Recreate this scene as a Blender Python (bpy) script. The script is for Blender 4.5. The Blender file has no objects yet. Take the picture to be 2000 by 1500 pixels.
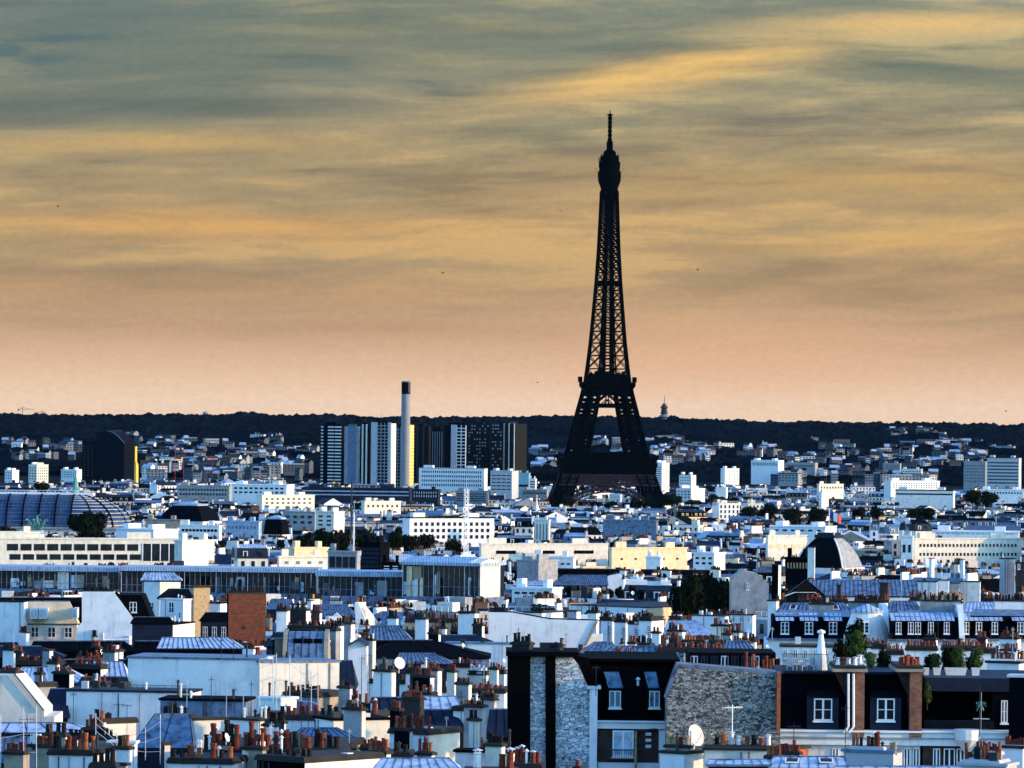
import bpy, math, random
from mathutils import Vector, noise
R = math.radians
rnd = random.Random(7)
sc = bpy.context.scene
col = sc.collection
# ------------------------------------------------------------------ camera
F = 10500.0            # focal length in pixels of a 2000 px wide frame
CZ = 100.0             # camera height
HY = 785.0             # image row of the horizon
ROLL = R(0.6)
cam = bpy.data.cameras.new('camera')
cam.sensor_width = 36.0
cam.lens = 36.0 * F / 2000.0
cam.shift_y = (HY - 750.0) / 2000.0
cam.clip_start = 5.0
cam.clip_end = 60000.0
camo = bpy.data.objects.new('camera', cam)
col.objects.link(camo)
camo.location = (0, 0, CZ)
camo.rotation_euler = (R(90), -ROLL, 0)
sc.camera = camo
# ------------------------------------------------------------------ view
sc.view_settings.view_transform = 'Standard'
sc.view_settings.look = 'None'
sc.view_settings.gamma = 1.0
sc.view_settings.exposure = 1.15
sc.view_settings.use_curve_mapping = False
sc.cycles.max_bounces = 5
sc.cycles.diffuse_bounces = 1
sc.cycles.glossy_bounces = 2
sc.cycles.volume_bounces = 0
# ------------------------------------------------------------------ node helper
class NT:
    def __init__(s, tree):
        s.t = tree; s.n = tree.nodes; s.l = tree.links
    def put(s, sock, v):
        if v is None: return
        if isinstance(v, bpy.types.NodeSocket): s.l.new(v, sock)
        else:
            if hasattr(sock, 'default_value'):
                try: sock.default_value = v
                except Exception: sock.default_value = tuple(v) + (1.0,)
    def math(s, op, a, b=None, c=None, clamp=False):
        n = s.n.new('ShaderNodeMath'); n.operation = op; n.use_clamp = clamp
        s.put(n.inputs[0], a); s.put(n.inputs[1], b); s.put(n.inputs[2], c)
        return n.outputs[0]
    def mix(s, f, a, b, mode='MIX'):
        n = s.n.new('ShaderNodeMix'); n.data_type = 'RGBA'; n.blend_type = mode
        s.put(n.inputs['Factor'], f); s.put(n.inputs['A'], a); s.put(n.inputs['B'], b)
        for q in n.inputs:
            pass
        s.put(n.inputs[6], a); s.put(n.inputs[7], b)
        return n.outputs[2]
    def xyz(s, x, y, z):
        n = s.n.new('ShaderNodeCombineXYZ')
        s.put(n.inputs[0], x); s.put(n.inputs[1], y); s.put(n.inputs[2], z)
        return n.outputs[0]
    def noise(s, vec, scale, detail=3.0, rough=0.5, dist=0.0):
        n = s.n.new('ShaderNodeTexNoise')
        s.put(n.inputs['Vector'], vec); s.put(n.inputs['Scale'], scale); s.put(n.inputs['Detail'], detail)
        s.put(n.inputs['Roughness'], rough); s.put(n.inputs['Distortion'], dist)
        return n.outputs['Fac']
    def ramp(s, fac, stops, interp='LINEAR'):
        n = s.n.new('ShaderNodeValToRGB'); s.put(n.inputs[0], fac)
        cr = n.color_ramp; cr.interpolation = interp
        while len(cr.elements) < len(stops): cr.elements.new(0.5)
        for e, (p, c) in zip(cr.elements, stops):
            e.position = p; e.color = tuple(c) + (1.0,)
        return n.outputs[0]
    def smooth(s, v, a, b):
        n = s.n.new('ShaderNodeMapRange'); n.interpolation_type = 'SMOOTHSTEP'
        s.put(n.inputs[0], v); n.inputs[1].default_value = a; n.inputs[2].default_value = b
        return n.outputs[0]
def lin(r, g, b):
    def f(c):
        c /= 255.0
        return c / 12.92 if c <= 0.04045 else ((c + 0.055) / 1.055) ** 2.4
    return (f(r), f(g), f(b))
# ------------------------------------------------------------------ sun and sky
SUN_EL, SUN_AZ = R(10), R(100)     # azimuth clockwise from +Y (the view direction)
sd = bpy.data.lights.new('sun', 'SUN')
sd.energy = 2.5; sd.angle = R(0.5); sd.color = (1.0, 0.60, 0.27)
so = bpy.data.objects.new('sun', sd); col.objects.link(so)
sdir = Vector((math.sin(SUN_AZ) * math.cos(SUN_EL), math.cos(SUN_AZ) * math.cos(SUN_EL), math.sin(SUN_EL)))
so.rotation_euler = sdir.to_track_quat('Z', 'Y').to_euler()
so.location = (500, 0, 400)
w = bpy.data.worlds.new('World'); sc.world = w; w.use_nodes = True
w.node_tree.nodes.clear()
N = NT(w.node_tree)
tc = N.n.new('ShaderNodeTexCoord')
sep = N.n.new('ShaderNodeSeparateXYZ'); N.l.new(tc.outputs['Generated'], sep.inputs[0])
dx, dy, dz = sep.outputs
ys = N.math('MAXIMUM', dy, 0.05)
U = N.math('MULTIPLY', N.math('DIVIDE', dx, ys), 10.5)        # -1..1 across the view
V = N.math('MULTIPLY', N.math('DIVIDE', dz, ys), 13.376)      # 0 horizon, 1 at the top of the view
base = N.ramp(V, [(0.0, lin(244, 212, 184)), (0.06, lin(236, 198, 164)), (0.16, lin(210, 172, 134)), (0.28, lin(190, 156, 114)),
                  (0.45, lin(186, 156, 112)), (0.62, lin(174, 154, 116)), (0.82, lin(156, 152, 126)), (1.0, lin(138, 146, 132))])
warp = N.noise(N.xyz(N.math('MULTIPLY', U, 1.5), N.math('MULTIPLY', V, 2.0), 3.0), 1.0, 2.0)
Vw = N.math('ADD', V, N.math('MULTIPLY', N.math('SUBTRACT', warp, 0.5), 0.07))
Vw = N.math('ADD', Vw, N.math('MULTIPLY', U, -0.035))
n1 = N.noise(N.xyz(N.math('MULTIPLY', U, 1.5), N.math('MULTIPLY', Vw, 9.5), 1.3), 1.0, 5.0, 0.56, 0.35)
n2 = N.noise(N.xyz(N.math('MULTIPLY', U, 2.6), N.math('MULTIPLY', Vw, 19.0), 7.7), 1.0, 6.0, 0.6, 0.3)
n3 = N.noise(N.xyz(N.math('MULTIPLY', U, 1.3), N.math('MULTIPLY', Vw, 4.2), 5.1), 1.0, 3.0)
streak = N.math('ADD', N.math('MULTIPLY', n1, 0.55), N.math('MULTIPLY', n2, 0.45))
hi = N.smooth(streak, 0.49, 0.62)
lo = N.smooth(streak, 0.51, 0.38)
up = N.smooth(V, 0.08, 0.42)
up2 = N.smooth(V, 0.45, 0.9)
hi = N.math('MULTIPLY', hi, up); lo = N.math('MULTIPLY', lo, N.smooth(V, 0.02, 0.5))
base = N.mix(N.math('MULTIPLY', N.math('MULTIPLY', N.smooth(n3, 0.42, 0.66), N.smooth(V, 0.2, 0.45)), 0.55), base, lin(142, 142, 116))
c = N.mix(N.math('MULTIPLY', hi, 0.9), base, N.mix(up2, lin(220, 180, 120), lin(208, 190, 142)))
c = N.mix(N.math('MULTIPLY', lo, 0.85), c, N.mix(up2, lin(150, 128, 98), lin(100, 116, 110)))
def blob(cu, cv, su, sv, k, color, amt):
    global c
    du = N.math('SUBTRACT', U, cu)
    a = N.math('DIVIDE', du, su)
    b = N.math('DIVIDE', N.math('SUBTRACT', N.math('SUBTRACT', Vw, cv), N.math('MULTIPLY', du, k)), sv)
    r2 = N.math('ADD', N.math('MULTIPLY', a, a), N.math('MULTIPLY', b, b))
    g = N.math('EXPONENT', N.math('MULTIPLY', r2, -1.0))
    g = N.math('MULTIPLY', g, N.math('MULTIPLY_ADD', n2, 2.0, -0.2), clamp=True)
    c = N.mix(N.math('MULTIPLY', g, amt, clamp=True), c, color)
def pb(px, py, sx, sy, slope, color, amt):
    cu = (px - 1000) / 1000.0
    blob(cu, (HY - py) / HY - 0.035 * cu, sx / 1000.0, sy / HY, slope * 1000.0 / HY - 0.035, color, amt)
TEAL, GOLD, PINK = lin(86, 112, 116), lin(234, 196, 130), lin(182, 144, 110)
pb(60, 120, 620, 170, 0.0, TEAL, 0.95)
pb(900, 60, 500, 60, 0.05, lin(112, 120, 104), 0.6)
pb(1400, 50, 420, 30, 0.06, TEAL, 0.45)
pb(1900, 130, 300, 50, 0.05, lin(96, 112, 102), 0.55)
pb(1300, 140, 300, 34, 0.16, lin(240, 196, 122), 1.2)
pb(1850, 35, 330, 26, 0.05, GOLD, 0.9)
pb(300, 285, 360, 22, 0.02, lin(206, 172, 112), 0.9)
pb(330, 215, 330, 22, 0.0, lin(92, 104, 98), 0.5)
pb(420, 445, 480, 30, 0.0, lin(226, 174, 106), 0.9)
pb(1700, 350, 420, 34, 0.0, lin(206, 168, 108), 0.8)
pb(1750, 460, 360, 22, 0.02, lin(222, 178, 112), 0.8)
pb(300, 570, 520, 60, 0.0, PINK, 0.45)
pb(700, 645, 420, 22, 0.0, lin(168, 130, 102), 0.4)
pb(1420, 690, 420, 70, 0.0, lin(238, 184, 140), 0.6)
gr_ = N.noise(N.xyz(N.math('MULTIPLY', U, 60.0), N.math('MULTIPLY', V, 70.0), 0.0), 1.0, 3.0, 0.7)
c = N.mix(1.0, c, N.ramp(gr_, [(0.25, (0.86, 0.86, 0.86)), (0.75, (1.0, 1.0, 1.0))]), 'MULTIPLY')
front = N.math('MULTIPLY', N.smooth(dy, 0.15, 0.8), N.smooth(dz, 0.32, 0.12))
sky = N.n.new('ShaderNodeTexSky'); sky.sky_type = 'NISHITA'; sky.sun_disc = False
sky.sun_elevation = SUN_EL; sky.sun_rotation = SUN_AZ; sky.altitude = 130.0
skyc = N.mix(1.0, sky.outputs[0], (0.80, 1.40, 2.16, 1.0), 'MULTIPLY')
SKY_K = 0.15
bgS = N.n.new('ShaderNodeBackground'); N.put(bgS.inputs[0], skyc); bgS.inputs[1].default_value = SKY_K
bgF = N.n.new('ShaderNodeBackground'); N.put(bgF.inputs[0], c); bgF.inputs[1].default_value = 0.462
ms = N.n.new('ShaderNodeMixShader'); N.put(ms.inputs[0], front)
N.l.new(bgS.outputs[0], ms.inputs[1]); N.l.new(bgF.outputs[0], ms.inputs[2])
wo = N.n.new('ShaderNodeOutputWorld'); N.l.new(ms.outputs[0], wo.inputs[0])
# ------------------------------------------------------------------ materials
MATS = {}
def mat(name, rgb, rough=0.8, var=0.15, scale=0.6, metal=0.0, kind=None, c2=None, spec=0.3):
    m = bpy.data.materials.new(name); m.use_nodes = True
    T = NT(m.node_tree); b = T.n['Principled BSDF']
    b.inputs['Roughness'].default_value = rough; b.inputs['Metallic'].default_value = metal
    b.inputs['Specular IOR Level'].default_value = spec
    tcn = T.n.new('ShaderNodeTexCoord')
    P = tcn.outputs['Object']
    sp = T.n.new('ShaderNodeSeparateXYZ'); T.l.new(P, sp.inputs[0])
    c2 = c2 or tuple(v * (1 - 2.2 * var) for v in rgb)
    c1 = tuple(min(1.0, v * (1 + var)) for v in rgb)
    h = T.math('ADD', sp.outputs[0], T.math('MULTIPLY', sp.outputs[1], 0.83))
    fac = T.noise(P, scale, 5.0, 0.62)
    out = T.ramp(fac, [(0.3, c2), (0.5, rgb), (0.72, c1)])
    if kind == 'plaster':     # streaks of weather running down plus blotches
        st = T.noise(T.xyz(T.math('MULTIPLY', h, 1.6), 0.0, T.math('MULTIPLY', sp.outputs[2], 0.12)), 1.0, 4.0, 0.6)
        out = T.mix(T.math('MULTIPLY', T.smooth(st, 0.55, 0.76), 0.75), out, tuple(v * 0.42 for v in rgb) + (1,))
        sk = T.noise(P, 2.3, 6.0, 0.75)
        out = T.mix(T.math('MULTIPLY', T.smooth(sk, 0.62, 0.72), 0.5), out, tuple(v * 0.4 for v in rgb) + (1,))
    if kind in ('brick', 'rubble', 'paleRubble'):
        vec = T.xyz(h, sp.outputs[2], 0.0)
        if kind == 'brick':
            bt = T.n.new('ShaderNodeTexBrick'); T.put(bt.inputs['Vector'], vec)
            bt.inputs['Scale'].default_value = 1.0; bt.inputs['Brick Width'].default_value = 0.34
            bt.inputs['Row Height'].default_value = 0.13
            if name == 'old_brick': bt.inputs['Scale'].default_value = 0.42; bt.inputs['Mortar Size'].default_value = 0.018
            T.put(bt.inputs['Color1'], rgb + (1,)); T.put(bt.inputs['Color2'], tuple(v * 0.5 for v in rgb) + (1,))
            T.put(bt.inputs['Mortar'], (c2[0], c2[1], c2[2], 1))
            out = T.mix(T.smooth(T.noise(P, 1.1, 4), 0.45, 0.7), bt.outputs[0], tuple(v * 0.45 for v in rgb) + (1,))
        else:
            wv = T.noise(vec, 2.5, 2)
            vo = T.n.new('ShaderNodeTexVoronoi'); vo.feature = 'DISTANCE_TO_EDGE'
            T.put(vo.inputs['Vector'], T.xyz(T.math('ADD', h, wv), T.math('MULTIPLY', sp.outputs[2], 1.35), 0.0))
            vo.inputs['Scale'].default_value = 3.0 if kind == 'paleRubble' else 5.2
            vc = T.n.new('ShaderNodeTexVoronoi')
            T.put(vc.inputs['Vector'], T.xyz(T.math('ADD', h, wv), T.math('MULTIPLY', sp.outputs[2], 1.35), 0.0))
            vc.inputs['Scale'].default_value = 3.0 if kind == 'paleRubble' else 5.2
            s2 = T.n.new('ShaderNodeSeparateColor'); T.l.new(vc.outputs['Color'], s2.inputs[0])
            out = T.mix(s2.outputs[0], rgb + (1,), tuple(c2) + (1,))
            out = T.mix(T.smooth(vo.outputs[0], 0.10, 0.0), out, (0.02, 0.018, 0.016, 1))
    if kind == 'seam':        # standing seams of a zinc roof seen from far away
        wv = T.n.new('ShaderNodeTexWave'); T.put(wv.inputs['Vector'], T.xyz(sp.outputs[0], 0.0, 0.0))
        wv.inputs['Scale'].default_value = 0.42
        out = T.mix(T.smooth(wv.outputs['Fac'], 0.80, 0.96), out, tuple(v * 0.25 for v in rgb) + (1,))
    T.put(b.inputs['Base Color'], out)
    if kind in ('brick', 'rubble', 'paleRubble', 'plaster', 'bark'):
        bp = T.n.new('ShaderNodeBump'); bp.inputs['Strength'].default_value = 0.4; bp.inputs['Distance'].default_value = 0.05
        T.put(bp.inputs['Height'], T.noise(P, 6.0, 4)); T.l.new(bp.outputs[0], b.inputs['Normal'])
    MATS[name] = m
    return m
mat('white_plaster', (0.72, 0.72, 0.71), kind='plaster', var=0.08)
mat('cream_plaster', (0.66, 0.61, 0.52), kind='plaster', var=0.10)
mat('ochre_plaster', (0.74, 0.55, 0.33), kind='plaster', var=0.10)
mat('grey_plaster', (0.26, 0.265, 0.28), kind='plaster', var=0.2)
mat('beige_stone', (0.30, 0.25, 0.18), kind='plaster', var=0.2)
mat('pale_stone', (0.66, 0.64, 0.60), kind='plaster', var=0.12)
mat('dirt_shade_stone', (0.016, 0.014, 0.013), var=0.4)  # dirt plus the black of shaded gaps, put into the coping colour
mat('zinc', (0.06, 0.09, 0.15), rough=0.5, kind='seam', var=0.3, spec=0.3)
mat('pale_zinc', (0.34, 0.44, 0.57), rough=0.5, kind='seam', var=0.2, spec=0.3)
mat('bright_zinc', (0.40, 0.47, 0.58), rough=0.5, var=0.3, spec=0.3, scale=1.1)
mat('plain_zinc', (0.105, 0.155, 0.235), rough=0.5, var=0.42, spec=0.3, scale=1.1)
mat('dark_zinc', (0.008, 0.013, 0.030), rough=0.65, var=0.25, spec=0.15)
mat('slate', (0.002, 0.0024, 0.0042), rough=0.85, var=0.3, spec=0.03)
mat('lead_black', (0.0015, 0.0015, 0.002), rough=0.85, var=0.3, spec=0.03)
mat('glass', (0.006, 0.009, 0.014), rough=0.2, var=0.4, spec=0.3, scale=0.3)
mat('blue_glass', (0.08, 0.15, 0.22), rough=0.2, var=0.5, spec=0.5, scale=1.2)
mat('curtained_glass', (0.42, 0.52, 0.62), rough=0.4, var=0.3, spec=0.4, scale=1.5)
mat('white_paint', (0.80, 0.80, 0.80), rough=0.5, var=0.05)
mat('terracotta', (0.17, 0.028, 0.012), rough=0.85, var=0.35, scale=2.5)
mat('orange_clay', (0.32, 0.085, 0.03), rough=0.85, var=0.3, scale=2.5)
mat('soot_shade_clay', (0.010, 0.005, 0.004), rough=0.9, var=0.3, scale=2.5)  # soot plus crushed shadow black, put into the clay colour
mat('buff_clay', (0.36, 0.25, 0.13), rough=0.8, var=0.25, scale=2.5)
mat('brick', (0.30, 0.10, 0.05), kind='brick', var=0.3, c2=(0.20, 0.14, 0.10))
mat('old_brick', (0.15, 0.032, 0.013), kind='brick', var=0.3, c2=(0.02, 0.01, 0.007))
mat('dark_brick', (0.05, 0.018, 0.012), kind='brick', var=0.3, c2=(0.05, 0.04, 0.035))
mat('rubble', (0.42, 0.40, 0.37), kind='rubble', c2=(0.012, 0.012, 0.012))
mat('pale_rubble', (0.74, 0.75, 0.76), kind='paleRubble', c2=(0.30, 0.32, 0.34))
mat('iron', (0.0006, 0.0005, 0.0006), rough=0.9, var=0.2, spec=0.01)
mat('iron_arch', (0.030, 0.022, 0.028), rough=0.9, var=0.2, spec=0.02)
mat('dark_metal', (0.02, 0.02, 0.022), rough=0.6, var=0.2)
mat('galvanised', (0.62, 0.63, 0.64), rough=0.4, var=0.1, metal=0.3)
mat('foliage', (0.007, 0.010, 0.004), rough=0.9, var=0.4, scale=0.8, spec=0.03)
mat('bright_foliage', (0.045, 0.075, 0.014), rough=0.8, var=0.5, scale=2.0, spec=0.05)
mat('wood_mass', (0.0035, 0.0055, 0.009), rough=1.0, var=0.4, scale=0.02, spec=0.0)  # bluish: distance haze put into the forest colour
mat('earth', (0.006, 0.007, 0.010), rough=0.95, var=0.3, scale=0.02, spec=0.02)
mat('bark', (0.04, 0.03, 0.02), kind='bark')
mat('office_glass', (0.03, 0.05, 0.08), rough=0.2, var=0.3, spec=0.6, scale=0.1)
mat('gilt_and_sunglow', (0.90, 0.44, 0.03), rough=0.5, var=0.1)  # gilding, and reflected sunlight painted as a yellow base colour
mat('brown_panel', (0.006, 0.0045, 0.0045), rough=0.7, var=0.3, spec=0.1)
mat('teal_panel', (0.20, 0.36, 0.40), rough=0.5, var=0.1)
mat('hill_wall', (0.17, 0.19, 0.22), var=0.2)
mat('hill_wall_grey', (0.06, 0.07, 0.085), var=0.2)
mat('stack_concrete', (0.20, 0.20, 0.215), var=0.1)
mat('concrete', (0.42, 0.42, 0.44), var=0.1, kind='plaster')
mat('dark_scrim', (0.0022, 0.0034, 0.0075), rough=0.8, var=0.3, scale=0.05, spec=0.05)
mat('verdigris', (0.10, 0.26, 0.22), rough=0.6, var=0.3, scale=1.0)
mat('red_paint', (0.45, 0.03, 0.02), rough=0.5)
mat('flag_blue', (0.01, 0.03, 0.16), rough=0.7)
mat('dome_glass', (0.02, 0.045, 0.10), rough=0.4, var=0.45, scale=0.12, spec=0.3)
# ------------------------------------------------------------------ meshes
def lookpx(px, py):
    a, b = px - 1000.0, py - HY
    return a * math.cos(ROLL) + b * math.sin(ROLL), -a * math.sin(ROLL) + b * math.cos(ROLL)
def at(px, py, Y):
    a, b = lookpx(px, py)
    return Vector((a * Y / F, Y, CZ - b * Y / F))
def topx(X, Y, Z):           # world to (unrolled) image column and row
    return X / Y * F, (CZ - Z) / Y * F
TABG = [(-400, 96), (0, 92), (120, 80), (250, 58), (400, 50), (600, 47), (850, 41), (1100, 35), (1500, 27), (2000, 19), (2500, 14),
        (3000, 10), (3600, 4), (4300, 0), (5600, 0), (6000, 3), (7000, 24), (8000, 44), (9000, 58), (10000, 54), (16000, 30), (40000, 0)]
def G(Y):
    for (a, b), (c_, d) in zip(TABG, TABG[1:]):
        if Y <= c_: return b + (d - b) * (Y - a) / (c_ - a)
    return 0.0
TABY = [(1560, 350), (1500, 375), (1400, 440), (1300, 600), (1225, 850), (1180, 1100), (1130, 1500), (1080, 2000), (1040, 2500), (1000, 3000),
        (960, 3900), (930, 5000), (900, 6000)]
def Yof(y):
    for (a, b), (c_, d) in zip(TABY, TABY[1:]):
        if y >= c_: return b + (d - b) * (y - a) / (c_ - a)
    return 6000
class MB:
    """collects faces in world coordinates, then links them as one mesh"""
    def __init__(s):
        s.v = []; s.f = []; s.m = []; s.mats = []; s.o = (0, 0, 0); s.c = 1.0; s.s = 0.0
    def frame(s, o, yaw=0.0):
        s.o = tuple(o); s.c = math.cos(yaw); s.s = math.sin(yaw); return s
    def P(s, x, y, z):
        s.v.append((s.o[0] + x * s.c - y * s.s, s.o[1] + x * s.s + y * s.c, s.o[2] + z)); return len(s.v) - 1
    def mi(s, m):
        if m not in s.mats: s.mats.append(m)
        return s.mats.index(m)
    def face(s, pts, m):
        s.f.append([s.P(*p) for p in pts]); s.m.append(s.mi(m))
    def box(s, x0, x1, y0, y1, z0, z1, m, top=None, nobottom=True):
        i = [s.P(x, y, z) for z in (z0, z1) for x, y in ((x0, y0), (x1, y0), (x1, y1), (x0, y1))]
        k = s.mi(m); kt = s.mi(top or m)
        for q in ((0, 1, 5, 4), (1, 2, 6, 5), (2, 3, 7, 6), (3, 0, 4, 7)):
            s.f.append([i[j] for j in q]); s.m.append(k)
        s.f.append([i[4], i[5], i[6], i[7]]); s.m.append(kt)
        if not nobottom: s.f.append([i[3], i[2], i[1], i[0]]); s.m.append(k)
    def frustum(s, r0, z0, r1, z1, m, top=None):
        """r = (x0,x1,y0,y1)"""
        i = [s.P(x, y, z) for r, z in ((r0, z0), (r1, z1)) for x, y in ((r[0], r[2]), (r[1], r[2]), (r[1], r[3]), (r[0], r[3]))]
        k = s.mi(m); kt = s.mi(top or m)
        for q in ((0, 1, 5, 4), (1, 2, 6, 5), (2, 3, 7, 6), (3, 0, 4, 7)):
            s.f.append([i[j] for j in q]); s.m.append(k)
        s.f.append([i[4], i[5], i[6], i[7]]); s.m.append(kt)
    def prism(s, pts, y0, y1, m, edge=None):
        """outline in x,z extruded along y"""
        a = [s.P(x, y0, z) for x, z in pts]; b = [s.P(x, y1, z) for x, z in pts]
        k = s.mi(m); ke = s.mi(edge or m); n = len(pts)
        s.f.append(a); s.m.append(k); s.f.append(b[::-1]); s.m.append(k)
        for j in range(n):
            s.f.append([a[j], b[j], b[(j + 1) % n], a[(j + 1) % n]]); s.m.append(ke)
    def xprism(s, pts, x0, x1, m, edge=None):
        """outline in y,z extruded along x"""
        a = [s.P(x0, y, z) for y, z in pts]; b = [s.P(x1, y, z) for y, z in pts]
        k = s.mi(m); ke = s.mi(edge or m); n = len(pts)
        s.f.append(a[::-1]); s.m.append(k); s.f.append(b); s.m.append(k)
        for j in range(n):
            s.f.append([a[j], a[(j + 1) % n], b[(j + 1) % n], b[j]]); s.m.append(ke)
    def bar(s, p, q, r, m, n=4):
        p, q = Vector(p), Vector(q); d = q - p
        if d.length < 1e-6: return
        d.normalize(); u = d.cross(Vector((0, 0, 1)))
        if u.length < 1e-3: u = Vector((1, 0, 0))
        u.normalize(); t = d.cross(u); rings = []
        for e in (p, q):
            rings.append([s.P(*(e + (u * math.cos(a) + t * math.sin(a)) * r)) for a in [2 * math.pi * (j + 0.5) / n for j in range(n)]])
        k = s.mi(m)
        for j in range(n):
            s.f.append([rings[0][j], rings[0][(j + 1) % n], rings[1][(j + 1) % n], rings[1][j]]); s.m.append(k)
        s.f.append(rings[0][::-1]); s.m.append(k); s.f.append(rings[1]); s.m.append(k)
    def lathe(s, cx, cy, prof, m, n=12, a0=0.0, a1=2 * math.pi, sx=1.0, sy=1.0):
        full = abs(a1 - a0 - 2 * math.pi) < 1e-6; cnt = n if full else n + 1; rr = []
        for r, z in prof:
            rr.append([s.P(cx + r * sx * math.cos(a0 + (a1 - a0) * j / n), cy + r * sy * math.sin(a0 + (a1 - a0) * j / n), z) for j in range(cnt)])
        k = s.mi(m)
        for a, b in zip(rr, rr[1:]):
            for j in range(n):
                s.f.append([a[j], a[(j + 1) % cnt], b[(j + 1) % cnt], b[j]]); s.m.append(k)
        if full and prof[-1][0] > 1e-3: s.f.append(rr[-1]); s.m.append(k)
    def build(s, name, parent=None, smooth=False, origin=None):
        if not s.f: return None
        if origin is None:
            if parent is not None: origin = parent['_w'] if '_w' in parent else (0, 0, 0)
            else: origin = (sum(p[0] for p in s.v) / len(s.v), sum(p[1] for p in s.v) / len(s.v), min(p[2] for p in s.v))
        ox, oy, oz = origin
        me = bpy.data.meshes.new(name)
        me.from_pydata([(a - ox, b - oy, c_ - oz) for a, b, c_ in s.v], [], s.f)
        for m in s.mats: me.materials.append(MATS[m])
        me.polygons.foreach_set('material_index', s.m)
        if smooth: me.polygons.foreach_set('use_smooth', [True] * len(s.f))
        me.update()
        o = bpy.data.objects.new(name, me); col.objects.link(o)
        if parent is not None: o.parent = parent; o['_w'] = tuple(origin)
        else: o.location = origin; o['_w'] = tuple(origin)
        return o
def tag(o, label=None, cat=None, group=None, kind=None):
    if label: o['label'] = label
    if cat: o['category'] = cat
    if group: o['group'] = group
    if kind: o['kind'] = kind
    return o
def thing(name, loc, label, cat, group=None):
    o = bpy.data.objects.new(name, None); col.objects.link(o); o.location = loc; o['_w'] = tuple(loc)
    o.empty_display_size = 1.0
    return tag(o, label, cat, group)
def structure(name, mb, smooth=False):
    return tag(mb.build(name, smooth=smooth), kind='structure')
RES = []       # reserved view of landmarks: (col0, col1, Y, lowest row that must stay in view), unrolled
def reserve(px0, px1, yb, Y):
    a0, b0 = lookpx(px0, yb); a1, b1 = lookpx(px1, yb)
    RES.append((a0, a1, Y, max(b0, b1)))
# ------------------------------------------------------------------ ground and hills
def hill_h(X, Y):
    g = G(Y)
    if Y > 5800:
        k = min(1.0, (Y - 5800) / 3000.0)
        g += k * (-0.0030 * max(-2500, min(2500, X)) + 3.0 * math.sin(X / 310.0 + 1.0) + 1.6 * math.sin(X / 97.0))
    return g
yy = [-400, -100, 0, 60, 120, 180, 250, 320, 400, 500, 600, 720, 850, 1000, 1100, 1300, 1500, 1750, 2000, 2250, 2500, 2750, 3000, 3300, 3600, 4000,
      4300, 4800, 5300, 5600, 5800] + list(range(6000, 10001, 125)) + [11000, 12500, 14000]
xx = [-4800, -3500] + list(range(-2500, 2501, 125)) + [3500, 4800]
g = MB()
for Y in yy:
    for X in xx: g.P(X, Y, hill_h(X, Y))
k = g.mi('earth'); nx = len(xx)
for j in range(len(yy) - 1):
    for i in range(nx - 1):
        g.f.append([j * nx + i, j * nx + i + 1, (j + 1) * nx + i + 1, (j + 1) * nx + i]); g.m.append(k)
ground = structure('ground', g, smooth=True)
# woods on the far hills: a canopy of rounded crowns
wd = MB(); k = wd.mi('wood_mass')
rows = [6250 + 22 * i for i in range(100)] + [8450 + 12 * i for i in range(60)]
xs = [-1500 + 5.5 * i for i in range(546)]
def canopy(X, Y):
    p = Vector((X / 15.0, Y / 15.0, 0.3))
    d, _ = noise.voronoi(p)
    b = max(0.0, 1.0 - d[0] * 1.35)
    big = noise.noise(Vector((X / 60.0, Y / 70.0, 2.0)))
    h = 9.0 + 5.5 * b + 6.0 * big + 2.0 * noise.noise(Vector((X / 9.0, Y / 9.0, 5)))
    if Y > 8500: h += 3.5 * b + 2.5 * noise.noise(Vector((X / 28.0, Y / 60.0, 4)))
    if Y < 8000:
        gap = noise.noise(Vector((X / 160.0, Y / 240.0, 9.0)))
        h *= max(0.12, min(1.0, 0.75 + 1.6 * gap)) if Y > 6500 else max(0.05, 0.4 + gap)
    return h
for Y in rows:
    for X in xs: wd.P(X, Y, hill_h(X, Y) + canopy(X, Y))
n_ = len(xs)
for j in range(len(rows) - 1):
    for i in range(n_ - 1):
        wd.f.append([j * n_ + i, j * n_ + i + 1, (j + 1) * n_ + i + 1, (j + 1) * n_ + i]); wd.m.append(k)
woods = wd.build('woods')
tag(woods, 'dark wooded hills closing the horizon behind the whole city', kind='stuff')
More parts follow.
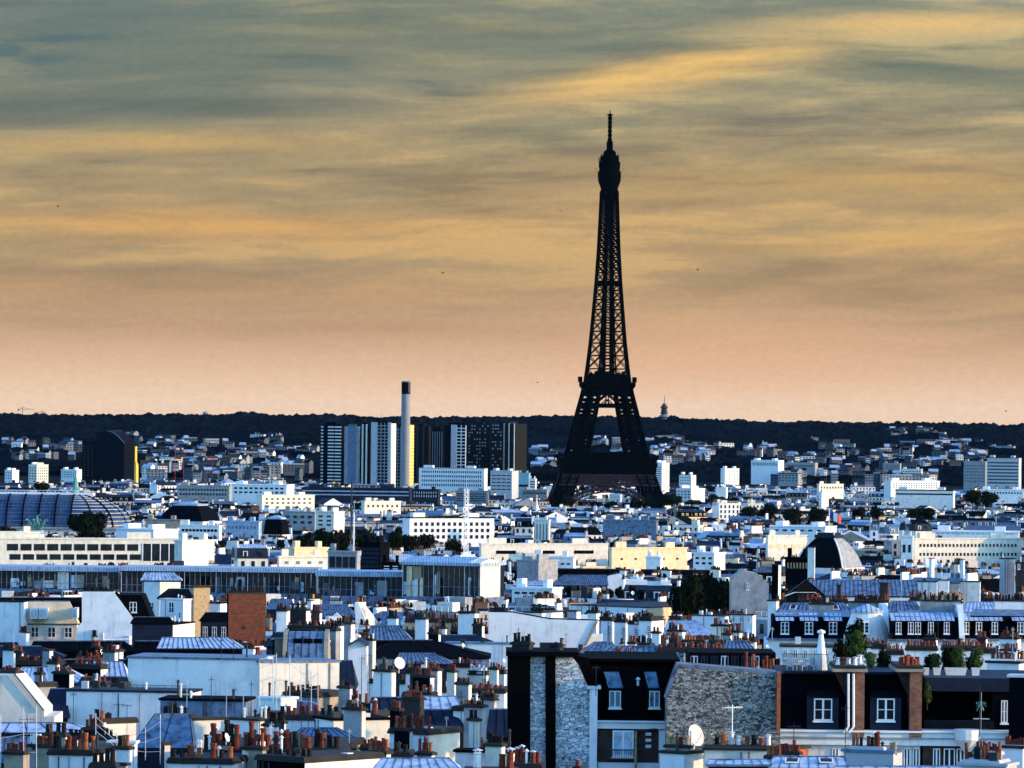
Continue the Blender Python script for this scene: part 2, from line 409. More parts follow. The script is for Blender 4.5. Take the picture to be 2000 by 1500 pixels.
# ------------------------------------------------------------------ iron tower
def iron_tower():
    Y = 4300.0; s = Y / F
    b0 = at(1181, 1010, Y)
    cx = at(1189.0, 560, Y).x - 0.4; cy = Y
    root = thing('iron_lattice_tower', (cx, cy, 0), 'black iron lattice tower with arched base, tallest thing against the sunset sky', 'tower')
    prof = [(0, 131), (8, 121), (18, 112), (28, 103), (40, 92), (57, 78.5), (75, 67.5), (93, 57), (104, 50), (116, 43), (130, 38.5), (150, 33), (170, 29),
            (195, 24), (222, 20), (250, 17.2), (272, 15)]
    inn = [(0, 86), (18, 76), (40, 60), (57, 39), (75, 31), (95, 21), (116, 13)]
    def ip(t, z):
        for (a, b), (c_, d) in zip(t, t[1:]):
            if z <= c_: return (b + (d - b) * (z - a) / (c_ - a)) * s
        return t[-1][1] * s
    def ow(z): return ip(prof, z)
    def iw(z): return ip(inn, z)
    def pt(x, y, z): return (x, y, z)
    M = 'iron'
    def new(): return MB().frame((cx, cy, 0), R(1.5))
    zs = [0, 9, 18, 27, 36, 46, 57, 66, 75, 84, 93, 102, 116]
    for qx in (-1, 1):
        for qy in (-1, 1):
            mb = new()
            def corner(z, a, b):
                x = ow(z) if a else iw(z); y = ow(z) if b else iw(z)
                return Vector((qx * x, qy * y, z))
            for z0, z1 in zip(zs, zs[1:]):
                cs = [(1, 1), (1, 0), (0, 0), (0, 1)]
                for a, b in cs: mb.bar(corner(z0, a, b), corner(z1, a, b), 1.1, M)
                for (a, b), (c_, d) in zip(cs, cs[1:] + cs[:1]):
                    sub = 3
                    for t in range(sub):
                        za = z0 + (z1 - z0) * t / sub; zb = z0 + (z1 - z0) * (t + 1) / sub
                        mb.bar(corner(za, a, b), corner(zb, c_, d), 0.6, M); mb.bar(corner(za, c_, d), corner(zb, a, b), 0.6, M)
                        mb.bar(corner(zb, a, b), corner(zb, c_, d), 0.9, M)
                # lift shaft and secondary chords inside the leg
                m0 = (corner(z0, 1, 1) + corner(z0, 0, 0)) / 2; m1 = (corner(z1, 1, 1) + corner(z1, 0, 0)) / 2
                mb.bar(m0, m1, ow(z0) * 0.105, M, 6)
                for (a, b), (c_, d) in zip(cs, cs[1:] + cs[:1]):
                    mb.bar((corner(z0, a, b) + corner(z0, c_, d)) / 2, (corner(z1, a, b) + corner(z1, c_, d)) / 2, 1.3, M)
            mb.build('tower_leg', root)
    # masonry feet
    for qx in (-1, 1):
        for qy in (-1, 1):
            mb = new(); x = (ow(0) + iw(0)) / 2
            mb.box(qx * x - 14, qx * x + 14, qy * x - 14, qy * x + 14, -2, 4, 'beige_stone'); mb.build('foot', root)
    # arches, one per side
    for side in range(4):
        mb = MB().frame((cx, cy, 0), R(1.5) + side * math.pi / 2)
        zt = 29.5; w0 = iw(10) + 1; pts = []
        yy_ = lambda z: -(ow(z) + 0.3)
        for i in range(25):
            a = math.pi * i / 24
            x = -w0 * math.cos(a); z = 6 + (zt - 6) * math.sin(a) ** 0.85
            pts.append((x, z))
        for (xa, za), (xb, zb) in zip(pts, pts[1:]):
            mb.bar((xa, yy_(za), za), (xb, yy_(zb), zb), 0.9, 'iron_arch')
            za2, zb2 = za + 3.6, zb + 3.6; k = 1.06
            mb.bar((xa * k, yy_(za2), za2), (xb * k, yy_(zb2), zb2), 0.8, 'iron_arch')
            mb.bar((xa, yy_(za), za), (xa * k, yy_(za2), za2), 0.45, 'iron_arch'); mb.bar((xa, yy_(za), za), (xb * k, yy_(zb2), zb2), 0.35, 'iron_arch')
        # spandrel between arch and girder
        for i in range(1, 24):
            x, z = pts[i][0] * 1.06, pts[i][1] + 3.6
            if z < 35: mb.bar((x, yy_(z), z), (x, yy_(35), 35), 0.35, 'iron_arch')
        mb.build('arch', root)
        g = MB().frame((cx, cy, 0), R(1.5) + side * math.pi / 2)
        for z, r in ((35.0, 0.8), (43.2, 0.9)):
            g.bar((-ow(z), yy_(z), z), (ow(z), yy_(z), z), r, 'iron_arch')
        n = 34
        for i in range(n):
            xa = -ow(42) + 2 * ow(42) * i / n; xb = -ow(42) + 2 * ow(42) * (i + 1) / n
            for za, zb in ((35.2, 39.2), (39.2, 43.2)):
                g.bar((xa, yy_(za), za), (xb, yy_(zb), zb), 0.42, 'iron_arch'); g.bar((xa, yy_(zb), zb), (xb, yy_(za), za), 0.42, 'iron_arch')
        g.build('girder', root)
    p1 = new(); h = 95 * s
    p1.frustum((-h * .97, h * .97, -h * .97, h * .97), 43.5, (-h * .985, h * .985, -h * .985, h * .985), 49.5, M)
    p1.box(-h, h, -h, h, 49.5, 52.5, M); p1.box(-h * .985, h * .985, -h * .985, h * .985, 52.5, 55, M); p1.box(-h, h, -h, h, 55, 56.2, M)
    p1.box(-h * .36, h * .36, -h * .8, h * .8, 56.2, 59.6, M); p1.prism([(-h * .37, 59.6), (h * .37, 59.6), (h * .34, 60.8), (-h * .34, 60.8)], -h * .8, h * .8, M)
    for i in range(41):
        x = -h + 2 * h * i / 40
        for y in (-h, h): p1.bar((x, y, 56), (x, y, 58.4), 0.22, M); p1.bar((y, x, 56), (y, x, 58.4), 0.22, M)
    for y in (-h, h): p1.bar((-h, y, 58.4), (h, y, 58.4), 0.3, M); p1.bar((y, -h, 58.4), (y, h, 58.4), 0.3, M)
    p1.build('first_platform', root)
    p2 = new(); h = 53 * s
    p2.frustum((-h * .80, h * .80, -h * .80, h * .80), 107.5, (-h, h, -h, h), 113.5, M); p2.box(-h, h, -h, h, 113.5, 116.5, M)
    h2 = h * .8; p2.box(-h2, h2, -h2, h2, 116.5, 120, M); p2.box(-h * .70, h * .70, -h * .70, h * .70, 120, 123, M)
    for i in range(7):
        x = -h * .6 + h * 1.2 * i / 6; p2.box(x - 1.3, x + 1.0, -h * .5, h * .5, 123, 124 + 2.5 * ((i * 37) % 5) / 4, M)
    for x in (-h, h): p2.box(x - 1.6, x + 1.6, -5, 5, 116.5, 120.8, M)
    p2.box(-iw(100) * 1.2, iw(100) * 1.2, -ow(100), ow(100), 96, 99.5, M)
    p2.box(-ow(100), ow(100), -iw(100) * 1.2, iw(100) * 1.2, 96, 99.5, M)
    for q in (-1, 1):
        y = q * ow(103)
        p2.bar((-iw(100) * 1.3, y, 99), (-0.3, y, 107), 0.8, M); p2.bar((iw(100) * 1.3, y, 99), (0.3, y, 107), 0.8, M); p2.bar((0, y, 98), (0, y, 108), 0.7, M)
        p2.bar((-iw(100) * .6, y, 98), (0, y, 103), 0.6, M); p2.bar((iw(100) * .6, y, 98), (0, y, 103), 0.6, M)
        p2.box(-iw(100) * 1.3, iw(100) * 1.3, y - 1, y + 1, 106, 110, M)
    p2.build('second_platform', root)
    # shaft
    sh = new(); z = 116.0; lv = [z]; step = 11.2
    while z < 268: z += step; step = max(3.9, step * 0.945); lv.append(min(z, 270))
    def cr(q, f, z, side):
        w_ = ow(z); a = q * w_ * f
        return [(a, -w_, z), (w_, a, z), (-a, w_, z), (-w_, -a, z)][side]
    for z0, z1 in zip(lv, lv[1:]):
        for qx in (-1, 1):
            for qy in (-1, 1): sh.bar((qx * ow(z0), qy * ow(z0), z0), (qx * ow(z1), qy * ow(z1), z1), 1.05, M)
        for side in range(4):
            sh.bar(cr(-1, 1, z1, side), cr(1, 1, z1, side), 0.62, M)
            for q in (-1, 1):
                sh.bar(cr(q, .36, z0, side), cr(q, .36, z1, side), 0.7, M)
                rb_ = .5 if z0 < 200 else .68; sh.bar(cr(q, 1, z0, side), cr(q, .36, z1, side), rb_, M); sh.bar(cr(q, .36, z0, side), cr(q, 1, z1, side), rb_, M)
            zm = (z0 + z1) / 2
            for za, zb in ((z0, zm), (zm, z1)):
                sh.bar(cr(-1, .36, za, side), cr(1, .36, zb, side), 0.45, M); sh.bar(cr(1, .36, za, side), cr(-1, .36, zb, side), 0.45, M)
                sh.bar(cr(-1, .36, zb, side), cr(1, .36, zb, side), 0.4, M)
        core = 3.0 - 1.5 * (z0 - 116) / 154
        for q in (-1, 1): sh.bar((q * core, 0, z0), (q * core, 0, z1), 1.6, M, 6)
        sh.bar((-core, 0, z1), (core, 0, z1), 0.9, M)
    sh.box(-ow(195) * .98, ow(195) * .98, -ow(195) * .98, ow(195) * .98, 193.5, 197.5, M)
    sh.build('upper_shaft', root)
    tp = new()
    tp.frustum((-6.2, 6.2, -6.2, 6.2), 262, (-6.4, 6.4, -6.4, 6.4), 271, M)
    tp.lathe(0, 0, [(6.4, 268), (7.0, 272), (8.9, 277), (9.3, 281), (9.3, 284.5), (8.4, 285.5), (8.2, 287.5), (8.6, 288), (8.6, 292.5), (7.6, 293.5), (7.2, 297),
                    (5.4, 298), (4.8, 301), (2.6, 302.5), (2.4, 305)], M, 16)
    for i in range(16):
        a = 2 * math.pi * i / 16; r = 7.2 + (i % 3) * .6
        tp.bar((r * math.cos(a), r * math.sin(a), 292), (r * math.cos(a), r * math.sin(a), 296 + (i * 7) % 4), 0.5, M)
    for a in (0.2, 1.6, 3.3, 4.8): tp.bar((8.5 * math.cos(a), 8.5 * math.sin(a), 284), (12 * math.cos(a), 12 * math.sin(a), 288), 0.16, M)
    for q in (-1, 1): tp.box(q * 7 - .8, q * 7 + .8, -1, 1, 265.5, 268, M)
    tp.build('top_platform', root)
    an = new()
    an.lathe(0, 0, [(2.2, 303), (2.6, 305), (2.5, 309), (1.4, 310)], M, 8)
    for i in range(6): an.lathe(0, 0, [(1.2, 309 + i * 3.4), (1.75, 310 + i * 3.4), (1.75, 311.6 + i * 3.4), (1.1, 312.4 + i * 3.4)], M, 8)
    an.bar((0, 0, 309), (0, 0, 331), 0.75, M, 8); an.lathe(0, 0, [(0.4, 329.2), (2.4, 330), (2.4, 330.7), (0.5, 331.4), (0.3, 334)], M, 8)
    an.build('antenna', root)
    reserve(1060, 1300, 984, 4240)
iron_tower()
# ------------------------------------------------------------------ corner boxes (two visible faces)
OCC = []
class CB:
    """box whose near vertical edge is seen at column pc; its front runs left to px0, its side runs right to px1"""
    def __init__(s, px0, pc, px1, yt, Y, th=28, yb=None, depth=None, z0=None):
        s.Y = Y; sc_ = Y / F
        nr = at(pc, yt, Y); s.top = nr.z
        neg = th < 0; th = R(abs(th)); s.th = th
        s.w = max(0.3, (pc - px0) * sc_ / math.cos(th)); s.d = max(0.3, (px1 - pc) * sc_ / math.sin(th)) if depth is None else depth
        s.near = Vector((nr.x, Y, 0)); s.yaw = -th
        if neg: s.w, s.d = max(.3, (px1 - pc) * sc_ / math.cos(th)), max(.3, (pc - px0) * sc_ / math.sin(th)) if depth is None else depth
        s.near = Vector((nr.x, Y, 0)); s.yaw = th if neg else -th
        # frame: x runs along the front to the right, y runs away; origin at the front left corner
        e1 = Vector((math.cos(s.yaw), math.sin(s.yaw), 0))
        s.o = s.near - e1 * (0 if neg else s.w)
        s.z0 = (at(pc, yb, Y).z if yb is not None else (z0 if z0 is not None else G(Y) - 1))
        OCC.append((lookpx(px0, yt)[0], lookpx(px1, yt)[0], Y - 3, Y + max(8, s.d, s.w * math.sin(th)) + 4))
    def mb(s): return MB().frame((s.o.x, s.o.y, 0), s.yaw)
    def base(s): return (s.o.x + math.cos(s.yaw) * s.w / 2, s.near.y + 2, s.z0)
def wgrid(mb, face, W, H0, H1, nx, nz, m, fw=0.55, fh=0.5, mx=0.5, mz=0.5, proud=0.06, d=None):
    """window panels on the front (face='f', y=0 plane) or the right side (face='s', x=W plane, running back d)"""
    L = W if face == 'f' else d
    for i in range(nx):
        for j in range(nz):
            a = mx + (L - 2 * mx) * (i + 0.5 - fw / 2) / nx; b = mx + (L - 2 * mx) * (i + 0.5 + fw / 2) / nx
            c0 = H0 + mz + (H1 - H0 - 2 * mz) * (j + 0.5 - fh / 2) / nz; c1 = H0 + mz + (H1 - H0 - 2 * mz) * (j + 0.5 + fh / 2) / nz
            if face == 'f': mb.box(a, b, -proud, 0.2, c0, c1, m, nobottom=False)
            else: mb.box(W - 0.2, W + proud, a, b, c0, c1, m, nobottom=False)
def highrise(px0, pc, px1, yt, Y, label, wall='brown_panel', strips=(), th=28, yb=None, sidewall=None, roofbox=True, side=None, name='tower_block', cat='tower block', group=None):
    """strips on the front: (fraction0, fraction1, kind, material)"""
    B = CB(px0, pc, px1, yt, Y, th, None, z0=G(Y) - 1)
    root = thing(name, B.base(), label, cat, group)
    m = B.mb(); m.box(0, B.w, 0, B.d, B.z0, B.top, wall); m.build('wall', root)
    if sidewall: q = B.mb(); q.box(B.w, B.w + .3, 0.2, B.d - .2, B.z0, B.top - .5, sidewall); q.build('side_panel', root)
    H = B.top - B.z0; nf = max(3, int(min(H, 110) / 3.1)); zb = B.top - nf * 3.1
    for f0, f1, kd, mm in strips:
        q = B.mb(); a, b = B.w * f0, B.w * f1
        if kd == 'panel': q.box(a, b, -.5, .1, B.z0, B.top + .5, mm)
        elif kd == 'bands':
            for i in range(nf): q.box(a, b, -.45, .1, zb + i * 3.1, zb + i * 3.1 + 1.25, mm, nobottom=False)
        elif kd == 'grid':
            for i in range(nf): q.box(a, b, -.25, .1, zb + i * 3.1, zb + i * 3.1 + .8, mm, nobottom=False)
            k = max(2, int((b - a) / 3.6))
            for i in range(k + 1): x = a + (b - a) * i / k; q.box(x - .35, x + .35, -.4, .1, zb, B.top, mm)
        elif kd == 'lines':
            k = max(2, int((b - a) / 2.4))
            for i in range(k + 1): x = a + (b - a) * i / k; q.box(x - .25, x + .25, -.4, .1, zb, B.top - 2, mm)
        elif kd == 'specks':
            rr = random.Random(int(px0))
            k = max(3, int((b - a) / 2.6))
            for i in range(nf):
                for t in range(k):
                    if rr.random() < .42:
                        x = a + (b - a) * (t + .5) / k; q.box(x - .75, x + .75, -.2, .1, zb + i * 3.1 + .8, zb + i * 3.1 + 2.2, mm, nobottom=False)
        q.build({'panel': 'facade_panel', 'bands': 'balcony_bands', 'grid': 'facade_grid', 'lines': 'facade_fins', 'specks': 'window_grid'}[kd], root)
    if side:
        q = B.mb()
        for i in range(nf): q.box(B.w - .1, B.w + .5, .3, B.d - .3, zb + i * 3.1, zb + i * 3.1 + 1.3, side, nobottom=False)
        q.build('balcony_bands', root)
    if roofbox:
        q = B.mb(); q.box(B.w * .2, B.w * .7, B.d * .2, B.d * .8, B.top, B.top + 2.4, wall)
        q.bar((B.w * .4, B.d * .5, B.top), (B.w * .4, B.d * .5, B.top + 8), .15, 'dark_metal'); q.build('roof_plant', root)
    return root, B
PZ = 'pale_stone'
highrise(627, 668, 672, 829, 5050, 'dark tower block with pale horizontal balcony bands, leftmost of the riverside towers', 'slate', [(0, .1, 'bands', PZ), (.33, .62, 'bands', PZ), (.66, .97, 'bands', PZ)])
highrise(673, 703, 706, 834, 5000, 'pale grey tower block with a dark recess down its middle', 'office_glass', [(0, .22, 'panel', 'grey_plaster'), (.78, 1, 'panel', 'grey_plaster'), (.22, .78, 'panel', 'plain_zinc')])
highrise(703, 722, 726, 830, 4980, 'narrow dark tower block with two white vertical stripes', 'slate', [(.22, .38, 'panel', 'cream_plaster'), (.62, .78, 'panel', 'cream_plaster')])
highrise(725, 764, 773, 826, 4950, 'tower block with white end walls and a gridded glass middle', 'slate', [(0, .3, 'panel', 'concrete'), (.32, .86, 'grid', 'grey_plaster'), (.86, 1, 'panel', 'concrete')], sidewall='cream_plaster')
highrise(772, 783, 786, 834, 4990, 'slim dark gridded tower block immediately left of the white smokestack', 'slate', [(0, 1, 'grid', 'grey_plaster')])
highrise(786, 799, 808, 829, 4985, 'tower block whose sunlit side glows yellow beside the smokestack', 'brown_panel', [], sidewall='gilt_and_sunglow', side='ochre_plaster')  # yellow side panel paints the reflected sun
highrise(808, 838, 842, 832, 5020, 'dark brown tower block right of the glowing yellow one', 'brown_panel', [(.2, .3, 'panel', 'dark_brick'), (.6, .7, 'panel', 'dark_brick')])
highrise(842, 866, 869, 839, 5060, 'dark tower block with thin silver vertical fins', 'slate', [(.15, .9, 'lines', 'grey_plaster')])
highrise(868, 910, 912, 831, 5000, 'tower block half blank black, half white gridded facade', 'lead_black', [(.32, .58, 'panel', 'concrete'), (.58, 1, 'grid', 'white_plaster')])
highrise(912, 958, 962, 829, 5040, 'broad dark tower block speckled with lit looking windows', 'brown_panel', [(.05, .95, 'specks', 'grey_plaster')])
highrise(960, 1006, 1029, 828, 5010, 'dark tower block with thin white vertical lines, rightmost of the riverside towers', 'brown_panel', [(.02, .45, 'specks', 'grey_plaster'), (.52, .57, 'panel', 'beige_stone'), (.74, .77, 'panel', PZ), (.96, .99, 'panel', PZ)], side='brown_panel')  # beige strip paints a sunlit edge
reserve(625, 1030, 938, 4940)
# smokestack
p = at(791, 940, 4900); root = thing('smokestack', (p.x, p.y, 0), 'tall white concrete smokestack with black top rising above the skyline', 'smokestack')
m = MB().frame((p.x, p.y, 0)); zt = at(791, 745, 4900).z
m.lathe(0, 0, [(4.3, -1), (4.15, 40), (4.0, zt - 12), (3.95, zt)], 'stack_concrete', 24); m.build('shaft', root, smooth=True)
m = MB().frame((p.x, p.y, 0)); m.lathe(0, 0, [(4.05, zt - 11.5), (4.1, zt - 1), (3.6, zt + .3), (3.0, zt + .3), (3.0, zt - 3)], 'lead_black', 24); m.build('sooty_top', root)
m = MB().frame((p.x, p.y, 0)); m.bar((2.9, -3.3, zt - 10), (2.9, -3.3, zt + .5), .25, 'pale_stone'); m.build('ladder', root)
# offices and slabs seen in front of and beside the towers
def slab(px0, pc, px1, yt, Y, label, wall='white_plaster', nx=12, nz=4, th=28, rows=(0.2, 0.95), fw=.5, fh=.45, top=None, win='glass', sidewin=0, name='office_block', cat='office building', vis=None, bands=False, h=None, group=None):
    B = CB(px0, pc, px1, yt, Y, th, z0=G(Y) - 1)
    root = thing(name, B.base(), label, cat, group)
    m = B.mb(); m.box(0, B.w, 0, B.d, B.z0, B.top, wall); m.build('wall', root)
    if vis: reserve(px0, px1, vis, Y)
    h = h or (at(pc, yt, Y).z - at(pc, vis or yt + 30, Y).z)
    z0, z1 = B.top - h * rows[1], B.top - h * (1 - rows[1]) if False else B.top - h * rows[0] * .5
    q = B.mb()
    nn = 1 if bands else nx
    def one(face, i, j, n_, L, fw_, mx_):
        a = mx_ + (L - 2 * mx_) * (i + .5 - fw_ / 2) / n_; b = mx_ + (L - 2 * mx_) * (i + .5 + fw_ / 2) / n_; hh_ = z1 - z0 - .4
        c0 = z0 + .2 + hh_ * (j + .5 - fh / 2) / nz; c1 = z0 + .2 + hh_ * (j + .5 + fh / 2) / nz
        if face == 'f': q.box(a, b, -.12, .2, c0, c1, win, nobottom=False)
        else: q.box(B.w - .2, B.w + .12, a, b, c0, c1, win, nobottom=False)
    split = nn * nz <= 60 and Y < 4800
    for j in range(nz):
        for i in range(nn):
            one('f', i, j, nn, B.w, 1.0 if bands else fw, .6 if bands else B.w * .04)
            if split and fw > .06: q.build('window_band' if bands else 'window', root); q = B.mb()
        for i in range(sidewin):
            one('s', i, j, sidewin, B.d, fw, .6)
            if split: q.build('window', root); q = B.mb()
    q.build('window_grid', root)
    q = B.mb(); q.box(-.3, B.w + .3, -.3, B.d + .3, B.top, B.top + .5, top or wall)
    q.box(B.w * .06, B.w * .2, B.d * .2, B.d * .7, B.top + .5, B.top + 2.6, wall); q.box(B.w * .72, B.w * .84, B.d * .2, B.d * .7, B.top + .5, B.top + 2.4, wall)
    q.build('roof', root)
    return root, B
slab(818, 946, 952, 916, 4600, 'long white office block pierced by rows of small square windows', 'white_plaster', 28, 4, 10, (.1, .95), .5, .5, 'grey_plaster', vis=955)
slab(958, 1000, 1013, 921, 4560, 'pale blind office block with five short window rows left of the iron tower', 'concrete', 4, 5, 15, vis=962, fw=.8, fh=.3)
slab(1012, 1033, 1036, 925, 4620, 'turquoise grey office block between two white blocks', 'teal_panel', 1, 1, 10, vis=970, bands=True, fh=.12)
slab(1034, 1046, 1048, 936, 4580, 'small black and white striped block beside the iron tower', 'white_plaster', 1, 3, 10, vis=955, bands=True, fh=.45)
slab(1019, 1068, 1072, 958, 4400, 'low dark grey flat block left of the iron tower foot', 'grey_plaster', 12, 1, 8, vis=968, fh=.6)
slab(1279, 1293, 1308, 905, 4900, 'slim white tower block right behind the iron tower platform', 'white_plaster', 1, 10, 40, vis=955, bands=True, sidewin=4, fh=.4, name='tower_block', cat='tower block')
slab(1327, 1350, 1360, 928, 4950, 'boxy pale block with dark roof terrace right of the iron tower', 'white_plaster', 6, 3, 35, vis=948, top='slate')
slab(1408, 1416, 1445, 916, 5100, 'sunlit white apartment slab standing clear below the hillside', 'white_plaster', 5, 6, -45, vis=945, fw=.4, sidewin=0, name='tower_block', cat='tower block')
slab(1468, 1520, 1533, 900, 6200, 'long pale hillside block with close window bays', 'white_plaster', 14, 1, 20, vis=913, fw=.4, fh=.6)
slab(1534, 1592, 1600, 905, 6300, 'long grey hillside block right of the pale one', 'grey_plaster', 16, 1, 10, vis=915, fh=.5)
slab(1725, 1758, 1762, 906, 6300, 'grey gridded hillside block above the right hand rooftops', 'grey_plaster', 10, 3, 10, vis=918)
slab(1762, 1800, 1803, 917, 6200, 'low pale hillside block stepping down beside the gridded one', 'pale_stone', 8, 2, 10, vis=930)
slab(1883, 1925, 1930, 902, 5600, 'grey office block half hidden left of the big banded office', 'grey_plaster', 10, 6, 10, vis=946, fh=.3)
slab(1929, 1990, 2001, 895, 5400, 'big grey office block with long glass bands and dark rooftop storey', 'concrete', 1, 7, 10, vis=950, bands=True, win='office_glass', top='slate')
slab(1935, 1980, 1984, 872, 7600, 'pale block high on the hill with a sunlit end', 'grey_plaster', 10, 1, 25, vis=880)
slab(8, 24, 36, 919, 5600, 'small white block with a sunlit end near the left edge', 'white_plaster', 3, 3, 45, vis=938)
slab(54, 72, 93, 908, 5700, 'stepped block with an orange sunlit face left of the dark scaffolded block', 'cream_plaster', 3, 5, 50, vis=940, sidewin=5)
slab(118, 150, 160, 918, 5500, 'wide white block left of the dark scaffolded block', 'white_plaster', 8, 3, 25, vis=935)
slab(1190, 1212, 1218, 966, 4900, 'white rooftops seen through the arch of the iron tower', 'white_plaster', 8, 2, 10, vis=975)
# dark round-topped block wrapped in scrim, far left
B = CB(186, 243, 263, 866, 5300, 26, z0=G(5300))
root = thing('curved_roof_block', B.base(), 'huge dark navy block with curved roof sloping right and a gold lit edge', 'building')
m = B.mb(); H = B.top; prof = [(0, B.z0), (B.w, B.z0), (B.w, H)]
zt = at(210, 842, 5300).z
for i in range(11):
    a = i / 10; prof.append((B.w * (1 - .62 * a), H + (zt - H) * math.sin(a * math.pi / 2)))
prof += [(0, zt - 1.5)]
m.prism(prof, 0, B.d, 'dark_scrim', 'dark_scrim'); m.build('wall', root)
q = B.mb()
for i in range(24): z = H - 2 - i * 2.6; q.box(B.w - .1, B.w + .5, B.d * .15, B.d * .8, z, z + .7, 'slate', nobottom=False)
q.build('balcony_bands', root)
q = B.mb(); q.box(B.w, B.w + 1.2, B.d * .85, B.d, B.z0, H - 3, 'gilt_and_sunglow'); q.build('sunlit_edge', root)  # added strip, its gold colour paints the sunlit edge
q = B.mb()
for i in range(10):
    a0, a1 = i / 10, (i + 1) / 10
    x0, x1 = B.w * (1 - .62 * a0), B.w * (1 - .62 * a1); z0_, z1_ = H + (zt - H) * math.sin(a0 * math.pi / 2), H + (zt - H) * math.sin(a1 * math.pi / 2)
    q.bar((x0, 0, z0_ + .3), (x1, 0, z1_ + .3), .35, 'plain_zinc')
q.build('roof_rim', root)
slab(160, 185, 188, 862, 5320, 'dark lower wing on the left of the curved roof block', 'dark_scrim', 3, 12, 12, vis=935, fw=.4, win='dark_brick', name='scaffolded_block', cat='building')
B = CB(262, 266, 270, 908, 5200, 40, z0=0)
root = thing('gilded_turret', B.base(), 'small bright yellow turret with pointed top beside the dark curved block', 'turret')
m = B.mb(); m.box(0, B.w, 0, B.d, B.z0, B.top, 'gilt_and_sunglow'); m.build('wall', root)
m = B.mb(); m.frustum((0, B.w, 0, B.d), B.top, (B.w * .45, B.w * .55, B.d * .45, B.d * .55), B.top + 4, 'gilt_and_sunglow'); m.build('pointed_roof', root)
# telecom tower on the ridge
p = at(1297, 822, 9000); root = thing('telecom_tower', (p.x, p.y, p.z - 12), 'distant telecom tower with stacked round decks on the wooded ridge', 'tower')
s = 9000 / F; m = MB().frame((p.x, p.y, p.z - 12)); H = 50 * s + 12
m.lathe(0, 0, [(4.6, 0), (4.2, 12 + 16 * s)], 'hill_wall_grey', 12); m.build('shaft', root, smooth=True)
for yk, rr, hh in ((8, 8.2, 4.2), (14, 6.2, 4), (19, 5.6, 3.6), (25, 6.2, 4.4)):
    m = MB().frame((p.x, p.y, p.z - 12 + 12 + yk * s)); m.lathe(0, 0, [(3.8, -hh * .4), (rr, 0), (rr, hh * .5), (3.6, hh)], 'hill_wall' if yk == 8 else 'dark_metal', 14); m.build('deck', root)
m = MB().frame((p.x, p.y, p.z)); m.lathe(0, 0, [(4.0, 16 * s), (3.4, 33 * s), (.6, 34 * s), (.35, 50 * s)], 'dark_metal', 8); m.build('antenna', root)
# cranes
def crane(px, yb, yt, Y, jl, jr, mt, label):
    p = at(px, yb, Y); h = at(px, yt, Y).z - p.z; s = Y / F
    root = thing('tower_crane', (p.x, p.y, p.z), label, 'crane', None)
    r = .55 * max(.55, Y / 9000)
    m = MB().frame(p)
    m.bar((0, 0, -8), (0, 0, h), r, mt); m.build('mast', root)
    m = MB().frame(p); m.bar((-jl * s, 0, h), (jr * s, 0, h), r * .8, mt); m.bar((0, 0, h), (0, 0, h + 4), r * .7, mt)
    m.bar((0, 0, h + 4), (jr * s * .6, 0, h), r * .4, mt); m.bar((0, 0, h + 4), (-jl * s * .8, 0, h), r * .4, mt); m.build('jib', root)
    m = MB().frame(p); a = -jl * s if jl < jr else jr * s; m.box(a - 1.2, a + 1.2, -1, 1, h - 3, h, 'dark_metal', nobottom=False); m.build('counterweight', root)
crane(44, 812, 799, 9300, 8, 24, 'dark_metal', 'tiny crane poking above the left ridge, left of a pair')
crane(83, 815, 806, 9300, 16, 4, 'dark_metal', 'tiny crane poking above the left ridge, right of a pair')
crane(1742, 838, 829, 9300, 7, 18, 'dark_metal', 'tiny crane jib above the ridge on the right')
crane(342, 925, 875, 5700, 10, 10, 'red_paint', 'red tower crane on the hillside, left one of two side by side')
crane(358, 927, 884, 5750, 2, 22, 'red_paint', 'red tower crane on the hillside, right one of two side by side')
crane(414, 937, 899, 5500, 18, 8, 'red_paint', 'red tower crane standing apart among the hillside houses')
# chapel dome and water tower on the hill
p = at(264, 840, 8800); root = thing('hill_chapel', p, 'tiny domed chapel on the dark ridge at the left', 'chapel')
m = MB().frame(p); m.box(-14, 2, -5, 5, -14, 5, 'grey_plaster'); m.build('nave', root)
m = MB().frame(p); m.lathe(2, 0, [(5, -14), (5, 6), (4.4, 10), (2.6, 14), (1, 16), (.3, 20)], 'grey_plaster', 12); m.build('dome', root)
p = at(402, 814, 9200); root = thing('water_tower', p, 'tiny mushroom water tower cresting the ridge', 'water tower')
m = MB().frame(p); m.lathe(0, 0, [(2.4, -8), (2.4, 3), (5.5, 5), (5.5, 8), (1, 9)], 'grey_plaster', 12); m.build('tank', root)
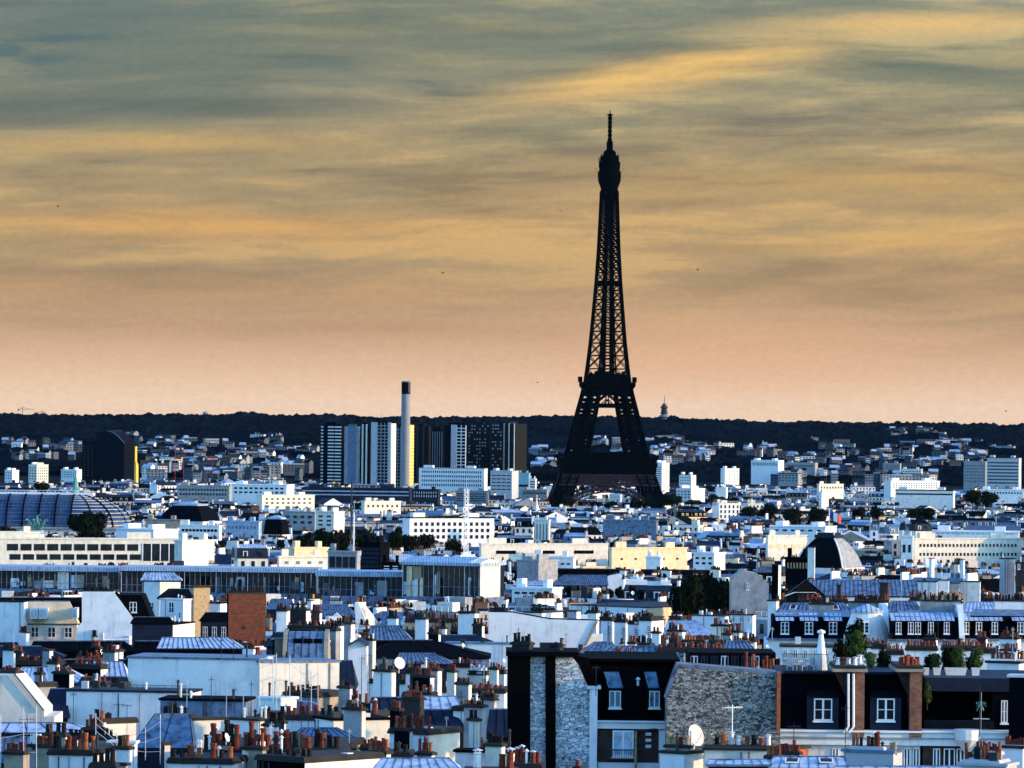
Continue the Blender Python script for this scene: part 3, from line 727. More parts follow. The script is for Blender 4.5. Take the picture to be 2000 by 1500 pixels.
# ------------------------------------------------------------------ hillside houses
hr = random.Random(11); hill_n = 0
ORD = ['first', 'second', 'third', 'fourth', 'fifth', 'sixth', 'seventh', 'eighth', 'ninth', 'tenth', 'eleventh', 'twelfth', 'thirteenth', 'fourteenth', 'fifteenth', 'sixteenth', 'seventeenth', 'eighteenth', 'nineteenth', 'twentieth']
def ordinal(i):
    if i < 20: return ORD[i]
    t, u = divmod(i + 1, 10)
    tens = {2: 'twenty', 3: 'thirty', 4: 'forty', 5: 'fifty', 6: 'sixty', 7: 'seventy'}[t]
    return (tens[:-1] + 'ieth') if u == 0 else tens + '-' + ORD[u - 1]
hh = []
clusters = [(20, 865, 50, 10), (130, 870, 60, 10), (60, 885, 60, 10), (330, 862, 60, 6), (300, 880, 40, 8), (420, 880, 60, 14), (470, 893, 40, 10), (400, 905, 70, 14), (330, 900, 40, 8), (530, 855, 30, 10),
            (520, 880, 40, 12), (590, 880, 20, 6), (560, 905, 60, 10), (500, 915, 60, 10), (440, 925, 60, 8), (300, 915, 30, 8), (1070, 883, 35, 5), (1080, 905, 35, 8), (1180, 862, 30, 8), (1210, 880, 12, 4),
            (1260, 862, 10, 3), (1320, 866, 25, 8), (1300, 880, 40, 10), (1360, 878, 40, 10), (1340, 895, 50, 8), (1480, 875, 60, 10), (1545, 892, 25, 4), (1625, 872, 30, 12), (1610, 895, 40, 12), (1650, 920, 60, 10),
            (1800, 875, 70, 14), (1780, 842, 50, 6), (1860, 865, 40, 10), (1840, 905, 60, 8), (1750, 930, 60, 6), (1960, 925, 30, 8), (1550, 925, 60, 8), (1900, 885, 40, 10), (950, 930, 20, 5), (1700, 890, 60, 12), (240, 850, 12, 4)]
for (cxp, cyp, sx, sy) in clusters:
    for _ in range(17 if sx > 30 else 10):
        px = hr.gauss(cxp, sx * .55); py = hr.gauss(cyp, sy * .5)
        if not (2 < px < 1998) or py < 838 or py > 936: continue
        if 625 < px < 1030 or 155 < px < 265 and py > 838 and cyp != 850: continue
        hh.append((py, px))
hr.shuffle(hh)
extra = hh[460:]; hh = sorted(hh[:460])
HM = MB()
HL = []
bands_ = {}
for py, px in hh:
    Y = 8700 - (py - 835) / 100.0 * 2700 + hr.uniform(-60, 60)
    key = (int((py - 835) // 25), int(px // 250)); bands_.setdefault(key, []).append((px, py, Y))
RG = {0: 'just under the ridge', 1: 'high on the slope', 2: 'halfway up', 3: 'on the lower slope', 4: 'at the hill foot'}
LM = {0: 'near the left edge', 1: 'near the curved block', 2: 'left of the towers', 3: 'behind the towers', 4: 'near the iron tower', 5: 'below the telecom tower',
      6: 'on the right side', 7: 'near the right edge'}
for py, px in extra: bands_.setdefault((99, 0), []).append((px, py, 0))
for key in sorted(bands_):
    for i, (px, py, Y) in enumerate(sorted(bands_[key])):
        Y = 5900.0
        while Y < 9000:
            p = at(px, py, Y)
            if hill_h(p.x, Y) + 11.5 >= p.z: break
            Y += 15
        p = at(px, py, Y); wd_ = hr.choice((6, 7, 8, 9, 11, 13, 20, 24)); dp = hr.uniform(7, 11); fh = hr.choice((4, 5, 6, 8))
        if wd_ >= 20: fh = hr.choice((6, 8))
        yaw = hr.uniform(-.7, .5); wm = hr.choice(('grey_plaster', 'hill_wall', 'hill_wall', 'hill_wall_grey', 'hill_wall_grey', 'hill_wall_grey', 'pale_stone')); rm = hr.choice(('slate', 'dark_brick', 'dark_zinc', 'pale_zinc'))
        big = wd_ >= 20
        tone = {'hill_wall': 'light', 'hill_wall_grey': 'dim', 'pale_stone': 'pale', 'grey_plaster': 'grey'}[wm]
        nm, ct = ('hillside_block', 'apartment block') if big else ('hillside_house', 'house')
        m = (HM if key[0] == 99 else MB()).frame((p.x, p.y, p.z), yaw)
        zb = -14
        m.box(-wd_ / 2, wd_ / 2, -dp / 2, dp / 2, zb, fh * .5, wm)
        if big: m.box(-wd_ / 2 - .3, wd_ / 2 + .3, -dp / 2 - .3, dp / 2 + .3, fh * .5, fh * .5 + .8, rm); wgrid_n = int(wd_ / 4)
        else:
            m.xprism([(-dp / 2 - .4, fh * .5), (dp / 2 + .4, fh * .5), (0, fh * .5 + 3.2)], -wd_ / 2 - .3, wd_ / 2 + .3, wm, rm); wgrid_n = 3
        for a in range(wgrid_n):
            x = -wd_ / 2 + wd_ * (a + .5) / wgrid_n
            for zf in range(int(fh // 3) + 1): m.box(x - .8, x + .8, -dp / 2 - .08, -dp / 2 + .1, fh * .5 - 2.4 - zf * 3, fh * .5 - .9 - zf * 3, 'glass', nobottom=False)
        if key[0] == 99: continue
        o = m.build(nm, origin=(p.x, p.y, p.z - 8))
        n = len(bands_[key])
        tag(o, '%s %s %s, %s from left, %s' % (tone, 'block' if big else 'house', RG[min(4, key[0])], ordinal(i), LM[key[1]]), ct, 'houses scattered over the wooded hillside' if not big else 'blocks scattered over the wooded hillside')

tag(HM.build('distant_hillside_houses'), 'countless smallest pale houses sprinkled over the wooded hillside', kind='stuff')
# ------------------------------------------------------------------ shared small meshes
def proto_mesh(name, fn):
    m = MB(); fn(m); me = bpy.data.meshes.new(name); me.from_pydata(m.v, [], m.f)
    for q in m.mats: me.materials.append(MATS[q])
    me.polygons.foreach_set('material_index', m.m); me.update(); return me
def pot_fn(mt, cap=None):
    def f(m):
        m.lathe(0, 0, [(.16, 0), (.17, .06), (.145, .12), (.125, .84), (.15, .88), (.15, 1.0), (.10, 1.0), (.09, .8)], mt, 8)
        if cap: m.lathe(0, 0, [(.2, 1.1), (.2, 1.13), (.03, 1.24)], cap, 8); m.bar((.1, 0, .95), (.12, 0, 1.12), .015, cap); m.bar((-.1, 0, .95), (-.12, 0, 1.12), .015, cap)
    return f
POT = {'terracotta': proto_mesh('chimney_pot', pot_fn('terracotta')), 'orange_clay': proto_mesh('chimney_pot', pot_fn('orange_clay')), 'soot_shade_clay': proto_mesh('chimney_pot', pot_fn('soot_shade_clay')),
       'buff_clay': proto_mesh('chimney_pot', pot_fn('buff_clay')), 'capped': proto_mesh('chimney_pot', pot_fn('terracotta', 'galvanised')), 'metal': proto_mesh('chimney_pot', pot_fn('galvanised', 'galvanised'))}
def add_pot(parent, wpos, h, kind, rr, maxt=9):
    o = bpy.data.objects.new('chimney_pot', POT[kind]); col.objects.link(o); o.parent = parent
    b = parent['_w']; o.location = (wpos[0] - b[0], wpos[1] - b[1], wpos[2] - b[2])
    k = h * rr.uniform(.93, 1.07); t = min(1.9, max(1.25, 1.55 * h / .8), maxt) * rr.uniform(.92, 1.08); o.scale = (t, t, k); o.rotation_euler = (rr.uniform(-.03, .03), rr.uniform(-.03, .03), rr.uniform(0, 6))
    return o
def local(o, yaw, x, y, z): return (o[0] + x * math.cos(yaw) - y * math.sin(yaw), o[1] + x * math.sin(yaw) + y * math.cos(yaw), o[2] + z)
PR = random.Random(5)
POTMIX = ['terracotta'] * 6 + ['soot_shade_clay'] * 9 + ['orange_clay'] * 1 + ['buff_clay'] + ['capped']
def stack(parent, px0, pc, px1, yt, yb, Y, wall='white_plaster', pots=6, ph=20, mix=None, cap=True, th=25, side=None, name='chimney_stack'):
    """chimney stack under its building: px0..pc front, pc..px1 right side, pots stand above row yt"""
    s = Y / F; T = R(th)
    nr = at(pc, yt, Y); w_ = max(.4, (pc - px0) * s / math.cos(T)); d = max(.45, (px1 - pc) * s / math.sin(T))
    e1 = (math.cos(-T), math.sin(-T)); o = (nr.x - e1[0] * w_, Y - e1[1] * w_, 0); z0 = at(pc, yb, Y).z
    m = MB().frame(o, -T); m.box(0, w_, 0, d, z0, nr.z - .25, wall)
    if side: m.box(w_ - .1, w_ + .03, .02, d - .02, z0, nr.z - .25, side)
    m.box(-.12, w_ + .12, -.12, d + .12, nr.z - .25, nr.z - .06, 'dirt_shade_stone' if cap else wall); m.box(-.04, w_ + .04, -.04, d + .04, nr.z - .06, nr.z, wall if not cap else 'dirt_shade_stone')
    st = m.build(name, parent)
    h = ph * s; mx = mix or POTMIX
    nrow = 2 if d > 1.4 and pots > 6 else 1
    for i in range(pots):
        if PR.random() < .06: continue
        hh_ = h * PR.choice((.7, .8, .85, 1, 1, 1.15, 1.3)) if pots > 3 else h
        x = w_ * (i + .5) / pots + PR.uniform(-.04, .04); y = d * (.5 if nrow == 1 else (.3 if i % 2 else .7)) if d < 2 else PR.uniform(.3, min(d - .3, 1.2))
        add_pot(st, local(o, -T, x, y, nr.z - .01), hh_, PR.choice(mx), PR, max(.5, w_ / pots * 1.02 / .32))
    return st
def window(parent, o, yaw, x, z, w_, h, y=0.0, bars=1, fr='white_paint', name='window', balcony=False, gl='glass'):
    """casement window on the plane y of a frame at o: white frame and mullions, dark pane as its child"""
    m = MB().frame(o, yaw); t = max(.07, w_ * .07)
    for a, b in ((x, x + t), (x + w_ - t, x + w_)): m.box(a, b, y - .10, y + .05, z, z + h, fr, nobottom=False)
    m.box(x, x + w_, y - .09, y + .05, z, z + t * 1.3, fr, nobottom=False); m.box(x, x + w_, y - .09, y + .05, z + h - t, z + h, fr, nobottom=False)
    m.box(x + w_ / 2 - t * .8, x + w_ / 2 + t * .8, y - .085, y + .05, z + t, z + h - t, fr, nobottom=False)
    for i in range(bars):
        zz = z + h * (i + 1) / (bars + 1); m.box(x + t, x + w_ - t, y - .075, y + .05, zz - t * .3, zz + t * .3, fr, nobottom=False)
    m.box(x - .08, x + w_ + .08, y - .2, y + .05, z - .12, z - .003, fr, nobottom=False)
    wo_ = m.build(name, parent)
    m = MB().frame(o, yaw); m.box(x + t * .5, x + w_ - t * .5, y - .04, y + .04, z + .02, z + h - .02, gl, nobottom=False); m.build('pane', wo_)
    return wo_
# ------------------------------------------------------------------ trees
def crown_mesh(seed, n, size, mt='foliage', flat=.75):
    r = random.Random(seed); m = MB(); blobs = []
    for _ in range(13):
        a = r.uniform(0, 6.28); q = r.uniform(0, .62); blobs.append((q * math.cos(a) * 1.0, q * math.sin(a) * 1.0, r.uniform(.35, 1.45), r.uniform(.28, .52)))
    for i in range(n):
        bx_, by_, bz_, br = r.choice(blobs)
        v = Vector((r.gauss(0, 1), r.gauss(0, 1), r.gauss(0, 1))).normalized() * br * r.uniform(.65, 1.08)
        c_ = Vector((bx_, by_, bz_)) + Vector((v.x, v.y, v.z * flat)); c_.z = max(.02, c_.z)
        nn = (v.normalized() + Vector((r.gauss(0, .5), r.gauss(0, .5), r.gauss(0, .5)))).normalized(); u = nn.orthogonal().normalized(); t = nn.cross(u); k = size * r.uniform(.6, 1.4)
        m.face([tuple(c_ + u * k), tuple(c_ + t * k * .8), tuple(c_ - u * k * .9), tuple(c_ - t * k)], mt)
    me = bpy.data.meshes.new('crown'); me.from_pydata(m.v, [], m.f); me.materials.append(MATS[mt]); me.update(); return me
CROWNS = [crown_mesh(i, 3000, .07) for i in range(4)]
CROWNB = [crown_mesh(20 + i, 2200, .07, 'bright_foliage') for i in range(2)]
tn = 0
def tree(px0, px1, yt, yb, Y, label, group=None, bright=False, vis=True, cat='tree', name='tree'):
    global tn
    s = Y / F; p = at((px0 + px1) / 2, yb, Y); r = (px1 - px0) / 2 * s; h = (yb - yt) * s
    gz = G(Y) - 1 if not bright else p.z - .4
    root = thing(name, (p.x, p.y, gz), label, cat, group)
    m = MB().frame((p.x, p.y, 0)); mt = 'bark'; tr = max(.03, r * .07); tp_ = p.z + h * .35
    m.lathe(0, 0, [(tr * 1.5, gz), (tr, gz + (tp_ - gz) * .4), (tr * .7, tp_)], mt, 7)
    for i in range(5):
        a = i * 1.3 + px0; m.bar((0, 0, tp_ - h * .12), (math.cos(a) * r * .5, math.sin(a) * r * .5, tp_ + h * .3), tr * .3, mt)
    m.build('trunk', root)
    tn += 1; src = (CROWNB if bright else CROWNS); o = bpy.data.objects.new('crown', src[tn % len(src)]); col.objects.link(o); o.parent = root
    ex = 0.0 if bright else h * .8; o.location = (0, 0, p.z - gz - ex); o.scale = (r, r, (h + ex) / 1.75); o.rotation_euler = (0, 0, tn * 1.7)
    if vis: reserve(px0, px1, yb - 4, Y)
    OCC.append((lookpx(px0, yt)[0], lookpx(px1, yt)[0], Y - r, Y + r))
TG = 'dark trees standing between the roofs'
tree(125, 220, 995, 1050, 2500, 'big round black tree in front of the glass vault end', TG)
tree(-20, 40, 1022, 1050, 2520, 'low dark tree at the left edge in front of the glass vault', TG)
for i, (a, b, t, u) in enumerate(((572, 628, 1038, 1072), (606, 662, 1031, 1072), (645, 692, 1034, 1070), (690, 744, 1025, 1072), (758, 796, 1027, 1068), (780, 822, 1042, 1070), (812, 858, 1040, 1072), (866, 908, 1044, 1078))):
    tree(a, b, t, u, 2300 + i * 14, '%s tree from the left in the dark grove above the glazed gallery' % ORD[i], TG)
tree(1304, 1396, 1122, 1192, 1150, 'large dark tree right of the planted terrace, its left half', TG)
tree(1370, 1462, 1124, 1196, 1165, 'large dark tree against the pale stone house, its right half', TG)
tree(1335, 1430, 1112, 1192, 1180, 'large dark tree between two others, its crown highest', TG)
for i, (a, b, t, u) in enumerate(((1440, 1490, 985, 1004), (1480, 1530, 982, 1003), (1525, 1575, 990, 1018), (1572, 1622, 988, 1020), (1660, 1700, 985, 1008), (1690, 1732, 988, 1010))):
    tree(a, b, t, u, 3250 + i * 20, '%s tree from the left in the dark row behind the tricolour flag' % ORD[i], TG)
for i, (a, b, t, u) in enumerate(((1092, 1130, 970, 990), (1150, 1180, 978, 992), (1178, 1210, 975, 992), (1222, 1262, 972, 996), (1262, 1302, 968, 998), (1290, 1335, 962, 996), (1330, 1372, 972, 992), (1375, 1420, 965, 985), (1400, 1450, 970, 990))):
    tree(a, b, t, u, 4120 - i * 6, '%s tree from the left around the iron tower feet' % ORD[i], TG, vis=False)
tree(60, 100, 940, 960, 4300, 'dark tree right of the small white block at the far left', TG, vis=False)
tree(1880, 1920, 952, 975, 3900, 'dark tree right of the long black roofed building', TG)
tree(1905, 1950, 958, 978, 3880, 'dark tree near the right edge below the big office', TG)
tree(1770, 1830, 990, 1010, 3100, 'dark tree among roofs right of the flag', TG)
# ------------------------------------------------------------------ great glass vault at the left
Y = 2800; s = Y / F; xr = at(138, 965, Y).x; xl = at(-120, 965, Y).x; zt = at(60, 966, Y).z; ze = at(60, 1034, Y).z; Rr = (252 - 138) * s
root = thing('glass_vaulted_hall', (xr - 25, Y + 5, G(Y)), 'huge glass vaulted exhibition hall with curved iron ribs at the far left', 'exhibition hall')
cy = Y + Rr; prof = [(Rr * math.cos(a), ze + (zt - ze) * math.sin(a)) for a in [math.pi / 2 * i / 12 * .93 for i in range(13)]]
m = MB()
for (r0, z0), (r1, z1) in zip(prof, prof[1:]):
    m.face([(xl, cy - r0, z0), (xr, cy - r0, z0), (xr, cy - r1, z1), (xl, cy - r1, z1)], 'dome_glass'); m.face([(xr, cy + r0, z0), (xl, cy + r0, z0), (xl, cy + r1, z1), (xr, cy + r1, z1)], 'dome_glass')
m.lathe(xr, cy, prof, 'dome_glass', 24, -math.pi / 2, math.pi / 2); m.build('vault_glass', root)
m = MB()
for i in range(12):
    x = xr - i * 8.4
    for (r0, z0), (r1, z1) in zip(prof, prof[1:]): m.bar((x, cy - r0 - .3, z0), (x, cy - r1 - .3, z1 + .2), .55, 'slate')
    m.build('iron_rib', root); m = MB()
for i in range(9):
    a = -math.pi / 2 + math.pi * (i) / 8
    for (r0, z0), (r1, z1) in zip(prof, prof[1:]): m.bar((xr + (r0 + .3) * math.cos(a), cy + (r0 + .3) * math.sin(a), z0), (xr + (r1 + .2) * math.cos(a), cy + (r1 + .3) * math.sin(a), z1 + .2), .5 if i % 2 == 0 else .3, 'slate')
    m.build('iron_rib', root); m = MB()
m = MB()
for k_, (r0, z0) in enumerate(prof[:-1]):
    m.bar((xl, cy - r0 - .2, z0 + .1), (xr, cy - r0 - .2, z0 + .1), .16, 'plain_zinc')
    for j in range(16):
        a0, a1 = -math.pi / 2 + math.pi * j / 16, -math.pi / 2 + math.pi * (j + 1) / 16
        m.bar((xr + (r0 + .2) * math.cos(a0), cy + (r0 + .2) * math.sin(a0), z0 + .1), (xr + (r0 + .2) * math.cos(a1), cy + (r0 + .2) * math.sin(a1), z0 + .1), .16, 'pale_stone')
for i in range(36):
    x = xr - i * 2.8
    for (r0, z0), (r1, z1) in zip(prof, prof[1:]): m.bar((x, cy - r0 - .1, z0), (x, cy - r1 - .1, z1 + .1), .07, 'plain_zinc')
m.build('glazing_bars', root)
m = MB(); m.box(xl, xr + 10, cy - 6, cy + 6, zt - 1.2, zt + .6, 'white_plaster', nobottom=False)
for i in range(40): x = xl + (xr + 10 - xl) * i / 39; m.bar((x, cy - 6, zt + .6), (x, cy - 6, zt + 1.8), .1, 'white_paint')
m.bar((xl, cy - 6, zt + 1.8), (xr + 10, cy - 6, zt + 1.8), .12, 'white_paint'); m.build('ridge_walk', root)
m = MB(); m.box(xl, xr + Rr + 4, cy - Rr - 3, cy + Rr, G(Y), ze + .5, 'pale_stone'); m.box(xl, xr + Rr + 6, cy - Rr - 4.5, cy + Rr, ze + .5, ze + 1.4, 'grey_plaster'); m.build('wall', root)
m = MB().frame((xr, cy, 0)); m.lathe(0, 0, [(2.0, zt + .6), (1.5, zt + 3), (1.2, zt + 5), (1.0, zt + 8), (.25, zt + 9), (.12, zt + 13)], 'verdigris', 8); m.build('finial', root)
reserve(-10, 262, 1036, Y); OCC.append((-1300, -740, Y - 5, Y + 70))
# statue group in green bronze before the vault: quadriga
p = at(72, 1040, 2650); root = thing('bronze_statue_group', (p.x, p.y, p.z), 'green bronze chariot statue with rearing horses before the glass vault', 'statue')
s = 2650 / F; m = MB().frame(p); m.box(-3, 3, -2, 2, G(2650) - p.z, 1, 'pale_stone'); m.build('pedestal', root)
m = MB().frame(p)
for q in (-1.0, -.35, .35, 1.0):
    x = q * 2.2
    m.bar((x * .6, 0, 2.0), (x * 1.5, -1.5, 4.6), .75, 'verdigris', 7); m.bar((x * 1.5, -1.5, 4.6), (x * 2.1, -2.0, 6.6), .42, 'verdigris', 6); m.bar((x * 2.1, -2.0, 6.5), (x * 2.5, -2.9, 6.2), .3, 'verdigris', 6)
    m.bar((x * 1.4, -1.6, 4.3), (x * 2.2, -2.6, 3.6), .2, 'verdigris'); m.bar((x * 2.2, -2.6, 3.6), (x * 2.1, -2.6, 2.5), .15, 'verdigris')
    m.bar((x * .6, 0, 2.4), (x * .7, .2, .8), .28, 'verdigris'); m.bar((x * .6 + .5, 0, 2.4), (x * .7 + .6, .2, .8), .26, 'verdigris')
m.build('horses', root)
m = MB().frame(p); m.box(-1.2, 1.2, .6, 2.6, .9, 3.4, 'verdigris'); m.bar((0, 1, 3.2), (0, .9, 7.6), .6, 'verdigris', 8); m.lathe(0, .9, [(.1, 7.5), (.45, 7.9), (.45, 8.3), (.1, 8.7)], 'verdigris', 8)
m.bar((0, .9, 7), (1.7, .6, 9.6), .22, 'verdigris'); m.bar((0, .9, 6.8), (-1.3, .4, 6.2), .22, 'verdigris'); m.build('charioteer', root)
reserve(60, 84, 1036, 2650)
# ------------------------------------------------------------------ slate dome with a lit stone flank
Y = 2050; s = Y / F; p = at(1622, 1110, Y)
root = thing('slate_dome_building', (p.x, p.y + 12, G(Y)), 'black slate dome with flat crown and pale sunlit stone flank on the right', 'domed building')
m = MB().frame((p.x, p.y + 13, 0), R(-26)); hb = at(1622, 1110, Y).z; ht = at(1622, 1052, Y).z; hw = 52 * s
pf = [(1.0, 0), (.93, .18), (.83, .42), (.70, .65), (.55, .84), (.42, .97), (.36, 1.0)]
for (a, za), (b, zb) in zip(pf, pf[1:]):
    a *= hw; b *= hw; za = hb + (ht - hb) * za; zb = hb + (ht - hb) * zb
    A = [(-a, -a), (a, -a), (a, a), (-a, a)]; Bq = [(-b, -b), (b, -b), (b, b), (-b, b)]
    for j in range(4):
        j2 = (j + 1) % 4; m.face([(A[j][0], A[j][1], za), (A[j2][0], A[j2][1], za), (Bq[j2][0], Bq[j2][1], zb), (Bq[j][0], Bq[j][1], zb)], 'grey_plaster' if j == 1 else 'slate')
m.build('dome', root)
m = MB().frame((p.x, p.y + 13, 0), R(-26)); q = hw * .36; m.box(-q * 1.15, q * 1.15, -q * 1.15, q * 1.15, ht, ht + 1.2, 'dark_zinc'); m.box(-q * .9, q * .9, -q * .9, q * .9, ht + 1.2, ht + 2.0, 'dark_zinc')
for x in (-q, q):
    for y in (-q, q): m.bar((x, y, ht + 1), (x, y, ht + 2.6), .3, 'pale_stone')
m.build('crown_terrace', root)
m = MB().frame((p.x, p.y + 13, 0), R(-26)); m.box(-hw * 1.05, hw * 1.05, -hw * 1.05, hw * 1.05, G(Y), hb, 'pale_stone'); m.build('wall', root)
m = MB().frame((p.x, p.y + 13, 0), R(-26))
for (a, za), (b, zb) in zip(pf, pf[1:]):
    for sx_, sy_ in ((1, -1), (-1, -1)): m.bar((sx_ * a * hw, sy_ * a * hw, hb + (ht - hb) * za), (sx_ * b * hw, sy_ * b * hw, hb + (ht - hb) * zb), .35, 'pale_stone')
m.build('hip_ribs', root)
reserve(1556, 1692, 1110, Y); OCC.append((540, 700, Y - 10, Y + 40))
# flag
p = at(1619, 1050, 2400); s = 2400 / F; root = thing('flagpole', (p.x, p.y, p.z), 'white flagpole flying a tricolour flag above the slate dome', 'flagpole')
m = MB().frame(p); m.bar((0, 0, -12), (0, 0, 57 * s), .16, 'white_paint', 6); m.build('pole', root)
m = MB().frame(p); n = 9
for i in range(n):
    mt = ('flag_blue', 'white_paint', 'red_paint')[i // 3]
    def fp(t, k): return (.2 + t * 5.2, .5 * math.sin(t * 7), 56 * s - k * 3.9 - t * 3.2 - .3 * math.sin(t * 5))
    a, b = i / n, (i + 1) / n; m.face([fp(a, 1), fp(b, 1), fp(b, 0), fp(a, 0)], mt)
m.build('flag', root); reserve(1616, 1646, 1048, 2400)
# masts
def lattice_mast(px, yt, yb, Y, wpx, label, mt='white_paint'):
    p = at(px, yb, Y); h = at(px, yt, Y).z - p.z; w_ = wpx * Y / F / 2; root = thing('lattice_mast', tuple(p), label, 'mast'); m = MB().frame(p, .4)
    r = max(.09, w_ * .16); n = int(h / (w_ * 2.4))
    cs = [(-w_, -w_), (w_, -w_), (w_, w_), (-w_, w_)]
    for x, y in cs: m.bar((x, y, -6), (x, y, h), r, mt)
    for i in range(n):
        for j in range(4):
            a, b = cs[j], cs[(j + 1) % 4]; m.bar((*a, h * i / n), (*b, h * (i + 1) / n), r * .6, mt); m.bar((*a, h * i / n), (*b, h * i / n), r * .6, mt)
    m.build('lattice', root)
    m = MB().frame(p); m.bar((0, 0, h), (0, 0, h + 4), r, mt); m.build('antenna', root)
lattice_mast(910, 955, 1082, 1980, 7, 'tall white lattice mast on the tent shaped roof')
lattice_mast(686, 948, 1074, 2000, 1.6, 'thin dark aerial mast above the grove', 'dark_metal')
lattice_mast(691, 1000, 1062, 2010, 1.5, 'thin pale pole in front of the dark grove')
lattice_mast(608, 1148, 1188, 1480, 2, 'dark pylon among the roofs below the glazed gallery', 'dark_metal')
p = at(908, 1080, 1980); root = thing('tent_roof_pavilion', (p.x, p.y, G(1980)), 'pavilion with white tent shaped roof under the lattice mast', 'pavilion')
m = MB().frame((p.x, p.y, 0), .3); m.frustum((-5.5, 5.5, -5, 5), p.z - 2.4, (-.8, .8, -.8, .8), p.z + .3, 'white_plaster'); m.build('roof', root)
m = MB().frame((p.x, p.y, 0), .3); m.box(-5, 5, -4.5, 4.5, G(1980), p.z - 2.4, 'slate'); m.build('wall', root)
# white church lantern and gilded cross piece near tower
p = at(1048, 988, 3950); root = thing('pointed_white_spire', (p.x, p.y, G(3950)), 'small white spire with gilt ball left of the iron tower foot', 'spire')
m = MB().frame((p.x, p.y, 0)); m.lathe(0, 0, [(4, G(3950)), (4, p.z - 8), (2.4, p.z - 3), (.6, p.z + 2), (.3, p.z + 7)], 'white_plaster', 8); m.build('spire_roof', root)
m = MB().frame((p.x, p.y, 0)); m.lathe(0, 0, [(.2, p.z + 6), (.8, p.z + 7), (.2, p.z + 8)], 'gilt_and_sunglow', 8); m.build('finial', root); reserve(1040, 1056, 992, 3950)
# ------------------------------------------------------------------ roofs sloping towards the viewer
def seams(m, a0, a1, b0, b1, step, r, mt):
    """standing seams between eave a0-a1 and ridge b0-b1"""
    n = max(2, int((a1 - a0).length / step))
    for i in range(n + 1):
        t = i / n; p, q = a0.lerp(a1, t), b0.lerp(b1, t); m.bar(p, q, r, mt)
def rb(px0, px1, yr, ye, Y, label, inl=0, inr=0, wall='dark_zinc', roof='plain_zinc', yb=None, cat='building', name='zinc_roofed_building', back=True, slope=1.7, nwin=0, wy=(0, 0), step=.62, tilt=0.0, skyl=0, seam='zinc', group=None, into=None):  # dark default wall puts the black of shaded gaps into the colour
    """building whose roof rises away from the viewer: eave row ye, ridge row yr; inl / inr set the hips"""
    s = Y / F
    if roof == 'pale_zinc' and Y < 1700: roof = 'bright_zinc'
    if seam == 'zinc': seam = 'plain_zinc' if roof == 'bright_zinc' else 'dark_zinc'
    a0, a1 = at(px0, ye, Y), at(px1, ye, Y); a1.z += tilt * s; dzz = (ye - yr) * s; dp = max(1.5, dzz * slope)
    Y2 = Y + dp; b0, b1 = at(px0 + inl, yr, Y2), at(px1 - inr, yr, Y2)
    root = into or thing(name, ((a0.x + a1.x) / 2, Y + 1, G(Y) - 1), label, cat, group)
    m = MB(); z0 = G(Y) - 1 if not into else min(a0.z, a1.z) - .3
    D2 = Y2 + (dp if back else .4)
    m.box(a0.x, a1.x, Y, D2, z0, min(a0.z, a1.z) - .12, wall)
    if inl < 2: m.face([(a0.x, Y, a0.z - .12), (b0.x, Y2, b0.z - .12), (a0.x, D2, a0.z - .12)], wall)
    if inr < 2: m.face([(a1.x, Y, a1.z - .12), (a1.x, D2, a1.z - .12), (b1.x, Y2, b1.z - .12)], wall)
    m.build('wall', root)
    r = MB(); ov = .25
    A0 = a0 + Vector((-ov, -ov, 0)); A1 = a1 + Vector((ov, -ov, 0)); C0 = Vector((a0.x - ov, D2 + ov, a0.z)); C1 = Vector((a1.x + ov, D2 + ov, a1.z))
    r.face([A0, A1, b1, b0], roof); r.face([C1, C0, b0, b1], roof); r.face([C0, A0, b0], roof); r.face([A1, C1, b1], roof)
    r.face([A0 - Vector((0, 0, .16)), A1 - Vector((0, 0, .16)), A1, A0], seam); r.face([A1 - Vector((0, 0, .16)), C1 - Vector((0, 0, .16)), C1, A1], seam)
    if Y < 1700 and step: seams(r, A0, A1, b0, b1, step, .03 + Y * .00003, seam)
    r.bar(b0, b1, .1, 'plain_zinc'); r.build('roof', root)
    for i in range(skyl):
        t = (i + .6) / (skyl + .2); c0 = A0.lerp(A1, t).lerp(b0.lerp(b1, t), .35); c1 = A0.lerp(A1, t).lerp(b0.lerp(b1, t), .72); q = MB(); nrm = Vector((0, -(b0.z - A0.z), dp)).normalized() * .12
        e = Vector((.45, 0, 0)); q.face([c0 - e + nrm, c0 + e + nrm, c1 + e + nrm, c1 - e + nrm], 'glass'); q.bar(c0 - e + nrm, c1 - e + nrm, .06, 'white_paint'); q.bar(c0 + e + nrm, c1 + e + nrm, .06, 'white_paint'); q.bar(c0 - e + nrm, c0 + e + nrm, .06, 'white_paint'); q.build('skylight', root)
    if 600 < Y < 1500 and not into: reserve(px0, px1, ye + 8, Y)
    if nwin:
        zt_, zb_ = at(px0, wy[0], Y).z, at(px0, wy[1], Y).z
        for i in range(nwin):
            x = (a1.x - a0.x) * (i + .5) / nwin; w_ = min(1.3, (a1.x - a0.x) / nwin * .5); window(root, (a0.x, Y, 0), 0, x - w_ / 2, zb_, w_, zt_ - zb_)
    OCC.append((lookpx(px0, ye)[0], lookpx(px1, ye)[0], Y - 2, D2 + 3)); return root
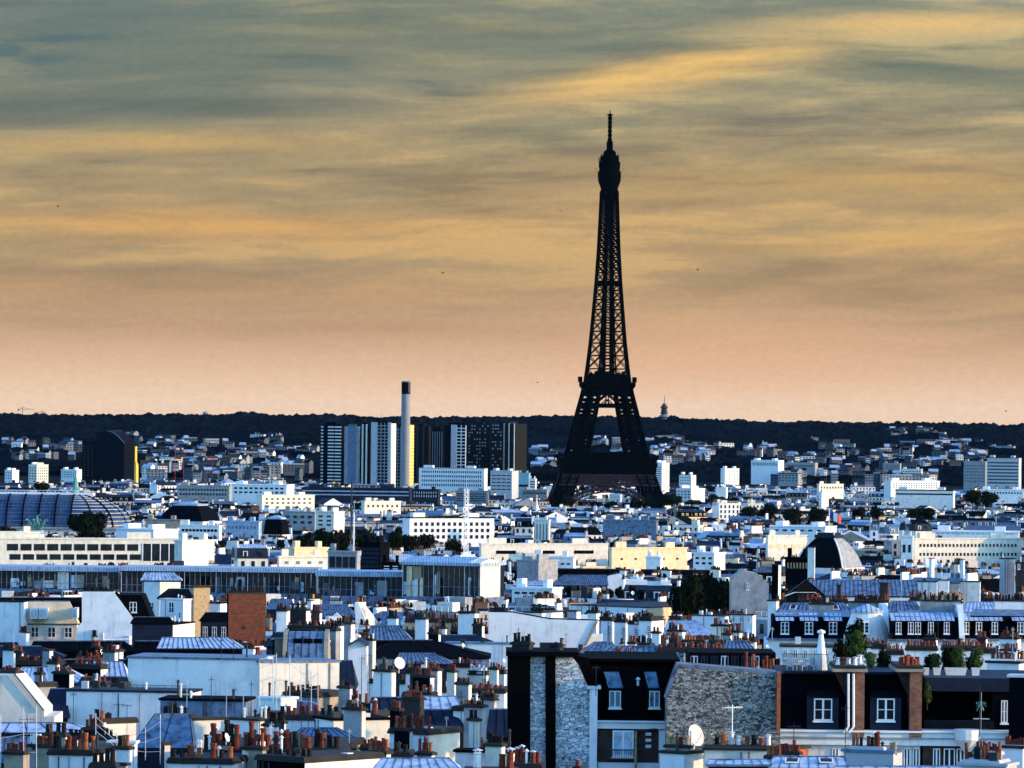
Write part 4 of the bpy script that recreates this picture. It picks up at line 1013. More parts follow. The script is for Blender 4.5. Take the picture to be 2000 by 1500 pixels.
def blockb(px0, pc, px1, yt, Y, label, wall='white_plaster', side=None, cap='dirt_shade_stone', th=25, depth=None, name='rooftop_block', cat='building', win=None, swin=None, stain=False, parapet=True, vis=None, group=None):
    """plain rendered block: win = (n, row top, row bottom, fraction wide) on the front, swin on the side"""
    B = CB(px0, pc, px1, yt, Y, th, depth=depth, z0=G(Y) - 1)
    root = thing(name, B.base(), label, cat, group)
    m = B.mb(); m.box(0, B.w, 0, B.d, B.z0, B.top - .2, wall); m.build('wall', root)
    if side: m = B.mb(); m.box(B.w - .2, B.w + .04, .05, B.d - .05, B.z0, B.top - .2, side); m.build('side_wall', root)  # cream here puts the warmth of the sunlit side into the colour
    m = B.mb(); m.box(-.15, B.w + .15, -.15, B.d + .15, B.top - .2, B.top, cap); m.build('coping' if parapet else 'roof', root)
    o = (B.o.x, B.o.y, 0)
    if Y < 1250:
        for _ in range(PR.randint(1, 4) if B.w > 2 else 0):
            m = B.mb(); x, y = PR.uniform(.3, B.w - .3), PR.uniform(.3, max(.4, B.d - .3)); h_ = PR.uniform(.4, 1.3); k_ = PR.choice(('galvanised', 'dark_metal', 'pale_stone', 'dark_metal'))
            if PR.random() < .6: m.lathe(x, y, [(.1, B.top), (.1, B.top + h_), (.2, B.top + h_), (.02, B.top + h_ + .2)], k_, 7)
            else: m.box(x - .3, x + .3, y - .3, y + .3, B.top, B.top + h_ * .6, k_)
            m.build('roof_vent', root)
        if B.w > 2.5:
            for _ in range(PR.randint(0, 3)): m = B.mb(); x = PR.uniform(.2, B.w - .2); m.bar((x, -.08, B.top - .3), (x, -.08, B.top - PR.uniform(3, 9)), .05, PR.choice(('dark_metal', 'grey_plaster', 'dark_metal'))); m.build('wall_pipe', root)
    if win:
        n, r0, r1, fw = win; z1, z0 = at(pc, r0, Y).z, at(pc, r1, Y).z
        for i in range(n): w_ = B.w / n * fw; window(root, o, B.yaw, B.w * (i + .5) / n - w_ / 2, z0, w_, z1 - z0)
    if swin:
        n, r0, r1, fw = swin; z1, z0 = at(pc, r0, Y).z, at(pc, r1, Y).z; oo = local(o, B.yaw, B.w, 0, 0)
        for i in range(n): w_ = B.d / n * fw; window(root, oo, B.yaw + math.pi / 2, B.d * (i + .5) / n - w_ / 2, z0, w_, z1 - z0)
    if vis: reserve(px0, px1, vis, Y)
    elif 600 < Y < 1500: reserve(px0, px1, yt + 16, Y)
    return root, B
# ------------------------------------------------------------------ landmark buildings in the middle distance
r, B = slab(1778, 1786, 2004, 1053, 2200, 'long white building with two rows of small dark windows, far right', 'cream_plaster', 27, 2, -22, (.12, .92), .5, .34, vis=1096)
slab(1760, 1783, 1786, 1049, 2195, 'pale blue shaded block joined to the long windowed building', 'white_plaster', 2, 1, 8, vis=1092)
slab(1822, 1990, 2000, 1041, 2320, 'upper setback storey behind the long white windowed building', 'white_plaster', 16, 1, 6, vis=1046, fh=.3)
slab(1190, 1195, 1345, 1072, 1960, 'long sunlit ochre building with white roof railing, right section', 'ochre_plaster', 5, 1, -28, vis=1110, win='slate', fh=.12, fw=.15)
slab(936, 940, 1190, 1064, 2050, 'long sunlit ochre and white building with dark awning, left section', 'cream_plaster', 3, 1, -24, vis=1092, win='slate', fh=.3, fw=.5)
slab(1040, 1120, 1125, 1090, 1900, 'white block with roof railing before the ochre building', 'white_plaster', 6, 1, 8, vis=1112, fh=.2)
slab(1010, 1052, 1090, 1097, 1800, 'grey blind wall below the white railed block', 'grey_plaster', 1, 1, 30, vis=1136, fh=.05, fw=.05)
slab(1262, 1290, 1296, 1090, 1850, 'small pale blue shed against the ochre building', 'white_plaster', 1, 1, 10, vis=1108, fh=.05, fw=.05)
slab(1496, 1500, 1578, 1047, 2300, 'broad white and ochre block left of the slate dome', 'cream_plaster', 5, 1, -28, vis=1085, win='ochre_plaster', fw=.8, fh=.25)
slab(1505, 1612, 1640, 1031, 2450, 'white building with three square windows behind the slate dome', 'white_plaster', 6, 1, 15, vis=1042)
slab(1355, 1395, 1418, 1082, 1900, 'pale blue house block right of the ochre building', 'white_plaster', 3, 2, 30, vis=1108)
slab(1178, 1282, 1286, 1018, 2650, 'long steel blue roofed hall in the middle distance', 'plain_zinc', 1, 1, 8, vis=1042, fh=.05, fw=.05)
slab(1045, 1072, 1075, 1017, 2600, 'tall beige wall with dark flue stripes left of the blue mansard', 'cream_plaster', 4, 1, 12, vis=1058, win='slate', fw=.2, fh=.9)
slab(616, 652, 672, 1001, 2700, 'cream block with bright yellow end wall above the grove', 'cream_plaster', 2, 3, 35, vis=1032)
slab(552, 615, 618, 1001, 2750, 'grey and white terraced block left of the yellow ended block', 'grey_plaster', 4, 2, 10, vis=1028)
slab(345, 448, 452, 950, 3900, 'long grey modern block with white framed bays', 'grey_plaster', 16, 2, 8, vis=972, bands=False, fw=.6)
slab(450, 560, 572, 948, 4000, 'long white modern block with square bays', 'white_plaster', 10, 2, 10, vis=968, win='dark_zinc', fw=.6)
slab(588, 800, 806, 955, 4100, 'very long low dark block with a white horizontal band', 'dark_zinc', 1, 2, 6, vis=973, bands=True, win='pale_zinc', fh=.3)
slab(805, 856, 860, 957, 4050, 'steel blue gridded office block below the white office', 'dark_zinc', 10, 2, 8, vis=974, win='pale_stone', fw=.25, fh=.6)
slab(890, 950, 955, 960, 4350, 'grey ribbed office block below the dotted white office', 'grey_plaster', 1, 4, 8, vis=982, bands=True, fh=.4)
slab(1728, 1740, 1840, 940, 4300, 'white apartment crescent with scalloped roofline on the right', 'white_plaster', 18, 3, -30, vis=956, fw=.35, fh=.5)
slab(1750, 1862, 1870, 959, 4000, 'long black roofed building on the right', 'pale_stone', 1, 1, 8, vis=972, top='slate', bands=True, fh=.3)
slab(1600, 1605, 1620, 962, 4100, 'dark block with a white end wall right of centre', 'white_plaster', 1, 1, 30, vis=988, fh=.05, fw=.05)
slab(1915, 2000, 2008, 958, 4200, 'white flat building at right edge below the big office', 'white_plaster', 14, 1, 8, vis=968)
slab(1596, 1600, 1650, 946, 4500, 'cream sunlit wide block right of the iron tower district', 'cream_plaster', 8, 1, -35, vis=958)
slab(1322, 1350, 1378, 955, 4400, 'white towered block right of the iron tower foot', 'white_plaster', 4, 3, 40, vis=976)
slab(1398, 1418, 1422, 953, 4450, 'blank white gable block near the dark trees right of the tower', 'white_plaster', 1, 1, 12, vis=975, fh=.05, fw=.05)
# white terraced building at left
r, B = slab(-36, -30, 350, 1053, 1750, 'long low white building with two rows of big dark openings at the left', 'cream_plaster', 4, 1, -16, vis=1095, fh=.02, fw=.02)
q = B.mb(); s = 1750 / F; sc_ = B.w / ((350 + 30))
for row, (ra, rb_, st, n) in enumerate(((1062, 1075, 13, 10), (1082, 1093, 18, 10))):
    for i in range(n):
        a = (st + 30 + i * 25.6) * sc_; z1, z0 = at(-30, ra, 1750).z, at(-30, rb_, 1750).z; q.box(a, a + 21 * sc_, -.1, .3, z0, z1, 'glass', nobottom=False)
z1, z0 = at(-30, 1061, 1750).z, at(-30, 1095, 1750).z
q.box((272 + 30) * sc_, (345 + 30) * sc_, -.1, .3, z0, z1, 'glass', nobottom=False); q.build('window_grid', r)
q = B.mb()
for i in range(5): x = (272 + 30 + i * 17) * sc_; q.box(x, x + .25, -.25, .1, z0, z1, 'white_paint')
q.build('mullions', r)
slab(340, 356, 415, 1058, 1700, 'blank sunlit peach end block right of the big dark openings', 'cream_plaster', 1, 1, -50, vis=1100, fh=.02, fw=.02)
slab(-34, -30, 72, 1042, 1800, 'cream roof box at the left edge above the dark openings', 'cream_plaster', 1, 1, -30, vis=1052, fh=.02, fw=.02)
slab(222, 300, 345, 1036, 2300, 'pale hipped white roof right of the round black tree', 'white_plaster', 1, 1, 40, vis=1052, fh=.02, fw=.02)
slab(283, 352, 355, 1017, 2600, 'brown flat fronted block right of the glass vault', 'beige_stone', 1, 1, 6, vis=1034, fh=.02, fw=.02, top='plain_zinc')
# glazed gallery across the left
def glazed(px0, pc, px1, yt, yg, yb, Y, label, th=3, gold=None, seed=1, name='glazed_gallery'):
    B = CB(px0, pc, px1, yt, Y, th, depth=16, z0=G(Y)); root = thing(name, B.base(), label, 'glass building')
    zg, zb = at(pc, yg, Y).z, at(pc, yb, Y).z; r = random.Random(seed)
    m = B.mb(); m.box(-.6, B.w + .6, -1.2, B.d, zg, B.top, 'pale_zinc', nobottom=False); m.build('roof', root)
    m = B.mb(); m.box(0, B.w, 0, B.d, zb, zg - .01, 'glass'); m.box(-.2, B.w + .2, -.8, B.d, G(Y), zb, 'plain_zinc'); m.build('wall', root)
    m = B.mb(); n = int(B.w / 1.45)
    for i in range(n + 1): x = B.w * i / n; m.box(x - .045, x + .045, -.16, .05, zb, zg, 'grey_plaster' if i % 6 else 'white_paint')
    m.box(0, B.w, -.14, .05, zb + (zg - zb) * .32, zb + (zg - zb) * .32 + .12, 'plain_zinc', nobottom=False); m.build('mullions', root)
    m = B.mb()
    for i in range(int(B.w / 1.7)):
        x = r.uniform(0, B.w - 3); h = r.uniform(.2, .75) * (zg - zb); b0_ = zb + r.uniform(0, .2) * (zg - zb); ww = r.choice((.3, .5, .8, 1.2, 2.4))
        m.box(x, x + ww, -.05, .05, b0_, min(zg - .3, b0_ + h), r.choice(('grey_plaster', 'office_glass', 'dark_zinc', 'teal_panel', 'beige_stone', 'slate', 'cream_plaster', 'curtained_glass', 'buff_clay')), nobottom=False); m.build('display_and_glint', root); m = B.mb()  # interior shapes; cream and buff ones paint warm glints on the glass
    if gold:
        for a, b, mt, h0, h1 in gold: m.box(B.w * a, B.w * b, -.07, .05, zb + (zg - zb) * h0, zb + (zg - zb) * h1, mt, nobottom=False); m.build('display_and_glint', root); m = B.mb()  # panels on the glass, the ochre ones painting golden reflections
    reserve(px0, px1, yb + 4, Y); return root, B
glazed(-40, 232, 234, 1108, 1117, 1152, 1500, 'long blue edged glazed gallery across the far left, left section', seed=3, gold=[(.56, .64, 'cream_plaster', 0, .95), (.68, .75, 'beige_stone', .1, .8)])
glazed(236, 618, 620, 1111, 1119, 1160, 1490, 'long blue edged glazed gallery, middle section behind the brick chimney', seed=5)
glazed(621, 786, 788, 1117, 1127, 1165, 1470, 'blue edged glazed gallery, right section ending at the gabled glass hall', seed=9, gold=[(.7, .82, 'grey_plaster', 0, .8)])
r, B = glazed(786, 938, 976, 1100, 1106, 1168, 1450, 'gabled glass hall with white roof and sunlit timber gable on its right', th=24, seed=12, gold=[(.05, .12, 'ochre_plaster', 0, .95), (.13, .24, 'buff_clay', .55, .95), (.22, .26, 'ochre_plaster', 0, .6), (.1, .2, 'pale_stone', 0, .5)], name='glass_hall')
m = B.mb(); s = 1450 / F; d = B.d = (976 - 938) * s / math.sin(R(24)); zr = at(950, 1092, 1450).z
m.box(B.w * .98, B.w + .05, 0, d, at(938, 1168, 1450).z, B.top, 'cream_plaster'); m.xprism([(0, B.top), (d, B.top), (d / 2, zr)], B.w - 3, B.w + .05, 'cream_plaster'); m.build('gable', r)
m = B.mb(); m.xprism([(-.8, B.top), (d + .8, B.top), (d / 2, zr + .3)], 0, B.w - 3, 'pale_zinc'); m.build('gabled_roof', r)
m = B.mb()
for i in range(11): y = d * i / 10; m.box(B.w + .05, B.w + .15, y - .06, y + .06, at(938, 1168, 1450).z, B.top - .2, 'white_paint')
m.build('mullions', r)
slab(640, 697, 703, 1080, 1600, 'small glass roof pavilion with white frame above the gallery', 'grey_plaster', 4, 1, 12, vis=1115, win='glass', fw=.85, fh=.8, name='roof_pavilion', cat='pavilion')
slab(705, 742, 760, 1062, 1620, 'dark scaffold wrapped block above the gallery', 'slate', 5, 5, 30, vis=1115, win='dark_zinc', fw=.85, fh=.7, name='scaffolded_block', cat='building')
slab(563, 575, 640, 1072, 1750, 'small ochre sunlit roof house above the gallery', 'ochre_plaster', 1, 1, -35, vis=1088, fw=.1, fh=.1, name='rooftop_house', cat='house')
slab(541, 545, 640, 1089, 1650, 'low cream sunlit roof block above the gallery', 'cream_plaster', 4, 1, -28, vis=1108, win='plain_zinc', fw=.3, fh=.4)
slab(745, 782, 785, 1101, 1560, 'black roof box with white ducts beside the gabled glass hall', 'slate', 2, 2, 10, vis=1116, win='white_paint', fw=.6, fh=.3, name='roof_plant_box', cat='roof box')

# more pieces of the middle distance left of the grove
def low_dome(px0, px1, yt, yb, Y, label, top='pale_zinc', body='slate', k=.55):
    a, b = at(px0, yb, Y), at(px1, yb, Y); zt = at((px0 + px1) / 2, yt, Y).z; w_ = (b.x - a.x) / 2; cx = (a.x + b.x) / 2; root = thing('domed_pavilion', (cx, Y + w_, G(Y)), label, 'domed building')
    m = MB().frame((cx, Y + w_, 0), -.35); h = zt - a.z
    for (r0, h0), (r1, h1) in (((1, 0), (.92, .45)), ((.92, .45), (k + .16, .82)), ((k + .16, .82), (k, 1))):
        for j in range(4):
            A = [(-1, -1), (1, -1), (1, 1), (-1, 1)]; j2 = (j + 1) % 4; r0_, r1_ = r0 * w_ * .8, r1 * w_ * .8
            m.face([(A[j][0] * r0_, A[j][1] * r0_, a.z + h * h0), (A[j2][0] * r0_, A[j2][1] * r0_, a.z + h * h0), (A[j2][0] * r1_, A[j2][1] * r1_, a.z + h * h1), (A[j][0] * r1_, A[j][1] * r1_, a.z + h * h1)], body)
    m.build('dome', root); m = MB().frame((cx, Y + w_, 0), -.35); k2 = k * w_ * .84; m.box(-k2, k2, -k2, k2, zt - .1, zt + .5, top); m.frustum((-k2, k2, -k2, k2), zt + .5, (-.3, .3, -.3, .3), zt + 1.8, top); m.build('roof', root)
    m = MB().frame((cx, Y + w_, 0), -.35); k3 = w_ * .84; m.box(-k3, k3, -k3, k3, G(Y), a.z, 'pale_stone'); m.build('wall', root); reserve(px0, px1, yb, Y); OCC.append((lookpx(px0, yb)[0], lookpx(px1, yb)[0], Y - 3, Y + 2 * w_ + 5))
low_dome(312, 424, 988, 1018, 2750, 'broad low black dome with pale flat crown right of the glass vault')
low_dome(514, 564, 1014, 1044, 2450, 'small black mansard pavilion left of the dark grove', k=.7)
slab(786, 800, 965, 1012, 2600, 'white palace front with rows of big dark windows right of the grove', 'white_plaster', 14, 3, -25, vis=1058, fw=.5, fh=.55, top='slate')
slab(350, 428, 432, 1028, 2350, 'white awning topped market roof left of the black pavilion', 'white_plaster', 10, 1, 12, vis=1044, fh=.4, win='slate', fw=.75)
slab(440, 505, 510, 1020, 2500, 'pale zinc gallery roof left of the small black pavilion', 'pale_zinc', 8, 1, 12, vis=1040, fh=.4, win='plain_zinc', fw=.5)
slab(500, 512, 612, 968, 3600, 'sunlit cream block with small dark windows in the left middle distance', 'cream_plaster', 9, 2, -35, vis=988, fw=.4)
slab(706, 712, 782, 980, 3400, 'sunlit peach wide block above the long poles', 'cream_plaster', 7, 1, -35, vis=996, fw=.4, fh=.4)
# ------------------------------------------------------------------ near roofs, bottom right
MX_T, MX_S, MX_C, MX_B = ['terracotta'] * 3 + ['orange_clay'], ['soot_shade_clay'], ['capped', 'capped', 'terracotta', 'metal'], ['buff_clay', 'orange_clay', 'buff_clay', 'terracotta']
def poly_wall(parent, pts, Y, th, mt, name='wall'):
    """upright slab with a traced outline (image points at distance Y)"""
    p3 = [at(x, y, Y) for x, y in pts]; o = min(p3, key=lambda p: p.x); m = MB().frame((o.x, Y, 0))
    m.prism([(p.x - o.x, p.z) for p in p3], 0, th, mt); return m.build(name, parent)
Y = 400; s = Y / F
zg = G(Y) - 2
def ZB(px): return 1500 + 900
# A: pale rubble party wall with black flues
p = at(1075, 1400, Y); root = thing('rubble_gable_building', (p.x, Y, zg), 'tall gable of pale rubble stone with two black flue strips and sloping right shoulder', 'building')
ty = 1900
poly_wall(root, [(1030, 1279), (1118, 1284), (1130, 1300), (1152, 1350), (1152, ty), (1030, ty)], Y, 6, 'pale_rubble')
poly_wall(root, [(991, 1277), (1036, 1277), (1035, ty), (991, ty)], Y - .5, 7, 'lead_black', 'flue')
poly_wall(root, [(1065, 1282), (1085, 1282), (1087, ty), (1067, ty)], Y - .35, .8, 'lead_black', 'flue')
m = MB(); a, b = at(988, 1275, Y), at(1130, 1281, Y); m.box(a.x, b.x, Y - .8, Y + 6.2, b.z - .05, a.z + .15, 'slate', nobottom=False)
a, b, c_ = at(1122, 1281, Y), at(1152, 1346, Y), at(1166, 1346, Y)
m.build('coping', root)
poly_wall(root, [(1118, 1281), (1145, 1284), (1172, 1349), (1152, 1353)], Y + .6, 6, 'lead_black', 'roof_edge')
stack(root, 1000, 1034, 1041, 1254, 1277, Y + 2, 'dirt_shade_stone', 5, 14, MX_S)
stack(root, 1072, 1092, 1096, 1266, 1282, Y + 2, 'dirt_shade_stone', 4, 9, MX_S)
# B: black mansard with two skylights over two windows
root = thing('black_mansard_house', (at(1230, 1400, Y).x, Y, zg), 'black mansard roof with two slanted skylights above two small windows, brick wall below', 'building')
f0, f1 = at(1128, 1395, Y + 1.2), at(1330, 1292, Y + 4); e0, e1 = at(1148, 1408, Y + 1), at(1300, 1408, Y + 1); r0, r1 = at(1146, 1291, Y + 4.2), at(1328, 1292, Y + 4.2)
m = MB()
m.face([tuple(e0), tuple(e1), tuple(r1), tuple(r0)], 'lead_black'); zt = r0.z
m.face([tuple(r0), tuple(r1), (r1.x, Y + 14, zt + .3), (r0.x, Y + 14, zt + .3)], 'slate'); m.face([(e0.x, Y + 1, e0.z), tuple(r0), (r0.x, Y + 14, zt + .3), (e0.x, Y + 14, e0.z)], 'slate')
m.face([(e1.x, Y + 1, e1.z), (e1.x, Y + 14, e1.z), (r1.x, Y + 14, zt + .3), tuple(r1)], 'slate')
m.box(at(1150, 1291, Y).x, at(1331, 1291, Y).x, Y + 3.6, Y + 14, zt, zt + .22, 'lead_black', nobottom=False); m.build('roof', root)
for (sx0, sx1, sx2, sx3, wx0, wx1) in ((1180, 1207, 1189, 1216, 1190, 1213), (1259, 1280, 1267, 1287, 1268, 1289)):
    sk = MB(); q0, q1, q2, q3 = at(sx2, 1343, Y + 1.9), at(sx3, 1343, Y + 1.9), at(sx1, 1313, Y + 3.3), at(sx0, 1313, Y + 3.3)
    sk.face([tuple(q0), tuple(q1), tuple(q2), tuple(q3)], 'blue_glass')
    for u, v in ((q0, q1), (q1, q2), (q2, q3), (q3, q0)): sk.bar(u, v, .05, 'plain_zinc')
    sk.build('skylight', root)
    a, b = at(wx0, 1383, Y), at(wx1, 1350, Y); mm = MB(); mm.box(a.x - .2, b.x + .25, Y + .4, Y + 3, a.z - .3, b.z + .1, 'lead_black'); mm.build('dormer', root)
    window(root, (a.x, Y + .4, 0), 0, 0, a.z, b.x - a.x, b.z - a.z, bars=0, fr='galvanised', gl='blue_glass')
vp = at(1246, 1330, Y + 1.5); m = MB().frame(vp); m.lathe(0, 0, [(.09, -.35), (.09, .12), (.2, .12), (.02, .3)], 'galvanised', 8); m.build('roof_vent', root)
a, b = at(1166, 1410, Y), at(1300, 1424, Y); m = MB(); m.box(a.x, b.x, Y - .15, Y + 12, b.z, a.z, 'white_plaster'); m.bar((a.x, Y - .3, a.z + .05), (b.x, Y - .3, a.z + .05), .09, 'galvanised', 6); m.build('cornice', root)
a, b = at(1168, 1425, Y), at(1288, 1490, Y); m = MB(); m.box(a.x, b.x, Y + .1, Y + 12, b.z, a.z, 'dark_brick'); m.build('brick_wall', root)
m = MB(); m.box(a.x, b.x + .5, Y, Y + 12, zg, b.z - .01, 'white_plaster'); m.box(b.x - .06, b.x + .5, Y - .02, Y + 12, b.z, a.z, 'white_plaster'); m.build('wall', root)
a, b = at(1148, 1345, Y), at(1167, 1345, Y); m = MB(); m.box(a.x + .15, b.x, Y - .4, Y + 2, zg, a.z, 'white_plaster'); m.box(a.x - .1, b.x + .25, Y - .5, Y + 2.1, a.z, a.z + .18, 'pale_stone'); m.build('end_pier', root)
a, b = at(1196, 1478, Y), at(1238, 1427, Y); window(root, (a.x, Y + .05, 0), 0, 0, a.z, b.x - a.x, b.z - a.z, bars=0, gl='curtained_glass')
m = MB()
for i in range(14): x = a.x - .3 + (b.x - a.x + .6) * i / 13; m.bar((x, Y - .35, a.z - .1), (x, Y - .35, a.z + .55), .02, 'dark_metal')
m.box(a.x - .35, b.x + .35, Y - .4, Y - .32, a.z + .5, a.z + .58, 'dark_metal', nobottom=False); m.box(a.x - .35, b.x + .35, Y - .4, Y, a.z - .2, a.z - .1, 'dark_metal', nobottom=False); m.build('balcony_rail', root)
m = MB()
for k_ in range(3): z = at(1280, 1431 + k_ * 12, Y).z; m.box(at(1276, 0, Y).x + 6 * 0, at(1287, 0, Y).x, Y - .03, Y + .2, z - .22, z, 'white_plaster', nobottom=False)
m.build('quoins', root)
m = MB(); q = at(1242, 1428, Y - .4); m.bar((q.x, q.y, q.z), (q.x + .1, q.y, zg + 5), .09, 'buff_clay', 6); m.bar((q.x, q.y, q.z), (q.x + 1.6, q.y + .3, q.z + .15), .08, 'dark_metal', 6); m.build('drainpipe', root)
# C: rough dark rubble gable
root = thing('dark_rubble_gable', (at(1410, 1400, Y).x, Y - 3, zg), 'wide gable wall of rough dark rubble stone with slanting left edge and zinc coping', 'building')
Yc = 396
poly_wall(root, [(1302, 1362), (1326, 1302), (1524, 1318), (1524, ty), (1302, ty)], Yc, 8, 'rubble')
m = MB()
for (u, v) in (((1299, 1362), (1324, 1299)), ((1324, 1299), (1524, 1315))):
    m.bar(at(*u, Yc + .1), at(*v, Yc + .1), .16, 'plain_zinc')
m.build('coping', root)
m = MB(); a, b = at(1518, 1313, Yc - .6), at(1524, 1428, Yc - .6); m.box(a.x, b.x, Yc - .6, Yc + .1, b.z, a.z, 'orange_clay'); m.build('brick_edge', root)
# D: terrace railing storey behind the rubble gable, with chairs, umbrella
root = thing('dark_mansard_row', (at(1650, 1400, Y).x, Y, zg), 'long dark blue black mansard with two white framed windows between brick chimneys', 'building')
m = MB(); e = at(1526, 1428, Y); f = at(1795, 1428, Y); t0, t1 = at(1530, 1315, Y + 3), at(1795, 1318, Y + 3)
m.face([(e.x, Y, e.z), (f.x, Y, e.z), (t1.x, Y + 3, t0.z), (t0.x, Y + 3, t0.z)], 'slate'); m.box(e.x, f.x, Y + 3, Y + 16, e.z, t0.z, 'dark_zinc'); m.build('roof', root)
m = MB(); m.box(t0.x, t1.x, Y + 2.5, Y + 3.2, t0.z, t0.z + .2, 'dark_zinc', nobottom=False); m.build('roof_edge', root)
for (x0, x1) in ((1589, 1625), (1712, 1747)):
    a, b = at(x0, 1407, Y), at(x1, 1364, Y)
    m = MB(); m.box(a.x - .5, b.x + .5, Y - .3, Y + 3, a.z - .7, b.z + .12, 'dark_zinc'); m.frustum((a.x - .6, b.x + .6, Y - .5, Y + 3), b.z + .12, (a.x - .3, b.x + .3, Y + .5, Y + 3), b.z + .5, 'slate'); m.build('dormer', root)
    window(root, (a.x, Y - .3, 0), 0, 0, a.z, b.x - a.x, b.z - a.z, bars=1)
m = MB(); a, b = at(1520, 1428, Y - .5), at(1800, 1456, Y - .5)
m.box(a.x, b.x, Y - .8, Y + 14, b.z, a.z, 'white_plaster'); m.box(a.x - .1, b.x, Y - 1.0, Y + 1, a.z, a.z + .14, 'white_paint'); m.box(a.x - .1, b.x, Y - .95, Y + 1, (a.z + b.z) / 2, (a.z + b.z) / 2 + .12, 'grey_plaster', nobottom=False); m.build('cornice', root)
m = MB(); m.box(a.x + .1, b.x - .1, Y - .4, Y + 14, zg, b.z - .01, 'pale_stone'); m.build('wall', root)
for i, x in enumerate((1625, 1765, 1783)):
    q, w2 = at(x, 1500, Y - .4), at(x + 13, 1461, Y - .4); window(root, (q.x, Y - .4, 0), 0, 0, q.z, w2.x - q.x, w2.z - q.z, bars=0)
for (x0, xm, x1, ph_, n, mixk) in ((1630, 1686, 1693, 13, 5, ['metal', 'metal', 'terracotta']), (1752, 1798, 1804, 15, 7, MX_T)):
    a, b = at(xm - 14, 1312, Y - .7), at(xm, 1440, Y - .7)
    zt = a.z
    m = MB(); m.xprism([(Y - .9, b.z), (Y - .9, zt), (Y + 6, zt), (Y + 6, b.z)], a.x - .25, b.x, 'brick'); m.box(b.x, b.x + .05, Y - .88, Y + 5.9, b.z, zt, 'brick'); ch = m.build('chimney_stack', root)
    m = MB(); l0 = at(x0, 1312, Y + 1.0); l1 = at(x0 + 24, 1360, Y + 1.0); m.prism([(l0.x, zt), (a.x - .1, zt), (a.x - .1, b.z), (l1.x - .1, l1.z)], Y + .2, Y + 5, 'dark_brick'); m.build('chimney_shoulder', root)
    m = MB(); m.box(l0.x - .25, b.x + .25, Y - 1.2, Y + 6.2, zt, zt + .22, 'beige_stone', nobottom=False); m.box(l0.x - .1, b.x + .1, Y - 1.05, Y + 6.1, zt + .22, zt + .45, 'dirt_shade_stone'); cp = m.build('chimney_cap', root)
    for i in range(n): add_pot(cp, (l0.x + .2 + (b.x - l0.x - .4) * i / (n - 1), Y + PR.uniform(-.3, 1.6), zt + .44), ph_ * s * PR.uniform(.7, 1.3), PR.choice(mixk), PR)
for dx_ in (1657, 1667):
    m = MB(); a, b = at(dx_, 1316, Y - 1.2), at(dx_, 1420, Y - 1.2); m.bar(a, b, .09, 'white_paint', 7); m.bar(b, b + Vector((-.35, 0, -.4)), .09, 'white_paint', 7); m.build('drainpipe', root)
# E: recessed dark terrace at right
root = thing('recessed_terrace_flat', (at(1880, 1400, Y).x, Y, zg), 'dark recessed roof terrace under a blue fascia, right of the second brick chimney', 'building')
m = MB(); a, b = at(1806, 1322, Y + 2), at(1966, 1350, Y + 2); m.box(a.x, b.x + 4, Y + 1, Y + 14, b.z, a.z, 'dark_zinc', nobottom=False); m.build('fascia', root)
m = MB(); c_ = at(1806, 1432, Y); m.box(a.x, b.x + 4, Y + 4, Y + 14, c_.z, b.z - .01, 'lead_black'); m.box(b.x - 1.1, b.x + 4, Y + 1.2, Y + 4, c_.z, b.z - .01, 'slate'); m.build('wall', root)
q, w2 = at(1955, 1412, Y + 1.2), at(1968, 1368, Y + 1.2); window(root, (q.x, Y + 1.2, 0), 0, 0, q.z, w2.x - q.x, w2.z - q.z, bars=1)
m = MB(); a, b = at(1800.5, 1430, Y - .5), at(1990, 1458, Y - .5); m.box(a.x, b.x, Y - .8, Y + 14, b.z, a.z, 'white_plaster'); m.box(a.x, b.x, Y - 1.0, Y + 1, a.z, a.z + .14, 'white_paint'); m.box(a.x, b.x, Y - .9, Y + .2, (a.z + b.z) / 2, (a.z + b.z) / 2 + .1, 'grey_plaster', nobottom=False)
c_ = at(1866, 1428, Y - 1.4); d_ = at(1916, 1446, Y - 1.4); m.lathe((c_.x + d_.x) / 2, Y - .8, [(.3, b.z - .4), (.95, d_.z), (1.0, c_.z + .1)], 'white_plaster', 14); m.build('cornice', root)
m = MB(); m.box(a.x + .1, b.x, Y - .4, Y + 14, zg, b.z - .01, 'dark_brick'); m.build('lower_wall', root)
for x, w_ in ((1822, 14), (1843, 22), (1868, 16)):
    q, w2 = at(x, 1500, Y - .4), at(x + w_, 1462, Y - .4); window(root, (q.x, Y - .4, 0), 0, 0, q.z, w2.x - q.x, w2.z - q.z, bars=0)
m = MB(); a = at(1806, 1420, Y + .2); b = at(1940, 1420, Y + .2)
for i in range(50): x = a.x + (b.x - a.x) * i / 49; m.bar((x, Y + .2, a.z - .3), (x, Y + .2, a.z + .5), .018, 'dark_metal')
m.bar((a.x, Y + .2, a.z + .5), (b.x, Y + .2, a.z + .5), .03, 'dark_zinc'); m.build('railing', root)
blockb(1972, 2002, 2010, 1318, 398, 'dark slate roof corner with pots at the right edge below the planters', 'slate', th=15, cap='pale_stone')
p = at(1916, 1428, Y + 1); root = thing('metal_palm_ornament', tuple(p), 'slim terrace pole with a small green leaf ornament in the dark terrace', 'ornament'); m = MB().frame(p); m.bar((0, 0, 0), (0, 0, 2.9), .03, 'galvanised'); m.box(-.6, .6, -.3, .3, .9, .95, 'galvanised', nobottom=False); m.build('pole', root)
m = MB().frame(p)
for i in range(14):
    a = i * .449; m.face([(0, 0, 2.2), (.38 * math.cos(a), .3 * math.sin(a), 1.9 + .3 * math.sin(i * 2.1)), (.42 * math.cos(a + .3), .3 * math.sin(a + .3), 1.75 + .3 * math.sin(i * 2.1))], 'verdigris')
m.build('leaves', root)
